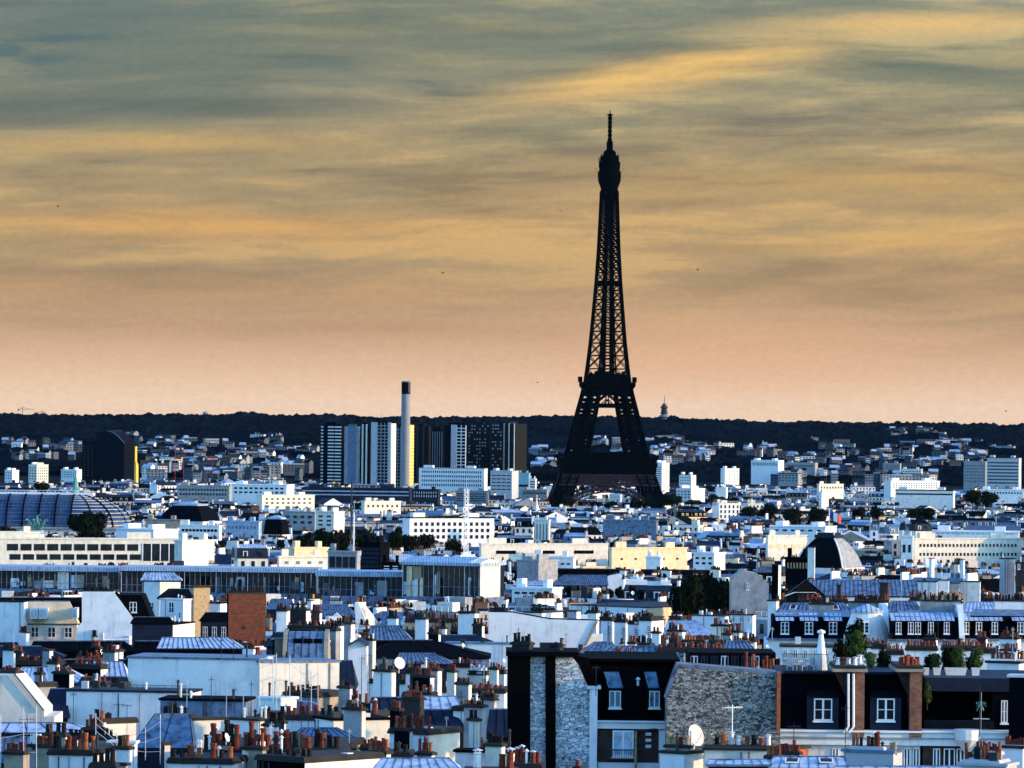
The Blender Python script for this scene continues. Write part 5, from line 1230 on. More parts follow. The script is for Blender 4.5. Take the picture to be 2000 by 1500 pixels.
tree(1800, 1822, 1332, 1376, 401, 'green potted shrub against the second brick chimney on the dark terrace', None, True, vis=False, cat='shrub', name='potted_shrub')
# terrace furniture on top of the mansard row
Yt = 408; tz = at(1560, 1318, Yt).z
root = thing('closed_parasol', tuple(at(1603, 1314, Yt)), 'closed white parasol standing on the railed roof terrace', 'parasol'); p = at(1603, 1314, Yt); m = MB().frame(p); st_ = Yt / F
m.lathe(0, 0, [(.42, 4 * st_), (.50, 6 * st_), (.36, 40 * st_), (.16, 76 * st_), (.32, 78 * st_), (.30, 82 * st_), (.02, 85 * st_)], 'white_paint', 9); m.build('canopy', root); m = MB().frame(p); m.bar((0, 0, -.3), (0, 0, 4 * st_), .05, 'galvanised'); m.box(-.3, .3, -.3, .3, -.4, -.3, 'dark_metal', nobottom=False); m.build('pole', root)
root = thing('terrace_railing', tuple(at(1585, 1313, Yt - 2)), 'black iron railing along the front of the furnished roof terrace', 'railing')
a, b = at(1528, 1314, Yt - 2), at(1618, 1314, Yt - 2); h = 37 * st_; m = MB()
for i in range(46): x = a.x + (b.x - a.x) * i / 45; m.bar((x, Yt - 2, a.z - .5), (x, Yt - 2, a.z + h), .022, 'dark_metal')
m.bar((a.x, Yt - 2, a.z + h), (b.x, Yt - 2, a.z + h), .035, 'dark_metal'); m.bar((a.x, Yt - 2, a.z + .05), (b.x, Yt - 2, a.z + .05), .03, 'dark_metal'); m.build('bars', root)
for i, (x, lab) in enumerate(((1543, 'white slatted terrace chair leftmost behind the black railing'), (1570, 'white terrace chair in the middle behind the black railing'), (1590, 'white terrace chair just left of the closed parasol'))):
    p = at(x, 1312, Yt); root = thing('terrace_chair', tuple(p), lab, 'chair', 'white chairs on the railed terrace')
    for part, bx_ in (('seat', (-.25, .25, -.25, .25, .42, .47)), ('backrest', (-.25, .25, .2, .26, .5, 1.05))): m = MB().frame(p, .3 * i); m.box(*bx_, 'white_paint', nobottom=False); m.build(part, root)
    for sx_ in (-1, 1):
        for sy_ in (-1, 1): m = MB().frame(p, .3 * i); m.box(sx_ * .22 - .02, sx_ * .22 + .02, sy_ * .22 - .02, sy_ * .22 + .02, -.3, .42, 'white_paint'); m.build('leg', root)
p = at(1556, 1311, Yt - .5); root = thing('terrace_table', tuple(p), 'white round terrace table between the white chairs', 'table'); m = MB().frame(p); m.lathe(0, 0, [(.45, .74), (.45, .78), (0, .79)], 'white_paint', 14); m.build('table_top', root); m = MB().frame(p); m.bar((0, 0, -.3), (0, 0, .74), .05, 'white_paint'); m.build('leg', root)
# planters and hedges on the next roof
pl = [(1684, 1718, 1272, 1), (1704, 1742, 1264, 0), (1712, 1732, 1282, 1), (1752, 1786, 1276, 0), (1796, 1836, 1270, 0), (1810, 1846, 1276, 1), (1830, 1876, 1262, 0), (1852, 1892, 1264, 1), (1862, 1884, 1282, 1), (1880, 1914, 1276, 0), (1888, 1926, 1264, 1)]
for i, (a, b, t, k_) in enumerate(pl):
    tree(a, b, t, 1306, 412 + (i * 3) % 7, '%s leafy bush from the left along the planters above the dark terrace' % ORD[i], 'bushes in planters above the dark terrace', bool(k_), vis=False, cat='bush', name='planter_bush')
tree(1652, 1694, 1232, 1282, 415, 'yellow green bush right of the closed parasol', None, True, vis=False, cat='bush', name='terrace_bush'); tree(1622, 1664, 1236, 1300, 420, 'dark shrub just right of the closed parasol', None, False, vis=False, cat='bush', name='terrace_bush'); tree(1648, 1698, 1206, 1262, 424, 'loose dark climbing shrub hiding the rounded corner dormer', None, False, vis=False, cat='bush', name='terrace_bush')
for i, (a, b) in enumerate(((1803, 1814), (1822, 1837), (1844, 1888), (1897, 1913))):
    p = at((a + b) / 2, 1322, 405); w_ = (b - a) * 405 / F / 2; root = MB().frame((p.x, 405, 0)); root.frustum((-w_ * .8, w_ * .8, -.3, .3), p.z - .02, (-w_, w_, -.4, .4), p.z + .72, 'pale_stone', 'earth')
    tag(root.build('planter'), '%s pale trough planter from the left on the terrace roof edge' % ORD[i], 'planter', 'pale planters above the dark terrace')
# TV antennas and dishes
def antenna(px, yt, yb, Y, span, label, n=7, mt='dark_metal', tiltv=0.0, arm=True):
    p = at(px, yb, Y); h = (yb - yt) * Y / F; sp = span * Y / F; root = thing('tv_antenna', tuple(p), label, 'antenna')
    m = MB().frame(p, tiltv); m.bar((0, 0, -.5), (0, 0, h), .028 + Y * .00002, mt); m.build('mast', root)
    if arm:
        m = MB().frame(p, tiltv); z = h * .9; m.bar((-sp, 0, z), (sp, 0, z + .05), .025, mt)
        for i in range(n): x = -sp + 2 * sp * i / (n - 1); l = .35 - .02 * i; m.bar((x, -l, z), (x, l, z), .014, mt); m.bar((x, 0, z - l * .5), (x, 0, z + l * .5), .012, mt)
        m.build('boom', root)
def dish(px, py, Y, rpx, label, az=2.4, mt='white_paint'):
    p = at(px, py, Y); r = rpx * Y / F; root = thing('satellite_dish', tuple(p), label, 'satellite dish')
    m = MB(); n = 16; d = Vector((math.cos(az), -abs(math.sin(az)) - .2, .35)).normalized(); u = d.orthogonal().normalized(); t = d.cross(u); rings = []
    for k_ in range(4):
        rr = r * k_ / 3; off = d * (-r * .22 * (1 - (k_ / 3) ** 2)); rings.append([p + off + (u * math.cos(2 * math.pi * j / n) + t * math.sin(2 * math.pi * j / n)) * rr for j in range(n)])
    for a, b in zip(rings, rings[1:]):
        for j in range(n): m.face([a[j], a[(j + 1) % n], b[(j + 1) % n], b[j]], mt)
    m.build('reflector', root, smooth=True); m = MB(); m.bar(p - d * r * .2 - Vector((0, 0, r)), p + d * r * .7, .02 + r * .02, mt); m.bar(p - d * .25 * r, p - d * .3 * r - Vector((0, 0, r * 1.6)), .03 + r * .02, 'galvanised'); m.build('arm', root)
dish(1360, 1436, 392, 22, 'big cream satellite dish in front of the dark rubble gable', az=.6, mt='cream_plaster')
antenna(1430, 1376, 1440, 391, 22, 'white fishbone aerial leaning in front of the dark rubble gable', 8, 'white_paint', .5)
antenna(1164, 1300, 1346, 399, 7, 'thin aerial on the white end pier of the black mansard', 4)
antenna(1651, 1375, 1462, 390, 8, 'dark aerial with a bright vertical panel near the drainpipes', 4)
antenna(1550, 1413, 1480, 386, 12, 'bent dark aerial below the white cornice', 5)
antenna(1913, 1340, 1425, 396, 6, 'thin aerial before the dark terrace', 3)
# front row of chimneys, bottom right
Yf = 384
def chimney_block(px0, pc, px1, yt, Y, label, wall='white_plaster', pots=8, ph=24, mix=None, side=None, th=25, more=(), name='chimney_block', win=None, pc_pots=None, cap='dirt_shade_stone'):
    root, B = blockb(px0, pc, px1, yt + 6, Y, label, wall, side, cap, th, name=name, cat='chimney block', win=win)
    stack(root, px0 + 1.0, pc - .8, px1 - .3, yt, yt + 7, Y + .15, 'dirt_shade_stone', pots, ph, mix, th=th)
    for a in more: stack(root, *a)
    return root, B
blockb(1290, 1336, 1376, 1468, 388, 'small pale blue chimney block under the big satellite dish', 'white_plaster', th=35)
r, B = blockb(1376, 1500, 1504, 1461, 386, 'wide white wall with a row of assorted pots before the dark rubble gable', 'cream_plaster', th=4)
stack(r, 1300, 1345, 1350, 1455, 1470, 389, 'beige_stone', 4, 17, MX_B)
stack(r, 1378, 1508, 1512, 1457, 1464, 387, 'dirt_shade_stone', 9, 22, ['soot_shade_clay', 'orange_clay', 'buff_clay', 'metal', 'terracotta'], th=4)
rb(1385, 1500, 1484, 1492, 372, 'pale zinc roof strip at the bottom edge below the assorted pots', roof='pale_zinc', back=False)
r, B = blockb(1650, 1745, 1766, 1466, 384, 'pale concrete chimney block with orange clay pots below the brick chimney', 'concrete', th=22, cap='plain_zinc')
stack(r, 1663, 1724, 1730, 1459, 1469, 384.4, 'concrete', 9, 22, ['orange_clay', 'terracotta', 'terracotta', 'soot_shade_clay'], cap=False, th=22); stack(r, 1735, 1750, 1753, 1468, 1472, 384.6, 'concrete', 2, 18, ['buff_clay', 'soot_shade_clay'], cap=False)
r, B = blockb(1876, 1965, 1992, 1492, 376, 'chimney block crowded with clay pots at the bottom right corner', 'concrete', th=22, cap='concrete')
stack(r, 1884, 1950, 1975, 1485, 1495, 376.5, 'concrete', 9, 24, ['orange_clay', 'terracotta', 'terracotta', 'soot_shade_clay'], cap=False, th=22); stack(r, 1905, 1950, 1960, 1468, 1487, 378, 'concrete', 8, 18, MX_T, cap=False, th=22)
r, B = blockb(1958, 1998, 2008, 1457, 386, 'white block with short brown pots at the right edge', 'white_plaster'); stack(r, 1962, 2000, 2004, 1456, 1460, 386.4, 'white_plaster', 7, 15, MX_T, cap=False)
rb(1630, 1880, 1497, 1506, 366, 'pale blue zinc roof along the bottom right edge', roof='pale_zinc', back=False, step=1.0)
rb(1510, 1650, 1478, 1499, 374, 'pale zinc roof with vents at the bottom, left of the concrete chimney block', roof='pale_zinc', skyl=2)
r, B = blockb(1525, 1545, 1582, 1459, 390, 'orange and pale blue low wall under the bent aerial', 'orange_clay', th=35); stack(r, 1515, 1560, 1564, 1468, 1476, 383, 'beige_stone', 6, 17, MX_T)
r, B = blockb(1498, 1522, 1530, 1478, 379, 'small low chimney block with three clay pots at the bottom, right of centre', 'concrete'); stack(r, 1496, 1524, 1528, 1475, 1480, 379.5, 'concrete', 3, 18, MX_T)
# ------------------------------------------------------------------ near roofs, left half
blockb(504, 507, 661, 1291, 559.5, 'broad blank sunlit cream wall joined to the right of the very large blue one', 'cream_plaster', th=-22, depth=6, cap='plain_zinc')
r, B = blockb(247, 505, 507, 1286, 560, 'very large blank pale blue shaded wall with a railing along its foot', 'white_plaster', th=9, depth=8, cap='plain_zinc')
m = B.mb()
for i in range(9): x = B.w * (.02 + i * .055); z = at(300, 1354, 560).z; m.bar((x, -.4, z), (x, -.4, z + .75), .025, 'dark_metal')
m.bar((B.w * .02, -.4, z + .75), (B.w * .46, -.4, z + .75), .03, 'dark_metal'); m.bar((B.w * .02, -.4, z + .35), (B.w * .46, -.4, z + .35), .02, 'dark_metal'); m.build('guard_rail', r)
blockb(127, 372, 378, 1350, 500, 'long lower blank pale blue wall under the very large white wall', 'white_plaster', th=8, depth=5, cap='dark_zinc')
root = thing('cream_gable_house', (at(50, 1400, 480).x, 480, G(480)), 'broad cream gable wall stepping down to the right at the left edge', 'building')
poly_wall(root, [(-40, 1318), (28, 1318), (74, 1374), (86, 1388), (86, 1400), (106, 1400), (106, 1900), (-40, 1900)], 480, 9, 'cream_plaster')
m = MB(); m.bar(at(28, 1316, 479.8), at(74, 1373, 479.8), .1, 'plain_zinc'); m.bar(at(74, 1373, 479.8), at(86, 1388, 479.8), .1, 'plain_zinc'); m.build('coping', root); stack(root, -5, 30, 42, 1310, 1319, 482, 'cream_plaster', 5, 8, MX_T)
rb(28, 166, 1303, 1331, 590, 'striped pale zinc roof behind the cream gable at the left', 14, 34, roof='pale_zinc', yb=None)
r, B = chimney_block(68, 76, 108, 1332, 520, 'cream and white chimney block with three black pots beside the cream gable', 'grey_plaster', 4, 16, MX_S, th=50)
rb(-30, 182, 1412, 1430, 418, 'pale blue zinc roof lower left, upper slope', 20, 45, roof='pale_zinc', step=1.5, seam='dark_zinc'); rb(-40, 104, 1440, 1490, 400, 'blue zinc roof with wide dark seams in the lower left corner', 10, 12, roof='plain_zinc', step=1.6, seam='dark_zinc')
chimney_block(94, 180, 226, 1465, 386, 'big front chimney block with eight large dark clay pots, lower left', 'white_plaster', 8, 27, ['soot_shade_clay', 'terracotta', 'terracotta', 'soot_shade_clay', 'orange_clay'], th=12)
r, B = chimney_block(176, 224, 228, 1490, 374, 'dark chimney block at the bottom edge with four upright black pots', 'lead_black', 4, 26, MX_S, th=12)
blockb(212, 262, 266, 1448, 398, 'pale lilac low wall under the white roof rails', 'white_plaster', th=6, cap='white_plaster')
chimney_block(196, 203, 263, 1403, 430, 'cream based black topped chimney block in front of the pale blue wall', 'lead_black', 5, 12, MX_S, 'cream_plaster', th=50)
chimney_block(312, 372, 379, 1396, 432, 'grey chimney block with black pots and a small dish on its face', 'grey_plaster', 6, 19, MX_S, th=10)
dish(345, 1410, 428, 7, 'small white dish on the face of the grey chimney block', az=.5)
rb(262, 372, 1395, 1460, 415, 'plain blue zinc roof between the white rails and the cream wall', 40, 2, roof='plain_zinc', step=2.0, seam='dark_zinc', slope=1.4)
blockb(368, 378, 440, 1402, 420, 'sunlit cream wall with pale blue left edge in the lower left', 'white_plaster', 'cream_plaster', th=60, cap='dirt_shade_stone')
blockb(312, 480, 492, 1366, 470, 'pale blue parapet wall with a dark slanted coping behind the pots', 'plain_zinc', th=6, cap='slate'); blockb(440, 505, 540, 1404, 424, 'white wall behind the clay pots, centre left', 'white_plaster', 'cream_plaster', th=40)
chimney_block(328, 452, 482, 1482, 380, 'front chimney block with eight clay pots at the bottom, left of centre', 'white_plaster', 8, 22, ['soot_shade_clay', 'terracotta', 'orange_clay', 'terracotta', 'soot_shade_clay'], th=10)
chimney_block(392, 505, 560, 1466, 388, 'black coped stack with tall mixed orange and dark pots, left of centre', 'slate', 9, 42, MX_T + MX_S, th=8)
blockb(222, 246, 250, 1490, 379, 'tiny grey vent block beside the white roof rails', 'grey_plaster')
blockb(315, 320, 333, 1450, 396, 'small cream block with dark front right of the roof rails', 'dark_zinc', 'cream_plaster', th=60)
chimney_block(500, 662, 700, 1462, 384, 'long black coped stack with big orange pots at the bottom centre left', 'lead_black', 12, 30, ['terracotta', 'orange_clay', 'terracotta', 'soot_shade_clay'], th=6)
r, B = chimney_block(498, 594, 742, 1479, 374, 'grey coped white block with short black pots at the very bottom', 'lead_black', 8, 14, MX_S, 'white_plaster', th=40)
rb(735, 892, 1481, 1502, 372, 'white zinc roof at the bottom centre', 10, 14, roof='pale_zinc'); chimney_block(668, 800, 806, 1469, 392, 'zinc ledge with seven brown pots at the bottom centre', 'plain_zinc', 7, 17, ['buff_clay', 'soot_shade_clay', 'dark', 'orange_clay'] if False else ['buff_clay', 'soot_shade_clay', 'soot_shade_clay'], th=4)
rb(560, 700, 1422, 1446, 408, 'blue ribbed zinc roof behind the big orange pots', 30, 40, roof='plain_zinc', seam='dark_zinc')
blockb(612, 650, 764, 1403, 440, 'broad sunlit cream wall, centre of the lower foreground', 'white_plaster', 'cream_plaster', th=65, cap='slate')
chimney_block(500, 688, 700, 1398, 446, 'long pale blue stack with a row of dark pots, centre left', 'white_plaster', 14, 17, MX_S + ['terracotta'], th=5)
chimney_block(552, 622, 684, 1353, 500, 'broad coped chimney block with brown pots and beige right side', 'plain_zinc', 11, 13, MX_T + MX_S, 'beige_stone', th=30)
chimney_block(680, 716, 724, 1373, 470, 'small dark chimney with red pots before the blue roof', 'white_plaster', 5, 18, MX_T, th=20)
chimney_block(672, 732, 760, 1394, 455, 'chimney ledge with five tall brown pots above the cream wall', 'white_plaster', 5, 18, MX_S + ['terracotta'], th=12)
rb(722, 812, 1362, 1392, 500, 'blue black seamed zinc roof slope, left of the white chimney', 4, 24, roof='dark_zinc', seam='slate', step=1.1); rb(748, 905, 1386, 1424, 470, 'large dark blue seamed roof behind the red pots', 2, 22, roof='dark_zinc', seam='slate', step=1.2, slope=1.2)
chimney_block(760, 836, 897, 1425, 420, 'blue and cream chimney house with twelve tall red pots', 'white_plaster', 12, 22, MX_T, 'cream_plaster', th=30)
rb(806, 900, 1360, 1386, 505, 'pale seamed zinc roof between two white chimneys', 2, 10, roof='pale_zinc', step=1.0)
chimney_block(787, 842, 852, 1352, 515, 'white chimney block with small red pots, centre', 'white_plaster', 8, 11, MX_T, th=20); chimney_block(885, 936, 954, 1380, 470, 'white and cream chimney tower with pale buff pots', 'white_plaster', 6, 11, ['buff_clay'], 'cream_plaster', th=30)
chimney_block(935, 955, 960, 1460, 400, 'little chimney with four glowing orange pots, bottom centre', 'white_plaster', 4, 20, ['orange_clay', 'buff_clay'], th=20)
r, B = blockb(889, 1002, 1010, 1466, 390, 'pale blue flat roof box at the bottom centre', 'white_plaster', th=8, cap='slate'); stack(r, 905, 1004, 1010, 1502, 1510, 374, 'white_plaster', 6, 33, MX_C, th=5)
rb(955, 1000, 1385, 1440, 455, 'dark blue roof left of the tall rubble gable', 2, 2, roof='dark_zinc', seam='slate')
chimney_block(1000, 1056, 1062, 1492, 378, 'low stack with flat capped red pots before the black flue', 'dark_zinc', 5, 22, MX_C, th=6); chimney_block(1120, 1132, 1136, 1496, 376, 'single squat clay pot on a dark wall before the rubble gable', 'lead_black', 1, 12, MX_T)
# band of small chimneys, rows 1280 to 1380
for i, (a, b, c_, y, n, ph, mx_, wl, sd_) in enumerate((
        (862, 906, 912, 1335, 9, 10, MX_T, 'white_plaster', 'cream_plaster'), (780, 838, 842, 1329, 9, 10, MX_T, 'white_plaster', None), (880, 928, 934, 1296, 9, 9, MX_T, 'cream_plaster', None), (792, 828, 832, 1308, 6, 9, MX_T, 'white_plaster', None),
        (690, 742, 748, 1308, 9, 9, MX_T, 'dirt_shade_stone', 'cream_plaster'), (915, 950, 954, 1310, 7, 8, ['metal'], 'cream_plaster', None), (938, 966, 970, 1338, 6, 10, MX_T, 'white_plaster', None), (722, 742, 756, 1326, 4, 9, MX_S, 'white_plaster', 'cream_plaster'),
        (960, 985, 989, 1308, 5, 8, MX_T, 'white_plaster', None), (862, 882, 886, 1290, 5, 8, MX_T, 'white_plaster', None))):
    chimney_block(a, b, c_, y, 600 + 12 * ((i * 5) % 7) + (1340 - y) * 1.5, ('low chimney block with red pots, %s of a band left of the rubble gable' % ORD[i]), wl, n, ph, mx_, sd_, th=22)
chimney_block(840, 985, 990, 1345, 560, 'long low white ledge with a row of small pots left of the rubble gable', 'white_plaster', 14, 10, MX_T + MX_S, th=3)
dish(781, 1295, 640, 12, 'round white satellite dish among the small red pots', az=.9); dish(690, 1252, 740, 7, 'small white dish beside the blue gabled house', az=.8); dish(704, 1246, 735, 7, 'narrow white dish seen almost edge on by the gabled house', az=.1); dish(199, 1272, 640, 4, 'tiny white dish above the red pots, left', az=.6)
dish(444, 1440, 384, 9, 'tall white dish seen edge on among the tall pots', az=.2)
# white scaffold style roof rails
def rails(pts, Y, lab, zlo=1490):
    root = thing('roof_guard_rail', tuple(at(pts[0][0], pts[0][1], Y)), lab, 'guard rail'); m = MB(); pr = []
    for x, yt, yb in pts: a, b = at(x, yt, Y), at(x, yb, Y); m.bar(a, b, .03, 'galvanised', 6); pr.append((a, b))
    for (a, b), (c_, d) in zip(pr, pr[1:]):
        for t in (.25, .55, .85): m.bar(b.lerp(a, t), d.lerp(c_, t), .02, 'galvanised', 6)
    m.build('posts_and_rails', root)
rails([(187, 1393, 1440), (228, 1430, 1470), (248, 1432, 1475), (284, 1420, 1485), (313, 1395, 1492)], 392, 'white tubular guard rail stepping across the lower left roofs')
rails([(1, 1395, 1500), (46, 1380, 1500), (71, 1378, 1500)], 384, 'white scaffold tubes at the lower left corner')
rails([(507, 1292, 1380), (533, 1282, 1372), (540, 1276, 1392), (566, 1280, 1390), (588, 1300, 1392), (608, 1312, 1390), (621, 1300, 1400)], 460, 'pale upright ladder poles before the large white wall')
p = at(535, 1380, 470); blockb(503, 548, 578, 1362, 462, 'pink white tented roof hump between the pale poles', 'white_plaster', 'cream_plaster', th=40, cap='white_plaster')
# ------------------------------------------------------------------ rows 1150 to 1290, left
Y = 1000
r, B = blockb(443, 446, 518, 1158, 900, 'huge dark red brick chimney stack with a row of black pots, left of centre', 'lead_black', 'old_brick', th=62, name='brick_chimney', cat='chimney'); 
stack(r, 444, 447, 517, 1155, 1160, 901, 'beige_stone', 10, 10, MX_S, th=62)
m = B.mb()
for i in range(13): m.lathe(B.w * .5, .4 + (B.d - .8) * i / 12, [(.14, B.top), (.13, B.top + .55 + .2 * (i % 3))], 'soot_shade_clay', 6)
m.build('pot_row', r)
r, B = blockb(368, 378, 409, 1146, 960, 'tall beige stone chimney wall glowing yellow at its top', 'beige_stone', 'buff_clay', th=55, name='stone_chimney', cat='chimney'); stack(r, 378, 380, 408, 1143, 1148, 961, 'beige_stone', 8, 8, MX_S, th=60)
r, B = blockb(279, 312, 350, 1133, 930, 'white stair tower with ochre sunlit top and slanted zinc lid', 'white_plaster', 'cream_plaster', th=42, win=(1, 1177, 1191, .28), cap='pale_zinc')
rb(277, 352, 1118, 1133, 925, '', 6, 12, roof='pale_zinc', yb=None, slope=.9, into=r)
r, B = blockb(311, 358, 372, 1170, 915, 'round fronted white house with one tall window and dark seamed roof', 'white_plaster', th=30, win=(1, 1177, 1198, .22), cap='pale_stone'); rb(309, 372, 1150, 1168, 920, '', 20, 4, roof='slate', seam='dark_zinc', into=r)
root = thing('white_gable_house', (at(205, 1200, 880).x, 880, G(880)), 'large weathered white gable wall with sloping right edge, left side', 'building'); poly_wall(root, [(150, 1245), (150, 1225), (160, 1215), (160, 1156), (222, 1156), (262, 1210), (264, 1400), (150, 1400)], 880, 8, 'white_plaster')
m = MB(); m.bar(at(226, 1156, 880.4), at(260, 1208, 880.4), .35, 'slate'); m.build('coping', root); m = MB(); a, b = at(228, 1160, 886), at(300, 1210, 886); m.prism([(a.x, a.z), (at(280, 1160, 886).x, a.z), (b.x, b.z), (at(250, 1210, 886).x, b.z)], 882, 892, 'slate'); m.build('roof', root)
stack(root, 160, 220, 228, 1154, 1158, 881, 'dirt_shade_stone', 14, 7, MX_S, th=6); q, w2 = at(253, 1196, 881), at(267, 1176, 881); window(root, (q.x, 881, 0), 0, 0, q.z, w2.x - q.x, w2.z - q.z)
blockb(262, 335, 372, 1219, 860, 'white lower house with a small arch under the stair tower', 'white_plaster', th=15, win=(5, 1225, 1245, .35), cap='slate'); rb(258, 336, 1205, 1217, 858, 'flat dark roof in front of the white stair tower', 4, 6, roof='slate', seam='slate')
blockb(-10, 46, 50, 1174, 890, 'plain pale blue wall at the left edge', 'white_plaster', th=5, cap='slate')
root = rb(52, 150, 1174, 1218, 895, 'sunlit ochre mansard with white arched windows at the left', 2, 14, wall='cream_plaster', roof='ochre_plaster', nwin=3, wy=(1224, 1245), slope=.35, step=0)
for x in (60, 68, 77, 85, 143): q, w2 = at(x, 1207, 892), at(x + 5, 1190, 892); m = MB(); m.box(q.x - .12, w2.x + .12, 891.9, 897, q.z - .1, w2.z + .15, 'white_plaster'); m.build('dormer', root); window(root, (q.x, 891.9, 0), 0, 0, q.z, w2.x - q.x, w2.z - q.z, bars=0)
rb(0, 160, 1167, 1175, 900, 'black roof strip above the ochre mansard', roof='slate', seam='slate', wall='slate'); blockb(410, 430, 444, 1177, 940, 'small pale attic house with dark roof left of the brick chimney', 'white_plaster', win=(2, 1182, 1194, .4), cap='slate'); rb(392, 446, 1196, 1212, 935, 'black slate mansard left of the brick chimney', 10, 2, roof='slate', seam='slate', nwin=3, wy=(1224, 1245))
# curved zinc roof
def barrel(px0, px1, yr, ye, Y, label, lw=10):
    s = Y / F; a0, a1 = at(px0, ye, Y), at(px1, ye, Y); H = (ye - yr) * s; root = thing('curved_zinc_roof_building', ((a0.x + a1.x) / 2, Y, G(Y)), label, 'building'); m = MB(); r = MB(); n = 10; D = H * 1.5
    pr = [(Y + D * (1 - math.cos(math.pi / 2 * i / n)), a0.z + H * math.sin(math.pi / 2 * i / n)) for i in range(n + 1)]
    for (y0, z0), (y1, z1) in zip(pr, pr[1:]): r.face([(a0.x, y0, z0), (a1.x, y0, z0), (a1.x, y1, z1), (a0.x, y1, z1)], 'plain_zinc')
    r.face([(a0.x, pr[-1][0], pr[-1][1]), (a1.x, pr[-1][0], pr[-1][1]), (a1.x, Y + 2 * D, a0.z), (a0.x, Y + 2 * D, a0.z)], 'plain_zinc')
    k_ = max(3, int((a1.x - a0.x) / .8))
    for i in range(k_ + 1):
        x = a0.x + (a1.x - a0.x) * i / k_
        for (y0, z0), (y1, z1) in zip(pr, pr[1:]): r.bar((x, y0, z0), (x, y1, z1), .05 if i else .14, 'dark_zinc')
    r.build('roof', root); m.box(a0.x, a1.x, Y + .1, Y + 2 * D, G(Y), a0.z, 'pale_stone')
    for sgn, x in ((0, a0.x - .5), (1, a1.x)): m.xprism([(Y - .2, a0.z - 2)] + [(y, z + .25) for y, z in pr] + [(Y + 2 * D, a0.z), (Y + 2 * D, a0.z - 2)], x, x + .5, 'beige_stone')
    m.build('wall', root)
    for i in range(3): t = (i + 1) / 3.6; x = a0.x + (a1.x - a0.x) * t; q = MB(); q.box(x - .5, x + .5, pr[5][0] - .4, pr[5][0] + .9, pr[5][1] - .5, pr[5][1] + .25, 'slate'); q.build('skylight', root)
barrel(560, 632, 1236, 1291, 640, 'barrel curved pale zinc roof with skylights and beige end wall')
blockb(532, 536, 562, 1246, 645, 'beige side wall with black left face beside the curved zinc roof', 'lead_black', 'beige_stone', th=60, cap='beige_stone')
r, B = blockb(638, 656, 664, 1230, 700, 'dark chimney stack with black pots behind the curved roof', 'grey_plaster'); stack(r, 638, 656, 664, 1227, 1232, 700.5, 'dirt_shade_stone', 7, 12, MX_S)
root = thing('blue_gabled_house', (at(700, 1270, 690).x, 690, G(690)), 'little pale blue gabled house beside two white dishes', 'house'); poly_wall(root, [(680, 1300), (680, 1262), (702, 1250), (716, 1262), (716, 1300), (716, 1420), (680, 1420)], 690, 8, 'white_plaster')
m = MB(); a, b, c_ = at(678, 1263, 689.5), at(702, 1249, 689.5), at(718, 1263, 689.5)
for u, v in ((a, b), (b, c_)): m.face([tuple(u), tuple(v), (v.x, 699, v.z), (u.x, 699, u.z)], 'dark_zinc')
m.build('roof', root)
rb(712, 955, 1250, 1284, 705, 'large dark grey green roof plane sloping right, centre', 60, 110, roof='slate', seam='slate', step=3, slope=2.6, wall='plain_zinc'); blockb(870, 1000, 1004, 1256, 760, 'wide pale wall behind the dark grey green roof', 'white_plaster', th=5, cap='plain_zinc'); rb(770, 880, 1276, 1296, 690, 'blue zinc roof with tiny windows below the dark plane', 10, 30, roof='plain_zinc', nwin=0)
# pedimented white house
root = rb(610, 694, 1181, 1206, 1080, 'white attic house with blue zinc roof and close set windows behind the brick chimney', 2, 16, roof='plain_zinc', nwin=12, wy=(1211, 1224)); poly_wall(root, [(645, 1207), (657, 1197), (669, 1207)], 1079, 3, 'white_plaster', 'pediment')
blockb(600, 608, 612, 1172, 1090, 'white party wall left of the pedimented attic house', 'white_plaster'); root = thing('sloped_party_wall', (at(705, 1210, 1070).x, 1070, G(1070)), 'white party wall stepping down right of the pedimented attic house', 'building'); poly_wall(root, [(694, 1176), (700, 1176), (714, 1212), (714, 1300), (694, 1300)], 1070, 2, 'white_plaster')
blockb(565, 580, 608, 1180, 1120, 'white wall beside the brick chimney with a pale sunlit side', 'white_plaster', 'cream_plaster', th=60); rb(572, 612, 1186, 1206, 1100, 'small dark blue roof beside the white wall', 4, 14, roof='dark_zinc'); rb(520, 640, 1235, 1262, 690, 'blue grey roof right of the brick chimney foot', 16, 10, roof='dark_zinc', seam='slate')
rb(520, 572, 1170, 1190, 1180, 'low zinc roof just right of the brick chimney top', 10, 2, roof='plain_zinc')
for i, (a, b, c_, y, n, ph, wl) in enumerate(((790, 925, 930, 1209, 24, 10, 'beige_stone'), (880, 952, 956, 1226, 14, 9, 'slate'), (708, 870, 874, 1232, 14, 7, 'dark_zinc'), (540, 560, 564, 1186, 5, 7, 'white_plaster'), (560, 640, 645, 1222, 12, 8, 'dark_zinc'))):
    chimney_block(a, b, c_, y, 1000 - i * 40, 'long low stack with a dense row of small dark pots, %s in the centre left' % ORD[i], wl, n, ph, MX_S + ['terracotta'], th=4)
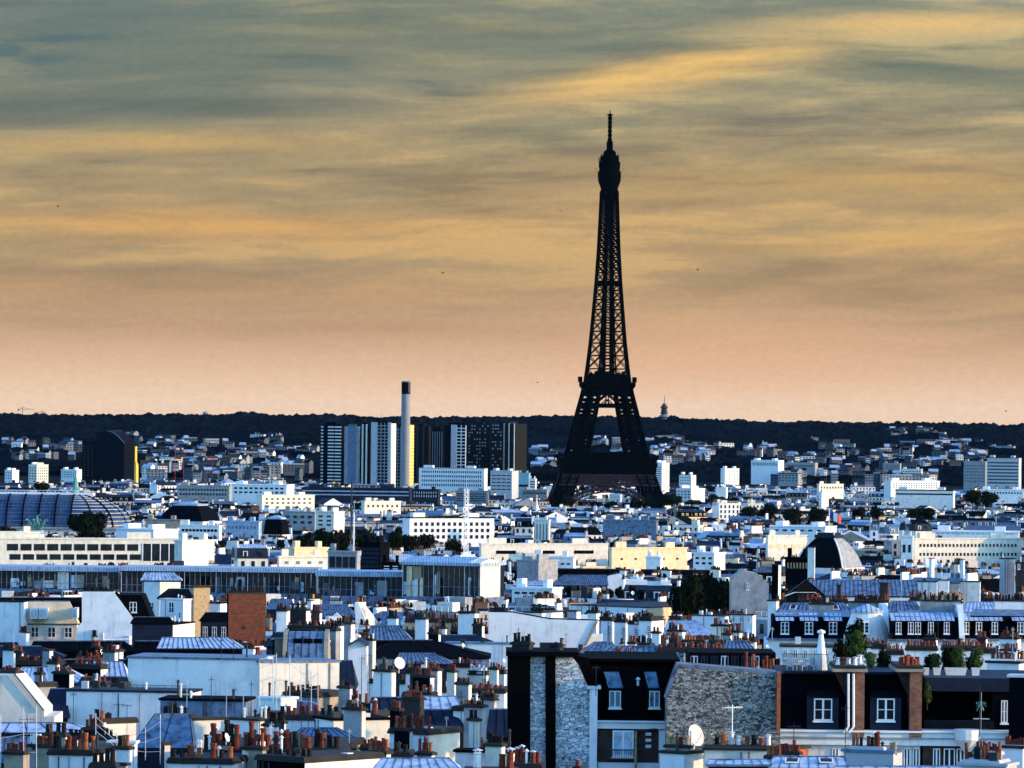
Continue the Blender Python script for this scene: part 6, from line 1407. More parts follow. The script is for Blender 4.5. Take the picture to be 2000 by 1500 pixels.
# ------------------------------------------------------------------ rows 1120 to 1290, right
root = thing('pale_blue_party_wall', (at(1060, 1230, 900).x, 900, G(900)), 'huge blank pale blue party wall with dark sloping right edge, centre', 'building'); poly_wall(root, [(954, 1196), (1000, 1197), (1072, 1210), (1166, 1213), (1140, 1262), (1135, 1400), (954, 1400)], 900, 9, 'white_plaster')
m = MB(); pts = [(954, 1194), (1000, 1195), (1072, 1208), (1168, 1211)]
for u, v in zip(pts, pts[1:]): m.bar(at(*u, 900.2), at(*v, 900.2), .16, 'slate')
m.bar(at(1166, 1213, 900), at(1142, 1262, 900), .3, 'beige_stone'); m.build('coping', root); stack(root, 958, 985, 990, 1192, 1198, 902, 'beige_stone', 6, 9, MX_S); stack(root, 1028, 1058, 1100, 1195, 1212, 903, 'cream_plaster', 5, 12, MX_S, th=30, side='cream_plaster'); stack(root, 1108, 1126, 1134, 1192, 1214, 903, 'grey_plaster', 0, 12, side='cream_plaster')
for i, (a, b, c_, y) in enumerate(((1170, 1196, 1202, 1205), (1200, 1222, 1226, 1208), (1226, 1248, 1252, 1212), (1248, 1272, 1298, 1205))):
    r, B = chimney_block(a, b, c_, y, 930 - i * 4, 'tall white party wall with ladder and dark pots, %s of four in the centre' % ORD[i], 'white_plaster', 7, 10, MX_S, 'pale_stone', th=25)
    m = B.mb(); x = B.w * .7
    for k_ in range(14): m.box(x, x + .5, -.12, .02, B.top - 1.2 - k_ * .33, B.top - 1.1 - k_ * .33, 'dark_metal', nobottom=False)
    m.build('ladder', r)
r, B = blockb(1148, 1165, 1172, 1196, 940, 'cream topped chimney left of the white ladder walls', 'white_plaster'); stack(r, 1147, 1167, 1171, 1192, 1198, 940.5, 'dirt_shade_stone', 7, 8, MX_S)
rb(1300, 1404, 1212, 1243, 880, 'large pale seamed zinc roof right of the ladder walls', 4, 46, roof='pale_zinc'); blockb(1352, 1416, 1424, 1202, 960, 'white party wall above the large pale zinc roof', 'white_plaster'); chimney_block(1306, 1330, 1342, 1203, 930, 'white double chimney standing on the pale zinc roof', 'white_plaster', 8, 8, MX_S, 'cream_plaster')
chimney_block(1376, 1452, 1458, 1200, 1020, 'long low chimney row below the large dark tree', 'white_plaster', 18, 9, MX_S + ['terracotta'], th=3); chimney_block(1272, 1402, 1412, 1250, 760, 'long ledge with many dark red pots in front of the pale zinc roof', 'white_plaster', 24, 10, MX_S + MX_T, th=3)
chimney_block(1424, 1474, 1480, 1246, 790, 'white chimney with a row of tall dark pots right of centre', 'white_plaster', 9, 11, MX_S, th=8); blockb(1426, 1470, 1478, 1200, 950, 'white house front below the tree with red pots on the roof', 'white_plaster', th=12, win=(3, 1206, 1216, .35))
r, B = blockb(1115, 1262, 1372, 1186, 1180, 'long white and ochre parapet building below the planted terrace', 'white_plaster', 'ochre_plaster', th=38, cap='dark_zinc'); 
chimney_block(1226, 1262, 1376, 1178, 1230, 'cream sunlit upper parapet behind the long parapet building', 'white_plaster', 1, 3, MX_S, 'cream_plaster', th=50)
rb(1078, 1186, 1123, 1143, 1400, 'blue zinc roof above a glazed attic, centre', 22, 2, roof='plain_zinc', nwin=9, wy=(1145, 1160)); root = thing('small_white_gable', (at(1200, 1140, 1420).x, 1420, G(1420)), 'small white gable peeping right of the blue attic roof', 'building'); poly_wall(root, [(1187, 1133), (1187, 1126), (1210, 1121), (1227, 1132), (1310, 1136), (1310, 1250), (1187, 1250)], 1420, 5, 'white_plaster')
rb(1003, 1078, 1134, 1143, 1380, 'white awning roof over an open terrace with white parapet, centre', 8, 6, roof='pale_zinc'); slab(1000, 1078, 1098, 1152, 1360, 'white terrace parapet with dark square openings', 'white_plaster', 5, 1, 20, vis=1166, fw=.7, fh=.5)
for i, (a, b, t, u) in enumerate(((1100, 1122, 1143, 1162), (1140, 1158, 1145, 1162), (1182, 1200, 1146, 1164), (1200, 1220, 1144, 1162), (1226, 1242, 1142, 1162), (1242, 1264, 1150, 1164), (1060, 1075, 1152, 1164))): tree(a, b, t, u, 1310, '%s terrace shrub from the left along the roof garden' % ORD[i], 'shrubs of the roof garden', vis=False, cat='shrub', name='terrace_shrub')
root = thing('pale_stone_house', (at(1465, 1150, 1120).x, 1120, G(1120)), 'pale stone gabled house rising right of the large dark tree', 'house'); poly_wall(root, [(1428, 1130), (1452, 1112), (1456, 1116), (1478, 1120), (1502, 1140), (1500, 1200), (1500, 1300), (1428, 1300)], 1120, 9, 'grey_plaster'); q, w2 = at(1457, 1152, 1120), at(1463, 1138, 1120); window(root, (q.x, 1120, 0), 0, 0, q.z, w2.x - q.x, w2.z - q.z)
root = thing('dark_long_roof', (at(1280, 1115, 1700).x, 1700, G(1700)), 'long dark flat roof strip below the ochre building', 'building'); m = MB(); a, b = at(1090, 1112, 1700), at(1490, 1122, 1700); m.box(a.x, b.x, 1700, 1712, a.z - 1.4, a.z, 'slate'); m.build('roof', root); m = MB(); m.box(a.x + .3, b.x - .3, 1700.4, 1711, G(1700), a.z - 1.41, 'dark_zinc'); m.build('wall', root)
# mansard terrace row with dormers at the right
def dormer_row(px0, px1, yt, yl, ye, Y, label, xs, wpx=16, htop=1215, hbot=1238, endw=None, roof='slate', lid='pale_zinc'):
    s = Y / F; a0, a1 = at(px0, ye, Y), at(px1, ye, Y); zl = at(px0, yl, Y + 2).z; zt = at(px0, yt, Y + 6).z
    root = thing('mansard_house', ((a0.x + a1.x) / 2, Y, G(Y)), label, 'building'); m = MB()
    m.face([tuple(a0), (a1.x, Y, a0.z), (a1.x, Y + 2, zl), (a0.x + 1, Y + 2, zl)], roof); m.face([(a0.x + 1, Y + 2, zl), (a1.x, Y + 2, zl), (a1.x, Y + 7, zt), (a0.x + 2, Y + 7, zt)], 'plain_zinc'); m.box(a0.x + 1, a1.x, Y + 2.05, Y + 13, a0.z, zl - .05, roof); m.build('roof', root)
    m = MB(); m.box(a0.x, a1.x, Y, Y + 13, G(Y) - 1, a0.z - .3, 'white_plaster'); m.box(a0.x - .2, a1.x + .2, Y - .5, Y + 1, a0.z - .3, a0.z, 'plain_zinc', nobottom=False); m.build('wall', root)
    for x in xs:
        q, t = at(x - wpx / 2, hbot, Y), at(x + wpx / 2, htop, Y); z1 = t.z
        m = MB(); m.box(q.x - .3, t.x + .3, Y + .05, Y + 3, q.z - .3, z1 + .2, roof); m.xprism([(Y - .3, z1 + .2), (Y + 4.5, z1 + 1.2), (Y + 4.5, z1 + .2)], q.x - .75, t.x + .75, roof, lid); d_ = m.build('dormer', root)
        window(root, (q.x, Y, 0), 0, 0, q.z, t.x - q.x, t.z - q.z, bars=2)
    if endw:
        for x in endw: a = at(x, yt - 8, Y); m = MB(); m.xprism([(Y - .3, a0.z - .5), (Y - .3, a0.z + .6), (Y + 2.2, zl + .8), (Y + 5, a.z), (Y + 12, a.z), (Y + 12, a0.z - .5)], a.x, a.x + .8, 'white_plaster'); m.build('party_wall', root)
    return root
r = dormer_row(1500, 1692, 1192, 1203, 1246, 800, 'dark mansard with three white framed dormers and pale zinc lids, right', (1533, 1580, 1627), endw=(1727,)); stack(r, 1580, 1628, 1632, 1178, 1195, 808, 'grey_plaster', 10, 10, MX_S, th=4)
root = thing('rounded_corner_mansard', (at(1700, 1230, 790).x, 790, G(790)), 'pale corner house with rounded white mansard side and one dormer behind the bushes', 'building'); s = 790 / F; p = at(1698, 1246, 790); m = MB().frame((p.x, 796, 0)); m.lathe(0, 0, [(3.4, G(790)), (3.4, p.z), (3.1, p.z + 1.2), (2.2, p.z + 3.6)], 'pale_stone', 16); m.build('wall', root); m = MB().frame((p.x, 796, 0)); m.lathe(0, 0, [(2.5, p.z + 3.55), (2.5, p.z + 3.8), (.1, p.z + 4.8)], 'pale_zinc', 16); m.build('roof', root); q, t = at(1683, 1239, 788), at(1700, 1217, 788); m = MB(); m.box(q.x - .2, t.x + .2, 791.2, 795, q.z - .2, t.z + .2, 'pale_stone'); m.build('dormer', root); window(root, (q.x, 791.2, 0), 0, 0, q.z, t.x - q.x, t.z - q.z, bars=2)
r = dormer_row(1736, 1872, 1192, 1204, 1248, 790, 'dark mansard with five white framed dormers right of the rounded corner', (1755, 1779, 1793, 1818, 1849), 11, endw=(1874,)); stack(r, 1800, 1876, 1882, 1172, 1195, 798, 'grey_plaster', 14, 11, MX_S + ['buff_clay'], th=3)
r = dormer_row(1884, 2010, 1190, 1202, 1247, 795, 'dark mansard with four white framed dormers at the right edge', (1887, 1912, 1943, 1993), 12); stack(r, 1944, 2006, 2010, 1172, 1192, 802, 'white_plaster', 10, 11, MX_S, th=3)
blockb(1658, 1724, 1736, 1176, 830, 'grey party wall behind the three dormer mansard', 'grey_plaster', 'white_plaster', th=25); r, B = blockb(1500, 1516, 1522, 1172, 860, 'white chimney wall left of the dormer mansards', 'white_plaster', 'cream_plaster', th=30); stack(r, 1670, 1732, 1737, 1172, 1178, 831, 'dirt_shade_stone', 14, 9, MX_S, th=4)
rb(1520, 1660, 1178, 1198, 825, 'bright blue zinc roof with skylights behind the three dormer mansard', 10, 10, roof='plain_zinc', skyl=3); rb(1736, 1800, 1174, 1195, 815, 'blue zinc roof with white chimneys behind the five dormer mansard', 4, 14, roof='plain_zinc'); rb(1886, 1990, 1176, 1195, 815, 'bright zinc roof with pale chimneys behind the four dormer mansard', 4, 20, roof='pale_zinc')
rb(1578, 1792, 1133, 1164, 1000, 'long blue seamed zinc roof below the slate dome', 2, 4, roof='plain_zinc', step=.8, wall='pale_stone'); root = thing('dark_gable_house', (at(1575, 1160, 995).x, 995, G(995)), 'dark gable end with white rail at the left of the long blue zinc roof', 'building'); poly_wall(root, [(1536, 1164), (1576, 1134), (1612, 1164), (1612, 1250), (1536, 1250)], 992, 6, 'brown_panel')
m = MB(); m.bar(at(1534, 1166, 991), at(1576, 1133, 991), .14, 'slate'); m.bar(at(1576, 1133, 991), at(1614, 1166, 991), .14, 'slate'); m.build('verge', root); m = MB(); m.bar(at(1533, 1164, 990), at(1552, 1157, 990), .1, 'white_paint'); m.bar(at(1552, 1157, 990), at(1592, 1157, 990), .06, 'white_paint'); m.bar(at(1592, 1157, 990), at(1604, 1166, 990), .08, 'white_paint'); m.build('rail', root)
blockb(1719, 1734, 1738, 1138, 985, 'reddish brown chimney block on the long blue zinc roof', 'dark_brick', name='chimney_block', cat='chimney block'); blockb(1635, 1642, 1644, 1142, 990, 'small brown chimney on the long blue zinc roof', 'dark_brick', name='chimney_block', cat='chimney block')
for i, (a, b, c_, y, wl) in enumerate(((1793, 1830, 1832, 1135, 'pale_stone'), (1832, 1853, 1855, 1132, 'white_plaster'), (1856, 1874, 1876, 1138, 'grey_plaster'), (1876, 1914, 1917, 1135, 'pale_stone'))): blockb(a, b, c_, y, 1040 + i * 2, 'plain rendered party wall, %s of a joined row right of the blue zinc roof' % ORD[i], wl, th=8)
blockb(1953, 1982, 1985, 1090, 1080, 'tall plain grey tower wall near the right edge', 'concrete', th=6); blockb(1984, 2010, 2014, 1098, 1075, 'dark red house with pale windows at the right edge', 'dark_brick', win=(2, 1102, 1112, .4), th=6); blockb(1815, 1820, 1826, 1090, 1500, 'thin white pier below the long windowed building', 'white_plaster'); blockb(1876, 1882, 1885, 1092, 1490, 'second thin white pier below the long windowed building', 'white_plaster')
slab(1535, 1580, 1586, 1093, 1250, 'small glass pavilion with pale arched roof left of the slate dome', 'slate', 7, 1, 12, vis=1116, win='buff_clay', fw=.45, fh=.7, name='glass_pavilion', cat='pavilion'); blockb(1578, 1591, 1594, 1068, 1240, 'pair of pale vent shafts before the slate dome', 'pale_stone', th=10, depth=1.2)
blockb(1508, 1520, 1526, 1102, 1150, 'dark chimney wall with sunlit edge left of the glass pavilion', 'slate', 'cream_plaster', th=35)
for i, (a, b, c_, y, n) in enumerate(((1560, 1606, 1608, 1172, 12), (1620, 1656, 1658, 1171, 10), (1672, 1735, 1737, 1172, 16), (1815, 1880, 1883, 1170, 16), (1776, 1810, 1812, 1166, 9), (1690, 1730, 1733, 1258, 9), (1770, 1830, 1833, 1262, 14), (1840, 1900, 1904, 1262, 12), (1910, 1990, 1994, 1268, 14), (1730, 1764, 1768, 1270, 9))):
    chimney_block(a, b, c_, y, (930 if y < 1200 else 560 + i * 6), 'low ledge crowded with small pots, %s such ledge on the right side' % ORD[i], 'white_plaster', n, 10, MX_S + MX_T if y < 1200 else MX_T, th=4)
r, B = blockb(1930, 1990, 2005, 1292, 470, 'white chimney block with thin capped pots at the right edge behind the planters', 'white_plaster'); stack(r, 1936, 2000, 2004, 1288, 1294, 471, 'white_plaster', 8, 17, MX_C, cap=False, th=8)
blockb(1525, 1700, 1706, 1262, 560, 'white facade strip behind the roof terrace and the bushes', 'white_plaster', th=4, win=(9, 1270, 1288, .4)); rb(1180, 1330, 1276, 1292, 470, 'grey roof terrace strip behind the black mansard', 4, 4, roof='plain_zinc'); chimney_block(1198, 1238, 1244, 1277, 490, 'row of red pots behind the black mansard', 'white_plaster', 9, 10, MX_T, th=6)
root = thing('glazed_roof_studio', (at(1430, 1290, 440).x, 440, G(440)), 'row of dark studio windows and pots above the dark rubble gable', 'building'); m = MB(); a, b = at(1345, 1274, 440), at(1515, 1312, 440); m.box(a.x, b.x, 440, 448, b.z - 6, a.z, 'slate'); m.build('wall', root)
for i in range(8): x = 1348 + i * 20; q, t = at(x, 1302, 440), at(x + 15, 1281, 440); window(root, (q.x, 440, 0), 0, 0, q.z, t.x - q.x, t.z - q.z, bars=0, fr='dark_zinc' if i % 3 else 'pale_zinc')
stack(root, 1455, 1512, 1518, 1310, 1322, 432, 'dark_brick', 9, 26, MX_T + MX_S, th=4); chimney_block(1285, 1410, 1416, 1266, 520, 'low wall with dark red pots behind the glazed roof studio', 'cream_plaster', 16, 10, MX_T + MX_S, th=3)

# dark roofs between the near walls, their black painting the shaded gaps
for (px0, px1, yr, ye, Ya, lab, il, ir, rf) in (
        (-20, 120, 1262, 1282, 650, 'black slate roof with blue sheen at the left edge above the striped zinc roof', 4, 40, 'dark_zinc'), (60, 262, 1252, 1272, 700, 'wide black roof left of the very large white wall', 6, 20, 'slate'),
        (90, 250, 1288, 1300, 625, 'black roof strip under the row of red pots, left', 4, 4, 'slate'), (196, 246, 1292, 1328, 600, 'small pale striped zinc roof squeezed left of the very large white wall', 2, 6, 'pale_zinc'),
        (150, 250, 1322, 1346, 560, 'dark navy roof above the long lower blank wall', 10, 2, 'dark_zinc'), (85, 130, 1345, 1400, 500, 'dark navy roof slope between cream gable and pale blue wall', 14, 2, 'dark_zinc'),
        (310, 470, 1245, 1266, 640, 'pale seamed zinc roof with round skylights behind the very large white wall', 6, 24, 'pale_zinc'), (262, 330, 1252, 1272, 650, 'blue black roof under the arch windowed house', 2, 8, 'slate'),
        (850, 960, 1240, 1254, 770, 'navy zinc roof strip above the wide pale wall', 10, 30, 'dark_zinc'), (720, 800, 1222, 1250, 800, 'blue navy roof plane left of the long pot rows', 4, 20, 'plain_zinc'),
        (655, 690, 1290, 1345, 565, 'dark roof right of the very large white wall', 2, 2, 'dark_zinc'), (1166, 1330, 1262, 1280, 520, 'pale blue zinc roof with skylight behind the black mansard', 20, 10, 'plain_zinc'),
        (1140, 1200, 1254, 1272, 640, 'bright blue slanted roof left of the dark red pot ledge', 20, 4, 'plain_zinc'), (1412, 1480, 1252, 1280, 600, 'blue grey hipped roof above the glazed studio', 6, 20, 'plain_zinc')):
    rb(px0, px1, yr, ye, Ya, lab, il, ir, roof=rf, seam='dark_zinc' if rf != 'slate' else 'slate', wall='slate')
chimney_block(32, 118, 122, 1290, 620, 'black wall with a row of small red pots above the striped zinc roof', 'slate', 16, 8, MX_T + MX_S, th=4); chimney_block(136, 196, 208, 1298, 600, 'black coped stack with crowded red pots and pale right end', 'slate', 14, 12, MX_T, 'cream_plaster', th=25)
chimney_block(146, 192, 198, 1284, 640, 'pale pot ledge behind the black coped stack', 'cream_plaster', 9, 10, MX_T + MX_S, th=10); chimney_block(160, 206, 210, 1332, 540, 'white ledge with six dark red pots above the long lower blank wall', 'white_plaster', 8, 13, MX_T, th=5); chimney_block(206, 242, 248, 1335, 545, 'white ledge with black pots touching the very large white wall', 'white_plaster', 5, 9, MX_S, th=5)
blockb(82, 96, 103, 1268, 610, 'white twin chimney shaft above the red pots, left', 'grey_plaster', 'white_plaster', th=40, name='chimney_block', cat='chimney block')
ANT = ((442, 1308, 1400, 14, 430), (365, 1326, 1370, 4, 470), (143, 1352, 1402, 6, 470), (232, 1374, 1402, 10, 440), (248, 1376, 1402, 8, 442), (602, 1330, 1415, 5, 430), (821, 1425, 1478, 4, 400), (900, 1350, 1460, 6, 410), (706, 1280, 1350, 5, 480), (968, 1362, 1460, 3, 405), (682, 1425, 1462, 3, 390), (52, 1395, 1500, 14, 385), (475, 1330, 1405, 8, 440), (507, 1395, 1445, 4, 400), (1137, 1272, 1283, 3, 600), (720, 1275, 1330, 4, 610), (945, 1290, 1340, 4, 580), (1012, 1225, 1275, 3, 620), (1023, 1222, 1280, 3, 600), (27, 1226, 1252, 2, 860), (201, 1220, 1242, 3, 850), (432, 1250, 1274, 2, 560), (456, 1254, 1280, 2, 560), (588, 1395, 1448, 5, 405), (530, 1410, 1470, 4, 395), (412, 1320, 1398, 5, 450), (458, 1342, 1400, 4, 445), (490, 1330, 1402, 4, 440), (752, 1285, 1345, 4, 560), (803, 1290, 1340, 3, 580), (872, 1400, 1430, 3, 430), (925, 1400, 1470, 4, 395), (1105, 1236, 1272, 3, 620), (1240, 1225, 1262, 3, 700), (1305, 1240, 1275, 4, 560), (1345, 1235, 1262, 3, 600), (1380, 1250, 1270, 3, 520), (1440, 1225, 1262, 3, 620), (1473, 1240, 1282, 4, 450), (1508, 1225, 1262, 3, 600), (1740, 1236, 1262, 3, 560), (1792, 1225, 1262, 3, 560), (1832, 1215, 1250, 3, 600), (1893, 1222, 1262, 3, 560), (1935, 1230, 1270, 3, 540), (1978, 1225, 1270, 3, 540), (1560, 1140, 1168, 3, 950), (1760, 1130, 1166, 3, 960), (1872, 1150, 1172, 3, 900), (1330, 1160, 1200, 3, 1000), (1182, 1165, 1196, 3, 1000), (1065, 1160, 1196, 3, 950))
for i, (x, yt, yb, sp, Ya) in enumerate(sorted(ANT)):
    antenna(x, yt, yb, Ya, sp, '%s from left of the thin aerials standing on the near roofs' % ordinal(i), 5 if sp > 5 else 3, 'dark_metal' if i % 3 else 'galvanised')
for i, (x, y, Ya) in enumerate(sorted(((640, 1260, 690), (905, 1260, 700), (985, 1290, 600), (1500, 1262, 560), (1762, 1258, 600), (1950, 1256, 600), (1236, 1158, 1300), (1462, 1232, 800), (560, 1212, 900), (1850, 1190, 815)))):
    dish(x, y, Ya, 3.6, '%s from left of the tiny far dishes scattered over roofs' % ordinal(i), az=.3 + .2 * i)

# small stacks squeezed between the larger roofs
SR = random.Random(77); ex = []
for (xa, xb, ya, yb, n) in ((10, 990, 1400, 1472, 26), (660, 985, 1302, 1385, 14), (20, 245, 1262, 1330, 8), (560, 990, 1190, 1250, 14), (1150, 1500, 1212, 1262, 12), (1500, 1990, 1150, 1185, 10), (1760, 1990, 1244, 1268, 6)):
    for i in range(n): ex.append((SR.uniform(xa, xb), SR.uniform(ya, yb), (xa, ya)))
ZN = {(10, 1400): 'along the bottom left half', (660, 1302): 'left of the rubble gable', (20, 1262): 'above the cream gable', (560, 1190): 'right of the brick chimney', (1150, 1212): 'behind the black mansard', (1500, 1150): 'behind the dormer mansards', (1760, 1244): 'above the planter bushes'}
cn = {}
for x, y, zk in sorted(ex):
    cn[zk] = cn.get(zk, 0) + 1; w1 = SR.uniform(12, 36) * (1.25 if y > 1390 else 1.0); Ya = Yof(y + 22) + SR.uniform(-6, 10); fy = 1.25 if y > 1390 else .85
    nP = max(2, int(w1 / (5.5 * fy))); kd = SR.random()
    wl = SR.choice(('white_plaster', 'white_plaster', 'cream_plaster', 'grey_plaster', 'dirt_shade_stone', 'slate', 'beige_stone', 'dark_brick'))
    r, B = blockb(x - w1 * .8, x + w1 * .2, x + w1 * .45, y, Ya, '%s small pot topped stack from the left %s' % (ordinal(cn[zk] - 1), ZN[zk]), wl, SR.choice((None, 'cream_plaster', 'white_plaster')), th=SR.uniform(15, 50), name='chimney_block', cat='chimney block')
    stack(r, x - w1 * .8, x + w1 * .2, x + w1 * .4, y - 2, y + 3, Ya + .3, 'dirt_shade_stone', nP, SR.uniform(10, 16) * (1.5 if y > 1390 else .8), SR.choice((MX_S + MX_T, MX_T, MX_S, MX_S + ['orange_clay'])), th=20)
# ------------------------------------------------------------------ the rest of the city, street after street
FR = random.Random(23)
sky_ = [1560.0] * 2801
NEARMASS = []
def clampz(c0, c1, Y, z):
    for a, b, Yr, yb in RES:
        if Y < Yr - 2 and c1 > a - 1000 + 0 - -0 and c0 < b and c1 > a:
            z = min(z, CZ - (yb) * Y / F)
    return z
def gen(sink, cx, cy, yaw, w_, d, z0, ze, st, wm, rm, tm, r, near, pots=None):
    """one Parisian block: sink(part) gives the mesh collecting that part"""
    o = (cx, cy, 0)
    def S(n): return sink(n).frame(o, yaw)
    x0, x1, y0, y1 = -w_ / 2, w_ / 2, -d / 2, d / 2
    W_ = S('wall'); W_.box(x0, x1, y0, y1, z0, ze, wm)
    R_ = S('roof'); top = ze
    if st == 'mansard':
        h1 = r.uniform(2.6, 3.4); top = ze + h1
        R_.frustum((x0, x1, y0 - .2, y1 + .2), ze, (x0, x1, y0 + 1.1, y1 - 1.1), top, rm)
        k = d / 2 - 1.1; R_.xprism([(y0 + 1.1, top), (y1 - 1.1, top), (0, top + k * .32)], x0 + .05, x1 - .05, tm, tm)
        n = max(2, int(w_ / 3.3))
        for i in range(n):
            x = x0 + w_ * (i + .5) / n; D_ = S('dormer#%d' % i); D_.box(x - .75, x + .75, y0 + .1, y0 + 1.3, ze + .4, ze + 2.3, wm if r.random() < .7 else rm, tm); D_.box(x - .42, x + .42, y0 + .04, y0 + .2, ze + .6, ze + 2.1, 'glass', nobottom=False)
        rt = top + k * .32
    elif st == 'gable':
        k = d / 2; rt = ze + k * .55; R_.xprism([(y0 - .3, ze), (y1 + .3, ze), (0, rt)], x0, x1, wm, rm)
    elif st == 'gableside':
        k = w_ / 2; rt = ze + k * .5; R_.prism([(x0 - .3, ze), (x1 + .3, ze), (0, rt)], y0, y1, wm, rm)
    elif st == 'hip':
        k = min(w_, d) / 2; rt = ze + k * .6; R_.frustum((x0 - .3, x1 + .3, y0 - .3, y1 + .3), ze, (x0 + k * .9, x1 - k * .9, y0 + k * .9, y1 - k * .9) if w_ > d else (x0 + k * .9, x1 - k * .9, y0 + k * .9, y1 - k * .9), rt, rm, tm)
    else:
        rt = ze + .6; R_.box(x0 - .15, x1 + .15, y0 - .15, y1 + .15, ze, rt, r.choice((wm, 'plain_zinc', 'pale_stone', 'slate')), tm)
        for _ in range(r.randint(1, 3)):
            a = r.uniform(x0 + 1, x1 - 4); b = r.uniform(y0 + 1, y1 - 3); R_.box(a, a + r.uniform(2, 4), b, b + 2.5, rt, rt + r.uniform(1.2, 3), r.choice((wm, 'white_plaster', 'cream_plaster', 'dark_zinc')))
        if r.random() < .5:
            for q in range(int(w_ / 1.5)): x = x0 + 1.5 * q; R_.bar((x, y0, rt), (x, y0, rt + 1), .05, 'white_paint')
            R_.bar((x0, y0, rt + 1), (x1, y0, rt + 1), .06, 'white_paint')
    # party walls and stacks
    if st in ('mansard', 'gable', 'flat') :
        for sx_ in ((x0, x0 + .6), (x1 - .6, x1)):
            if r.random() < .72:
                C_ = S('chimney#%d' % (sx_[0] > 0)); cw = r.choice(('white_plaster', 'cream_plaster', 'pale_stone', 'beige_stone', 'white_plaster', 'grey_plaster', 'dark_brick' if r.random() < .25 else 'white_plaster'))
                hh_ = rt + r.uniform(.6, 1.8); ya = r.uniform(y0 + .8, 0); yb_ = ya + r.uniform(2.2, d * .55)
                C_.box(sx_[0], sx_[1], ya, yb_, ze - 1, hh_, cw); C_.box(sx_[0] - .1, sx_[1] + .1, ya - .1, yb_ + .1, hh_, hh_ + .15, 'dirt_shade_stone')
                if st != 'flat': W_.xprism([(y0, ze - .5), (y0 + .2, ze + .6), (ya, rt - .2 if st == 'mansard' else ze + 1.5), (yb_, rt + .3), (y1, ze + .4), (y1, ze - .5)], sx_[0] + .05, sx_[1] - .05, cw)
                n = int((yb_ - ya) / .45)
                for i in range(n):
                    if r.random() < .15: continue
                    y = ya + .25 + (yb_ - ya - .5) * i / max(1, n - 1); ph_ = r.uniform(.5, 1.1)
                    if near and pots is not None: pots.append((int(sx_[0] > 0), local(o, yaw, (sx_[0] + sx_[1]) / 2, y, hh_ + .14), ph_))
                    else: xm_ = (sx_[0] + sx_[1]) / 2; C_.box(xm_ - .14, xm_ + .14, y - .14, y + .14, hh_ + .15, hh_ + .15 + ph_, r.choice(('terracotta', 'soot_shade_clay', 'soot_shade_clay', 'lead_black')))
        if r.random() < .45:      # a stack across the roof, seen broadside
            C_ = S('chimney#2'); a = r.uniform(x0 + 1, x1 - 4.5); L_ = r.uniform(2, 4); hh_ = rt + r.uniform(.4, 1.6); cw = r.choice(('white_plaster', 'cream_plaster', 'beige_stone'))
            C_.box(a, a + L_, -.3, .3, ze, hh_, cw); C_.box(a - .1, a + L_ + .1, -.4, .4, hh_, hh_ + .14, 'dirt_shade_stone')
            for i in range(int(L_ / .42)):
                x = a + .2 + i * .42; ph_ = r.uniform(.5, 1.0)
                if near and pots is not None: pots.append((2, local(o, yaw, x, 0, hh_ + .13), ph_))
                else: C_.box(x - .13, x + .13, -.13, .13, hh_ + .14, hh_ + .14 + ph_, r.choice(('terracotta', 'soot_shade_clay', 'soot_shade_clay')))
    # windows of the upper floors, front and right side
    if near == 2: return rt
    G_ = S('wall'); n = max(2, int(w_ / 2.7)); wmk = 'glass'
    for fl in range(3):
        z = ze - 2.7 - fl * 3.0
        for i in range(n): x = x0 + w_ * (i + .5) / n; G_ = S('window#%d_%d' % (fl, i)) if near else G_; G_.box(x - .55, x + .55, y0 - .06, y0 + .1, z, z + 1.9, wmk, nobottom=False)
    if r.random() < .5:
        W_.box(x0 - .1, x1 + .1, y0 - .6, y0, ze - 3.1, ze - 2.95, 'dark_metal' if r.random() < .5 else wm, nobottom=False)
    if r.random() < .45:
        n = max(2, int(d / 4))
        for fl in range(3):
            z = ze - 2.7 - fl * 3.0
            for i in range(n): y = y0 + d * (i + .5) / n; G_ = S('window#s%d_%d' % (fl, i)) if near else G_; G_.box(x1 - .1, x1 + .06, y - .5, y + .5, z, z + 1.7, wmk, nobottom=False)
    return rt
cands = []
Y = 700.0
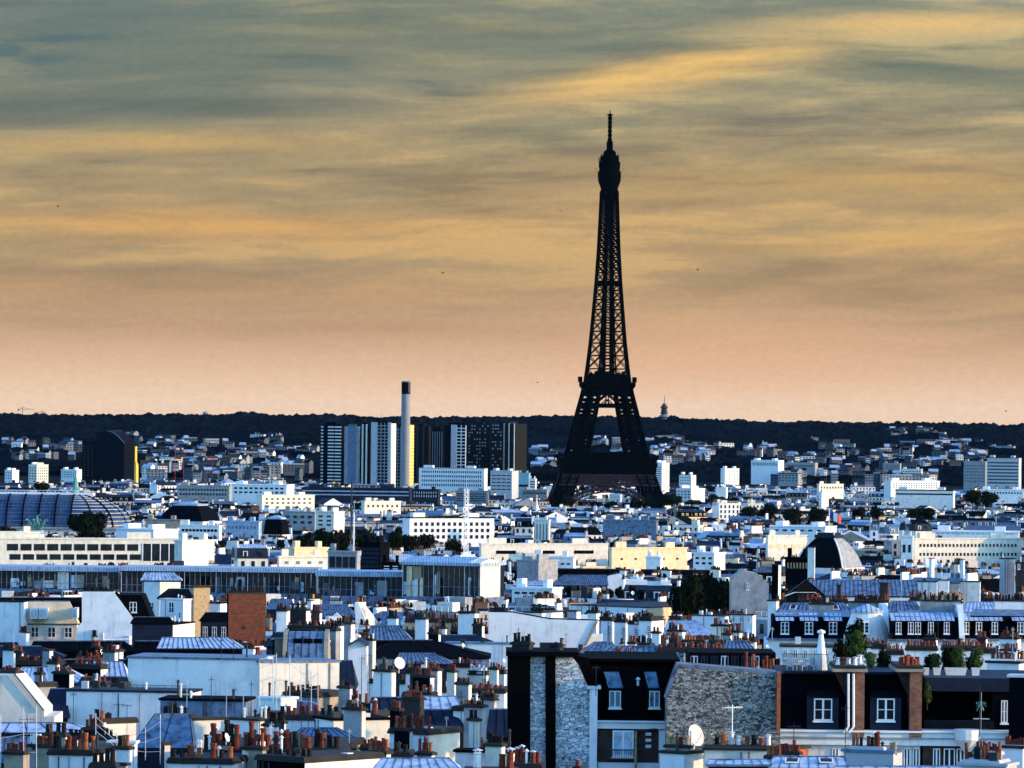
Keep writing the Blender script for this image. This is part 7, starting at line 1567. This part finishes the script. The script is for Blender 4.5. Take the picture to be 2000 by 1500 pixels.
while Y < 5100:
    X = -0.125 * Y - 20; half = 0.125 * Y + 20
    dist = noise.noise(Vector((0, Y / 170.0, 3.3)))
    while X < half:
        w_ = FR.uniform(8, 17) if Y < 2600 else FR.uniform(11, 26); 
        if FR.random() < .04: w_ *= 1.8
        d = FR.uniform(9, 14); yj = Y + FR.uniform(-.35, .35) * (22 + Y / 160)
        yaw = (noise.noise(Vector((X / 150.0, Y / 220.0, 1.0))) * 1.3 + .10) + FR.choice((0, 0, 0, .0, -.7, .6)); yaw = max(-1.0, min(.8, yaw))
        cx = X + w_ / 2; X += w_ * abs(math.cos(yaw)) + (FR.uniform(3, 16) if FR.random() < .25 else .3)
        h = 19.5 + FR.gauss(0, 2.6) + (FR.uniform(3, 9) if FR.random() < (.05 if Y < 2600 else .03) else 0) + 2.5 * noise.noise(Vector((cx / 260.0, yj / 300.0, 8)))
        st = FR.choices(('mansard', 'gable', 'flat', 'hip', 'gableside'), (46, 14, 28, 5, 7))[0]
        g0 = G(yj); roofh = {'mansard': 4.8, 'gable': 3.2, 'flat': .6, 'hip': 3.4, 'gableside': 4}[st]
        zt = g0 + h + roofh * .6; r_ = (w_ * abs(math.cos(yaw)) + d * abs(math.sin(yaw))) / 2 + .3
        c0, c1 = (cx - r_) / yj * F, (cx + r_) / yj * F
        if c1 < -1350 or c0 > 1350: continue
        zc = clampz(c0, c1, yj - d / 2, zt + 2.2) - 2.2
        if yj < 1000: zc = min(zc, CZ - (490 if yj < 860 else 455) * yj / F - 2)      # keeps below the near rows
        zc = min(zc, CZ - (936 - HY - .0105 * cx / yj * F) * yj / F)
        if zc < zt: zt = zc
        if zt < g0 + 6: continue
        if any(a < c1 and b > c0 and ya - d / 2 < yj < yb_ + d / 2 for a, b, ya, yb_ in OCC): continue
        cands.append([yj, cx, yaw, w_, d, g0, zt - roofh, st, c0, c1, zt])
    Y += 19 + Y / 190.0
cands.sort(key=lambda c_: c_[0])
keep = []
for c_ in cands:
    yj, zt = c_[0], c_[10]; row = (CZ - zt) / (yj - 5) * F + HY
    a, b = int(max(0, c_[8] + 1400)), int(min(2800, c_[9] + 1400)); area = 0.0
    if b - a < 1: continue
    for k in range(a, b):
        if sky_[k] > row: area += sky_[k] - row
    if area / (b - a) < .45: continue
    if b < 405 or a > 2395: area = 0.0
    for k in range(a, b): sky_[k] = min(sky_[k], row)
    keep.append((area, c_))
order = sorted(range(len(keep)), key=lambda i: -keep[i][0]); big = set(order[:290])
print('city blocks', len(cands), 'kept', len(keep))
LMK = [(-900, 'glass vaulted hall'), (-790, 'curved navy block'), (-560, 'brick chimney'), (-300, 'leftmost riverside tower'), (-209, 'smokestack'), (-110, 'dotted white office'), (-20, 'rightmost riverside tower'), (60, 'ladder walls'), (185, 'iron tower'), (297, 'telecom tower'),
       (385, 'large dark tree'), (500, 'flat hillside blocks'), (622, 'slate dome'), (760, 'dormer mansards'), (880, 'long windowed block'), (965, 'banded office')]
PLN = {'white_plaster': 'white', 'cream_plaster': 'cream', 'pale_stone': 'pale grey', 'beige_stone': 'beige', 'grey_plaster': 'grey', 'ochre_plaster': 'ochre'}
RFN = {'slate': 'black slate', 'dark_zinc': 'navy', 'plain_zinc': 'blue zinc', 'pale_zinc': 'pale zinc', 'zinc': 'grey zinc', 'dark_brick': 'brown tiled'}
STN = {'mansard': 'mansard', 'gable': 'gabled roof', 'flat': 'flat roof', 'hip': 'hipped roof', 'gableside': 'end gable'}
mass = {}
def msink(n):
    return mass.setdefault('all', MB())
used = {}; pend = []
for i, (area, c_) in enumerate(keep):
    yj, cx, yaw, w_, d, g0, ze, st, c0, c1, zt = c_; r = random.Random(i * 7 + 1)
    wm = r.choices(('white_plaster', 'cream_plaster', 'pale_stone', 'beige_stone', 'grey_plaster', 'ochre_plaster'), (42, 20, 14, 8, 12, 6))[0]
    rm = r.choices(('slate', 'dark_zinc', 'plain_zinc', 'pale_zinc', 'zinc', 'dark_brick'), (42, 22, 14, 5, 12, 3))[0]; tm = r.choices(('pale_zinc', 'plain_zinc', 'dark_zinc', 'slate', 'zinc'), (14, 22, 24, 24, 14))[0]
    if st == 'flat': rm = tm
    if i in big:
        near = 1 if yj < 1250 else 0
        root = thing('city_building', (cx, yj, g0), None, 'building'); ms = {}; pots = []
        gen(lambda n: ms.setdefault(n, MB()), cx, yj, yaw, w_, d, g0 - 1, ze, st, wm, rm, tm, r, 1 if near else 0, pots)
        for n, m in ms.items(): ms[n] = m.build(n.split('#')[0], root)
        for k, wp, ph_ in pots: add_pot(ms['chimney#%d' % k], wp, ph_, r.choice(POTMIX), r)
        lm = min(LMK, key=lambda q: abs(q[0] - (c0 + c1) / 2)); bd = min(6, max(0, int(((CZ - zt) / yj * F + HY - 950) // 45)))
        pend.append((root, PLN[wm], RFN[rm], STN[st], lm[1], bd, (c0 + c1) / 2, yj))
    else: gen(msink, cx, yj, yaw, w_, d, g0 - 1, ze, st, wm, rm, tm, r, 0)
BD = ['far', 'fairly far', 'halfway', 'halfway', 'fairly near', 'near', 'near']
gr = {}
for e in pend: gr.setdefault((BD[e[5]], e[4]), []).append(e)
for (bdn, lmn), L in gr.items():
    for j, e in enumerate(sorted(L, key=lambda q: q[6])):
        e[0]['label'] = '%s block, %s %s, %s from left, %s, near %s' % (e[1], e[2], e[3], ordinal(j), bdn, lmn); e[0]['group'] = 'city buildings packed between the landmarks'
for m in mass.values():
    o = m.build('distant_rooftops'); tag(o, 'endless mass of small pale and dark rooftops between the larger buildings', kind='stuff')
# ------------------------------------------------------------------ birds
for i, (x, y, k, lab) in enumerate(((113, 403, 4, 'tiny dark bird high at the left of the sky'), (865, 533, 4, 'tiny dark bird in the middle of the sky, left of the iron tower'), (1363, 527, 4.5, 'clearest black bird, right of the iron tower shaft'), (1480, 588, 2.5, 'faint tiny bird right of and below the clearest one'), (1965, 803, 4, 'small dark bird low above the ridge at the right'), (1095, 411, 2.5, 'faint tiny bird left of the upper tower shaft'), (1050, 747, 3, 'tiny bird low beside the second tower platform'))):
    p = at(x, y, 300); s = 300 / F * k; m = MB().frame(p, .5 * i)
    m.lathe(0, 0, [(.01, -.5 * s), (.16 * s, -.2 * s), (.2 * s, .1 * s), (.05 * s, .5 * s)], 'lead_black', 6)
    for q in (-1, 1): m.face([(0, -.2 * s, .1 * s), (q * s * .6, 0, .45 * s), (q * s * 1.0, .2 * s, .2 * s), (q * s * .5, .3 * s, .1 * s), (0, .2 * s, 0)], 'lead_black')
    tag(m.build('bird'), lab, 'bird', 'birds over the city')

hz = MB(); hz.box(-5200, 5200, -600, 14400, -3.5, 340, 'earth', nobottom=False)
hzm = bpy.data.materials.new('haze'); hzm.use_nodes = True; T = NT(hzm.node_tree); T.n.clear()
pv = T.n.new('ShaderNodeVolumePrincipled'); pv.inputs['Density'].default_value = 1.8e-6; pv.inputs['Color'].default_value = (0.22, 0.55, 1.0, 1)
mo = T.n.new('ShaderNodeOutputMaterial'); T.l.new(pv.outputs[0], mo.inputs['Volume'])
MATS['haze'] = hzm; hz.mats = ['haze']; ho = hz.build('haze'); tag(ho, kind='stuff')
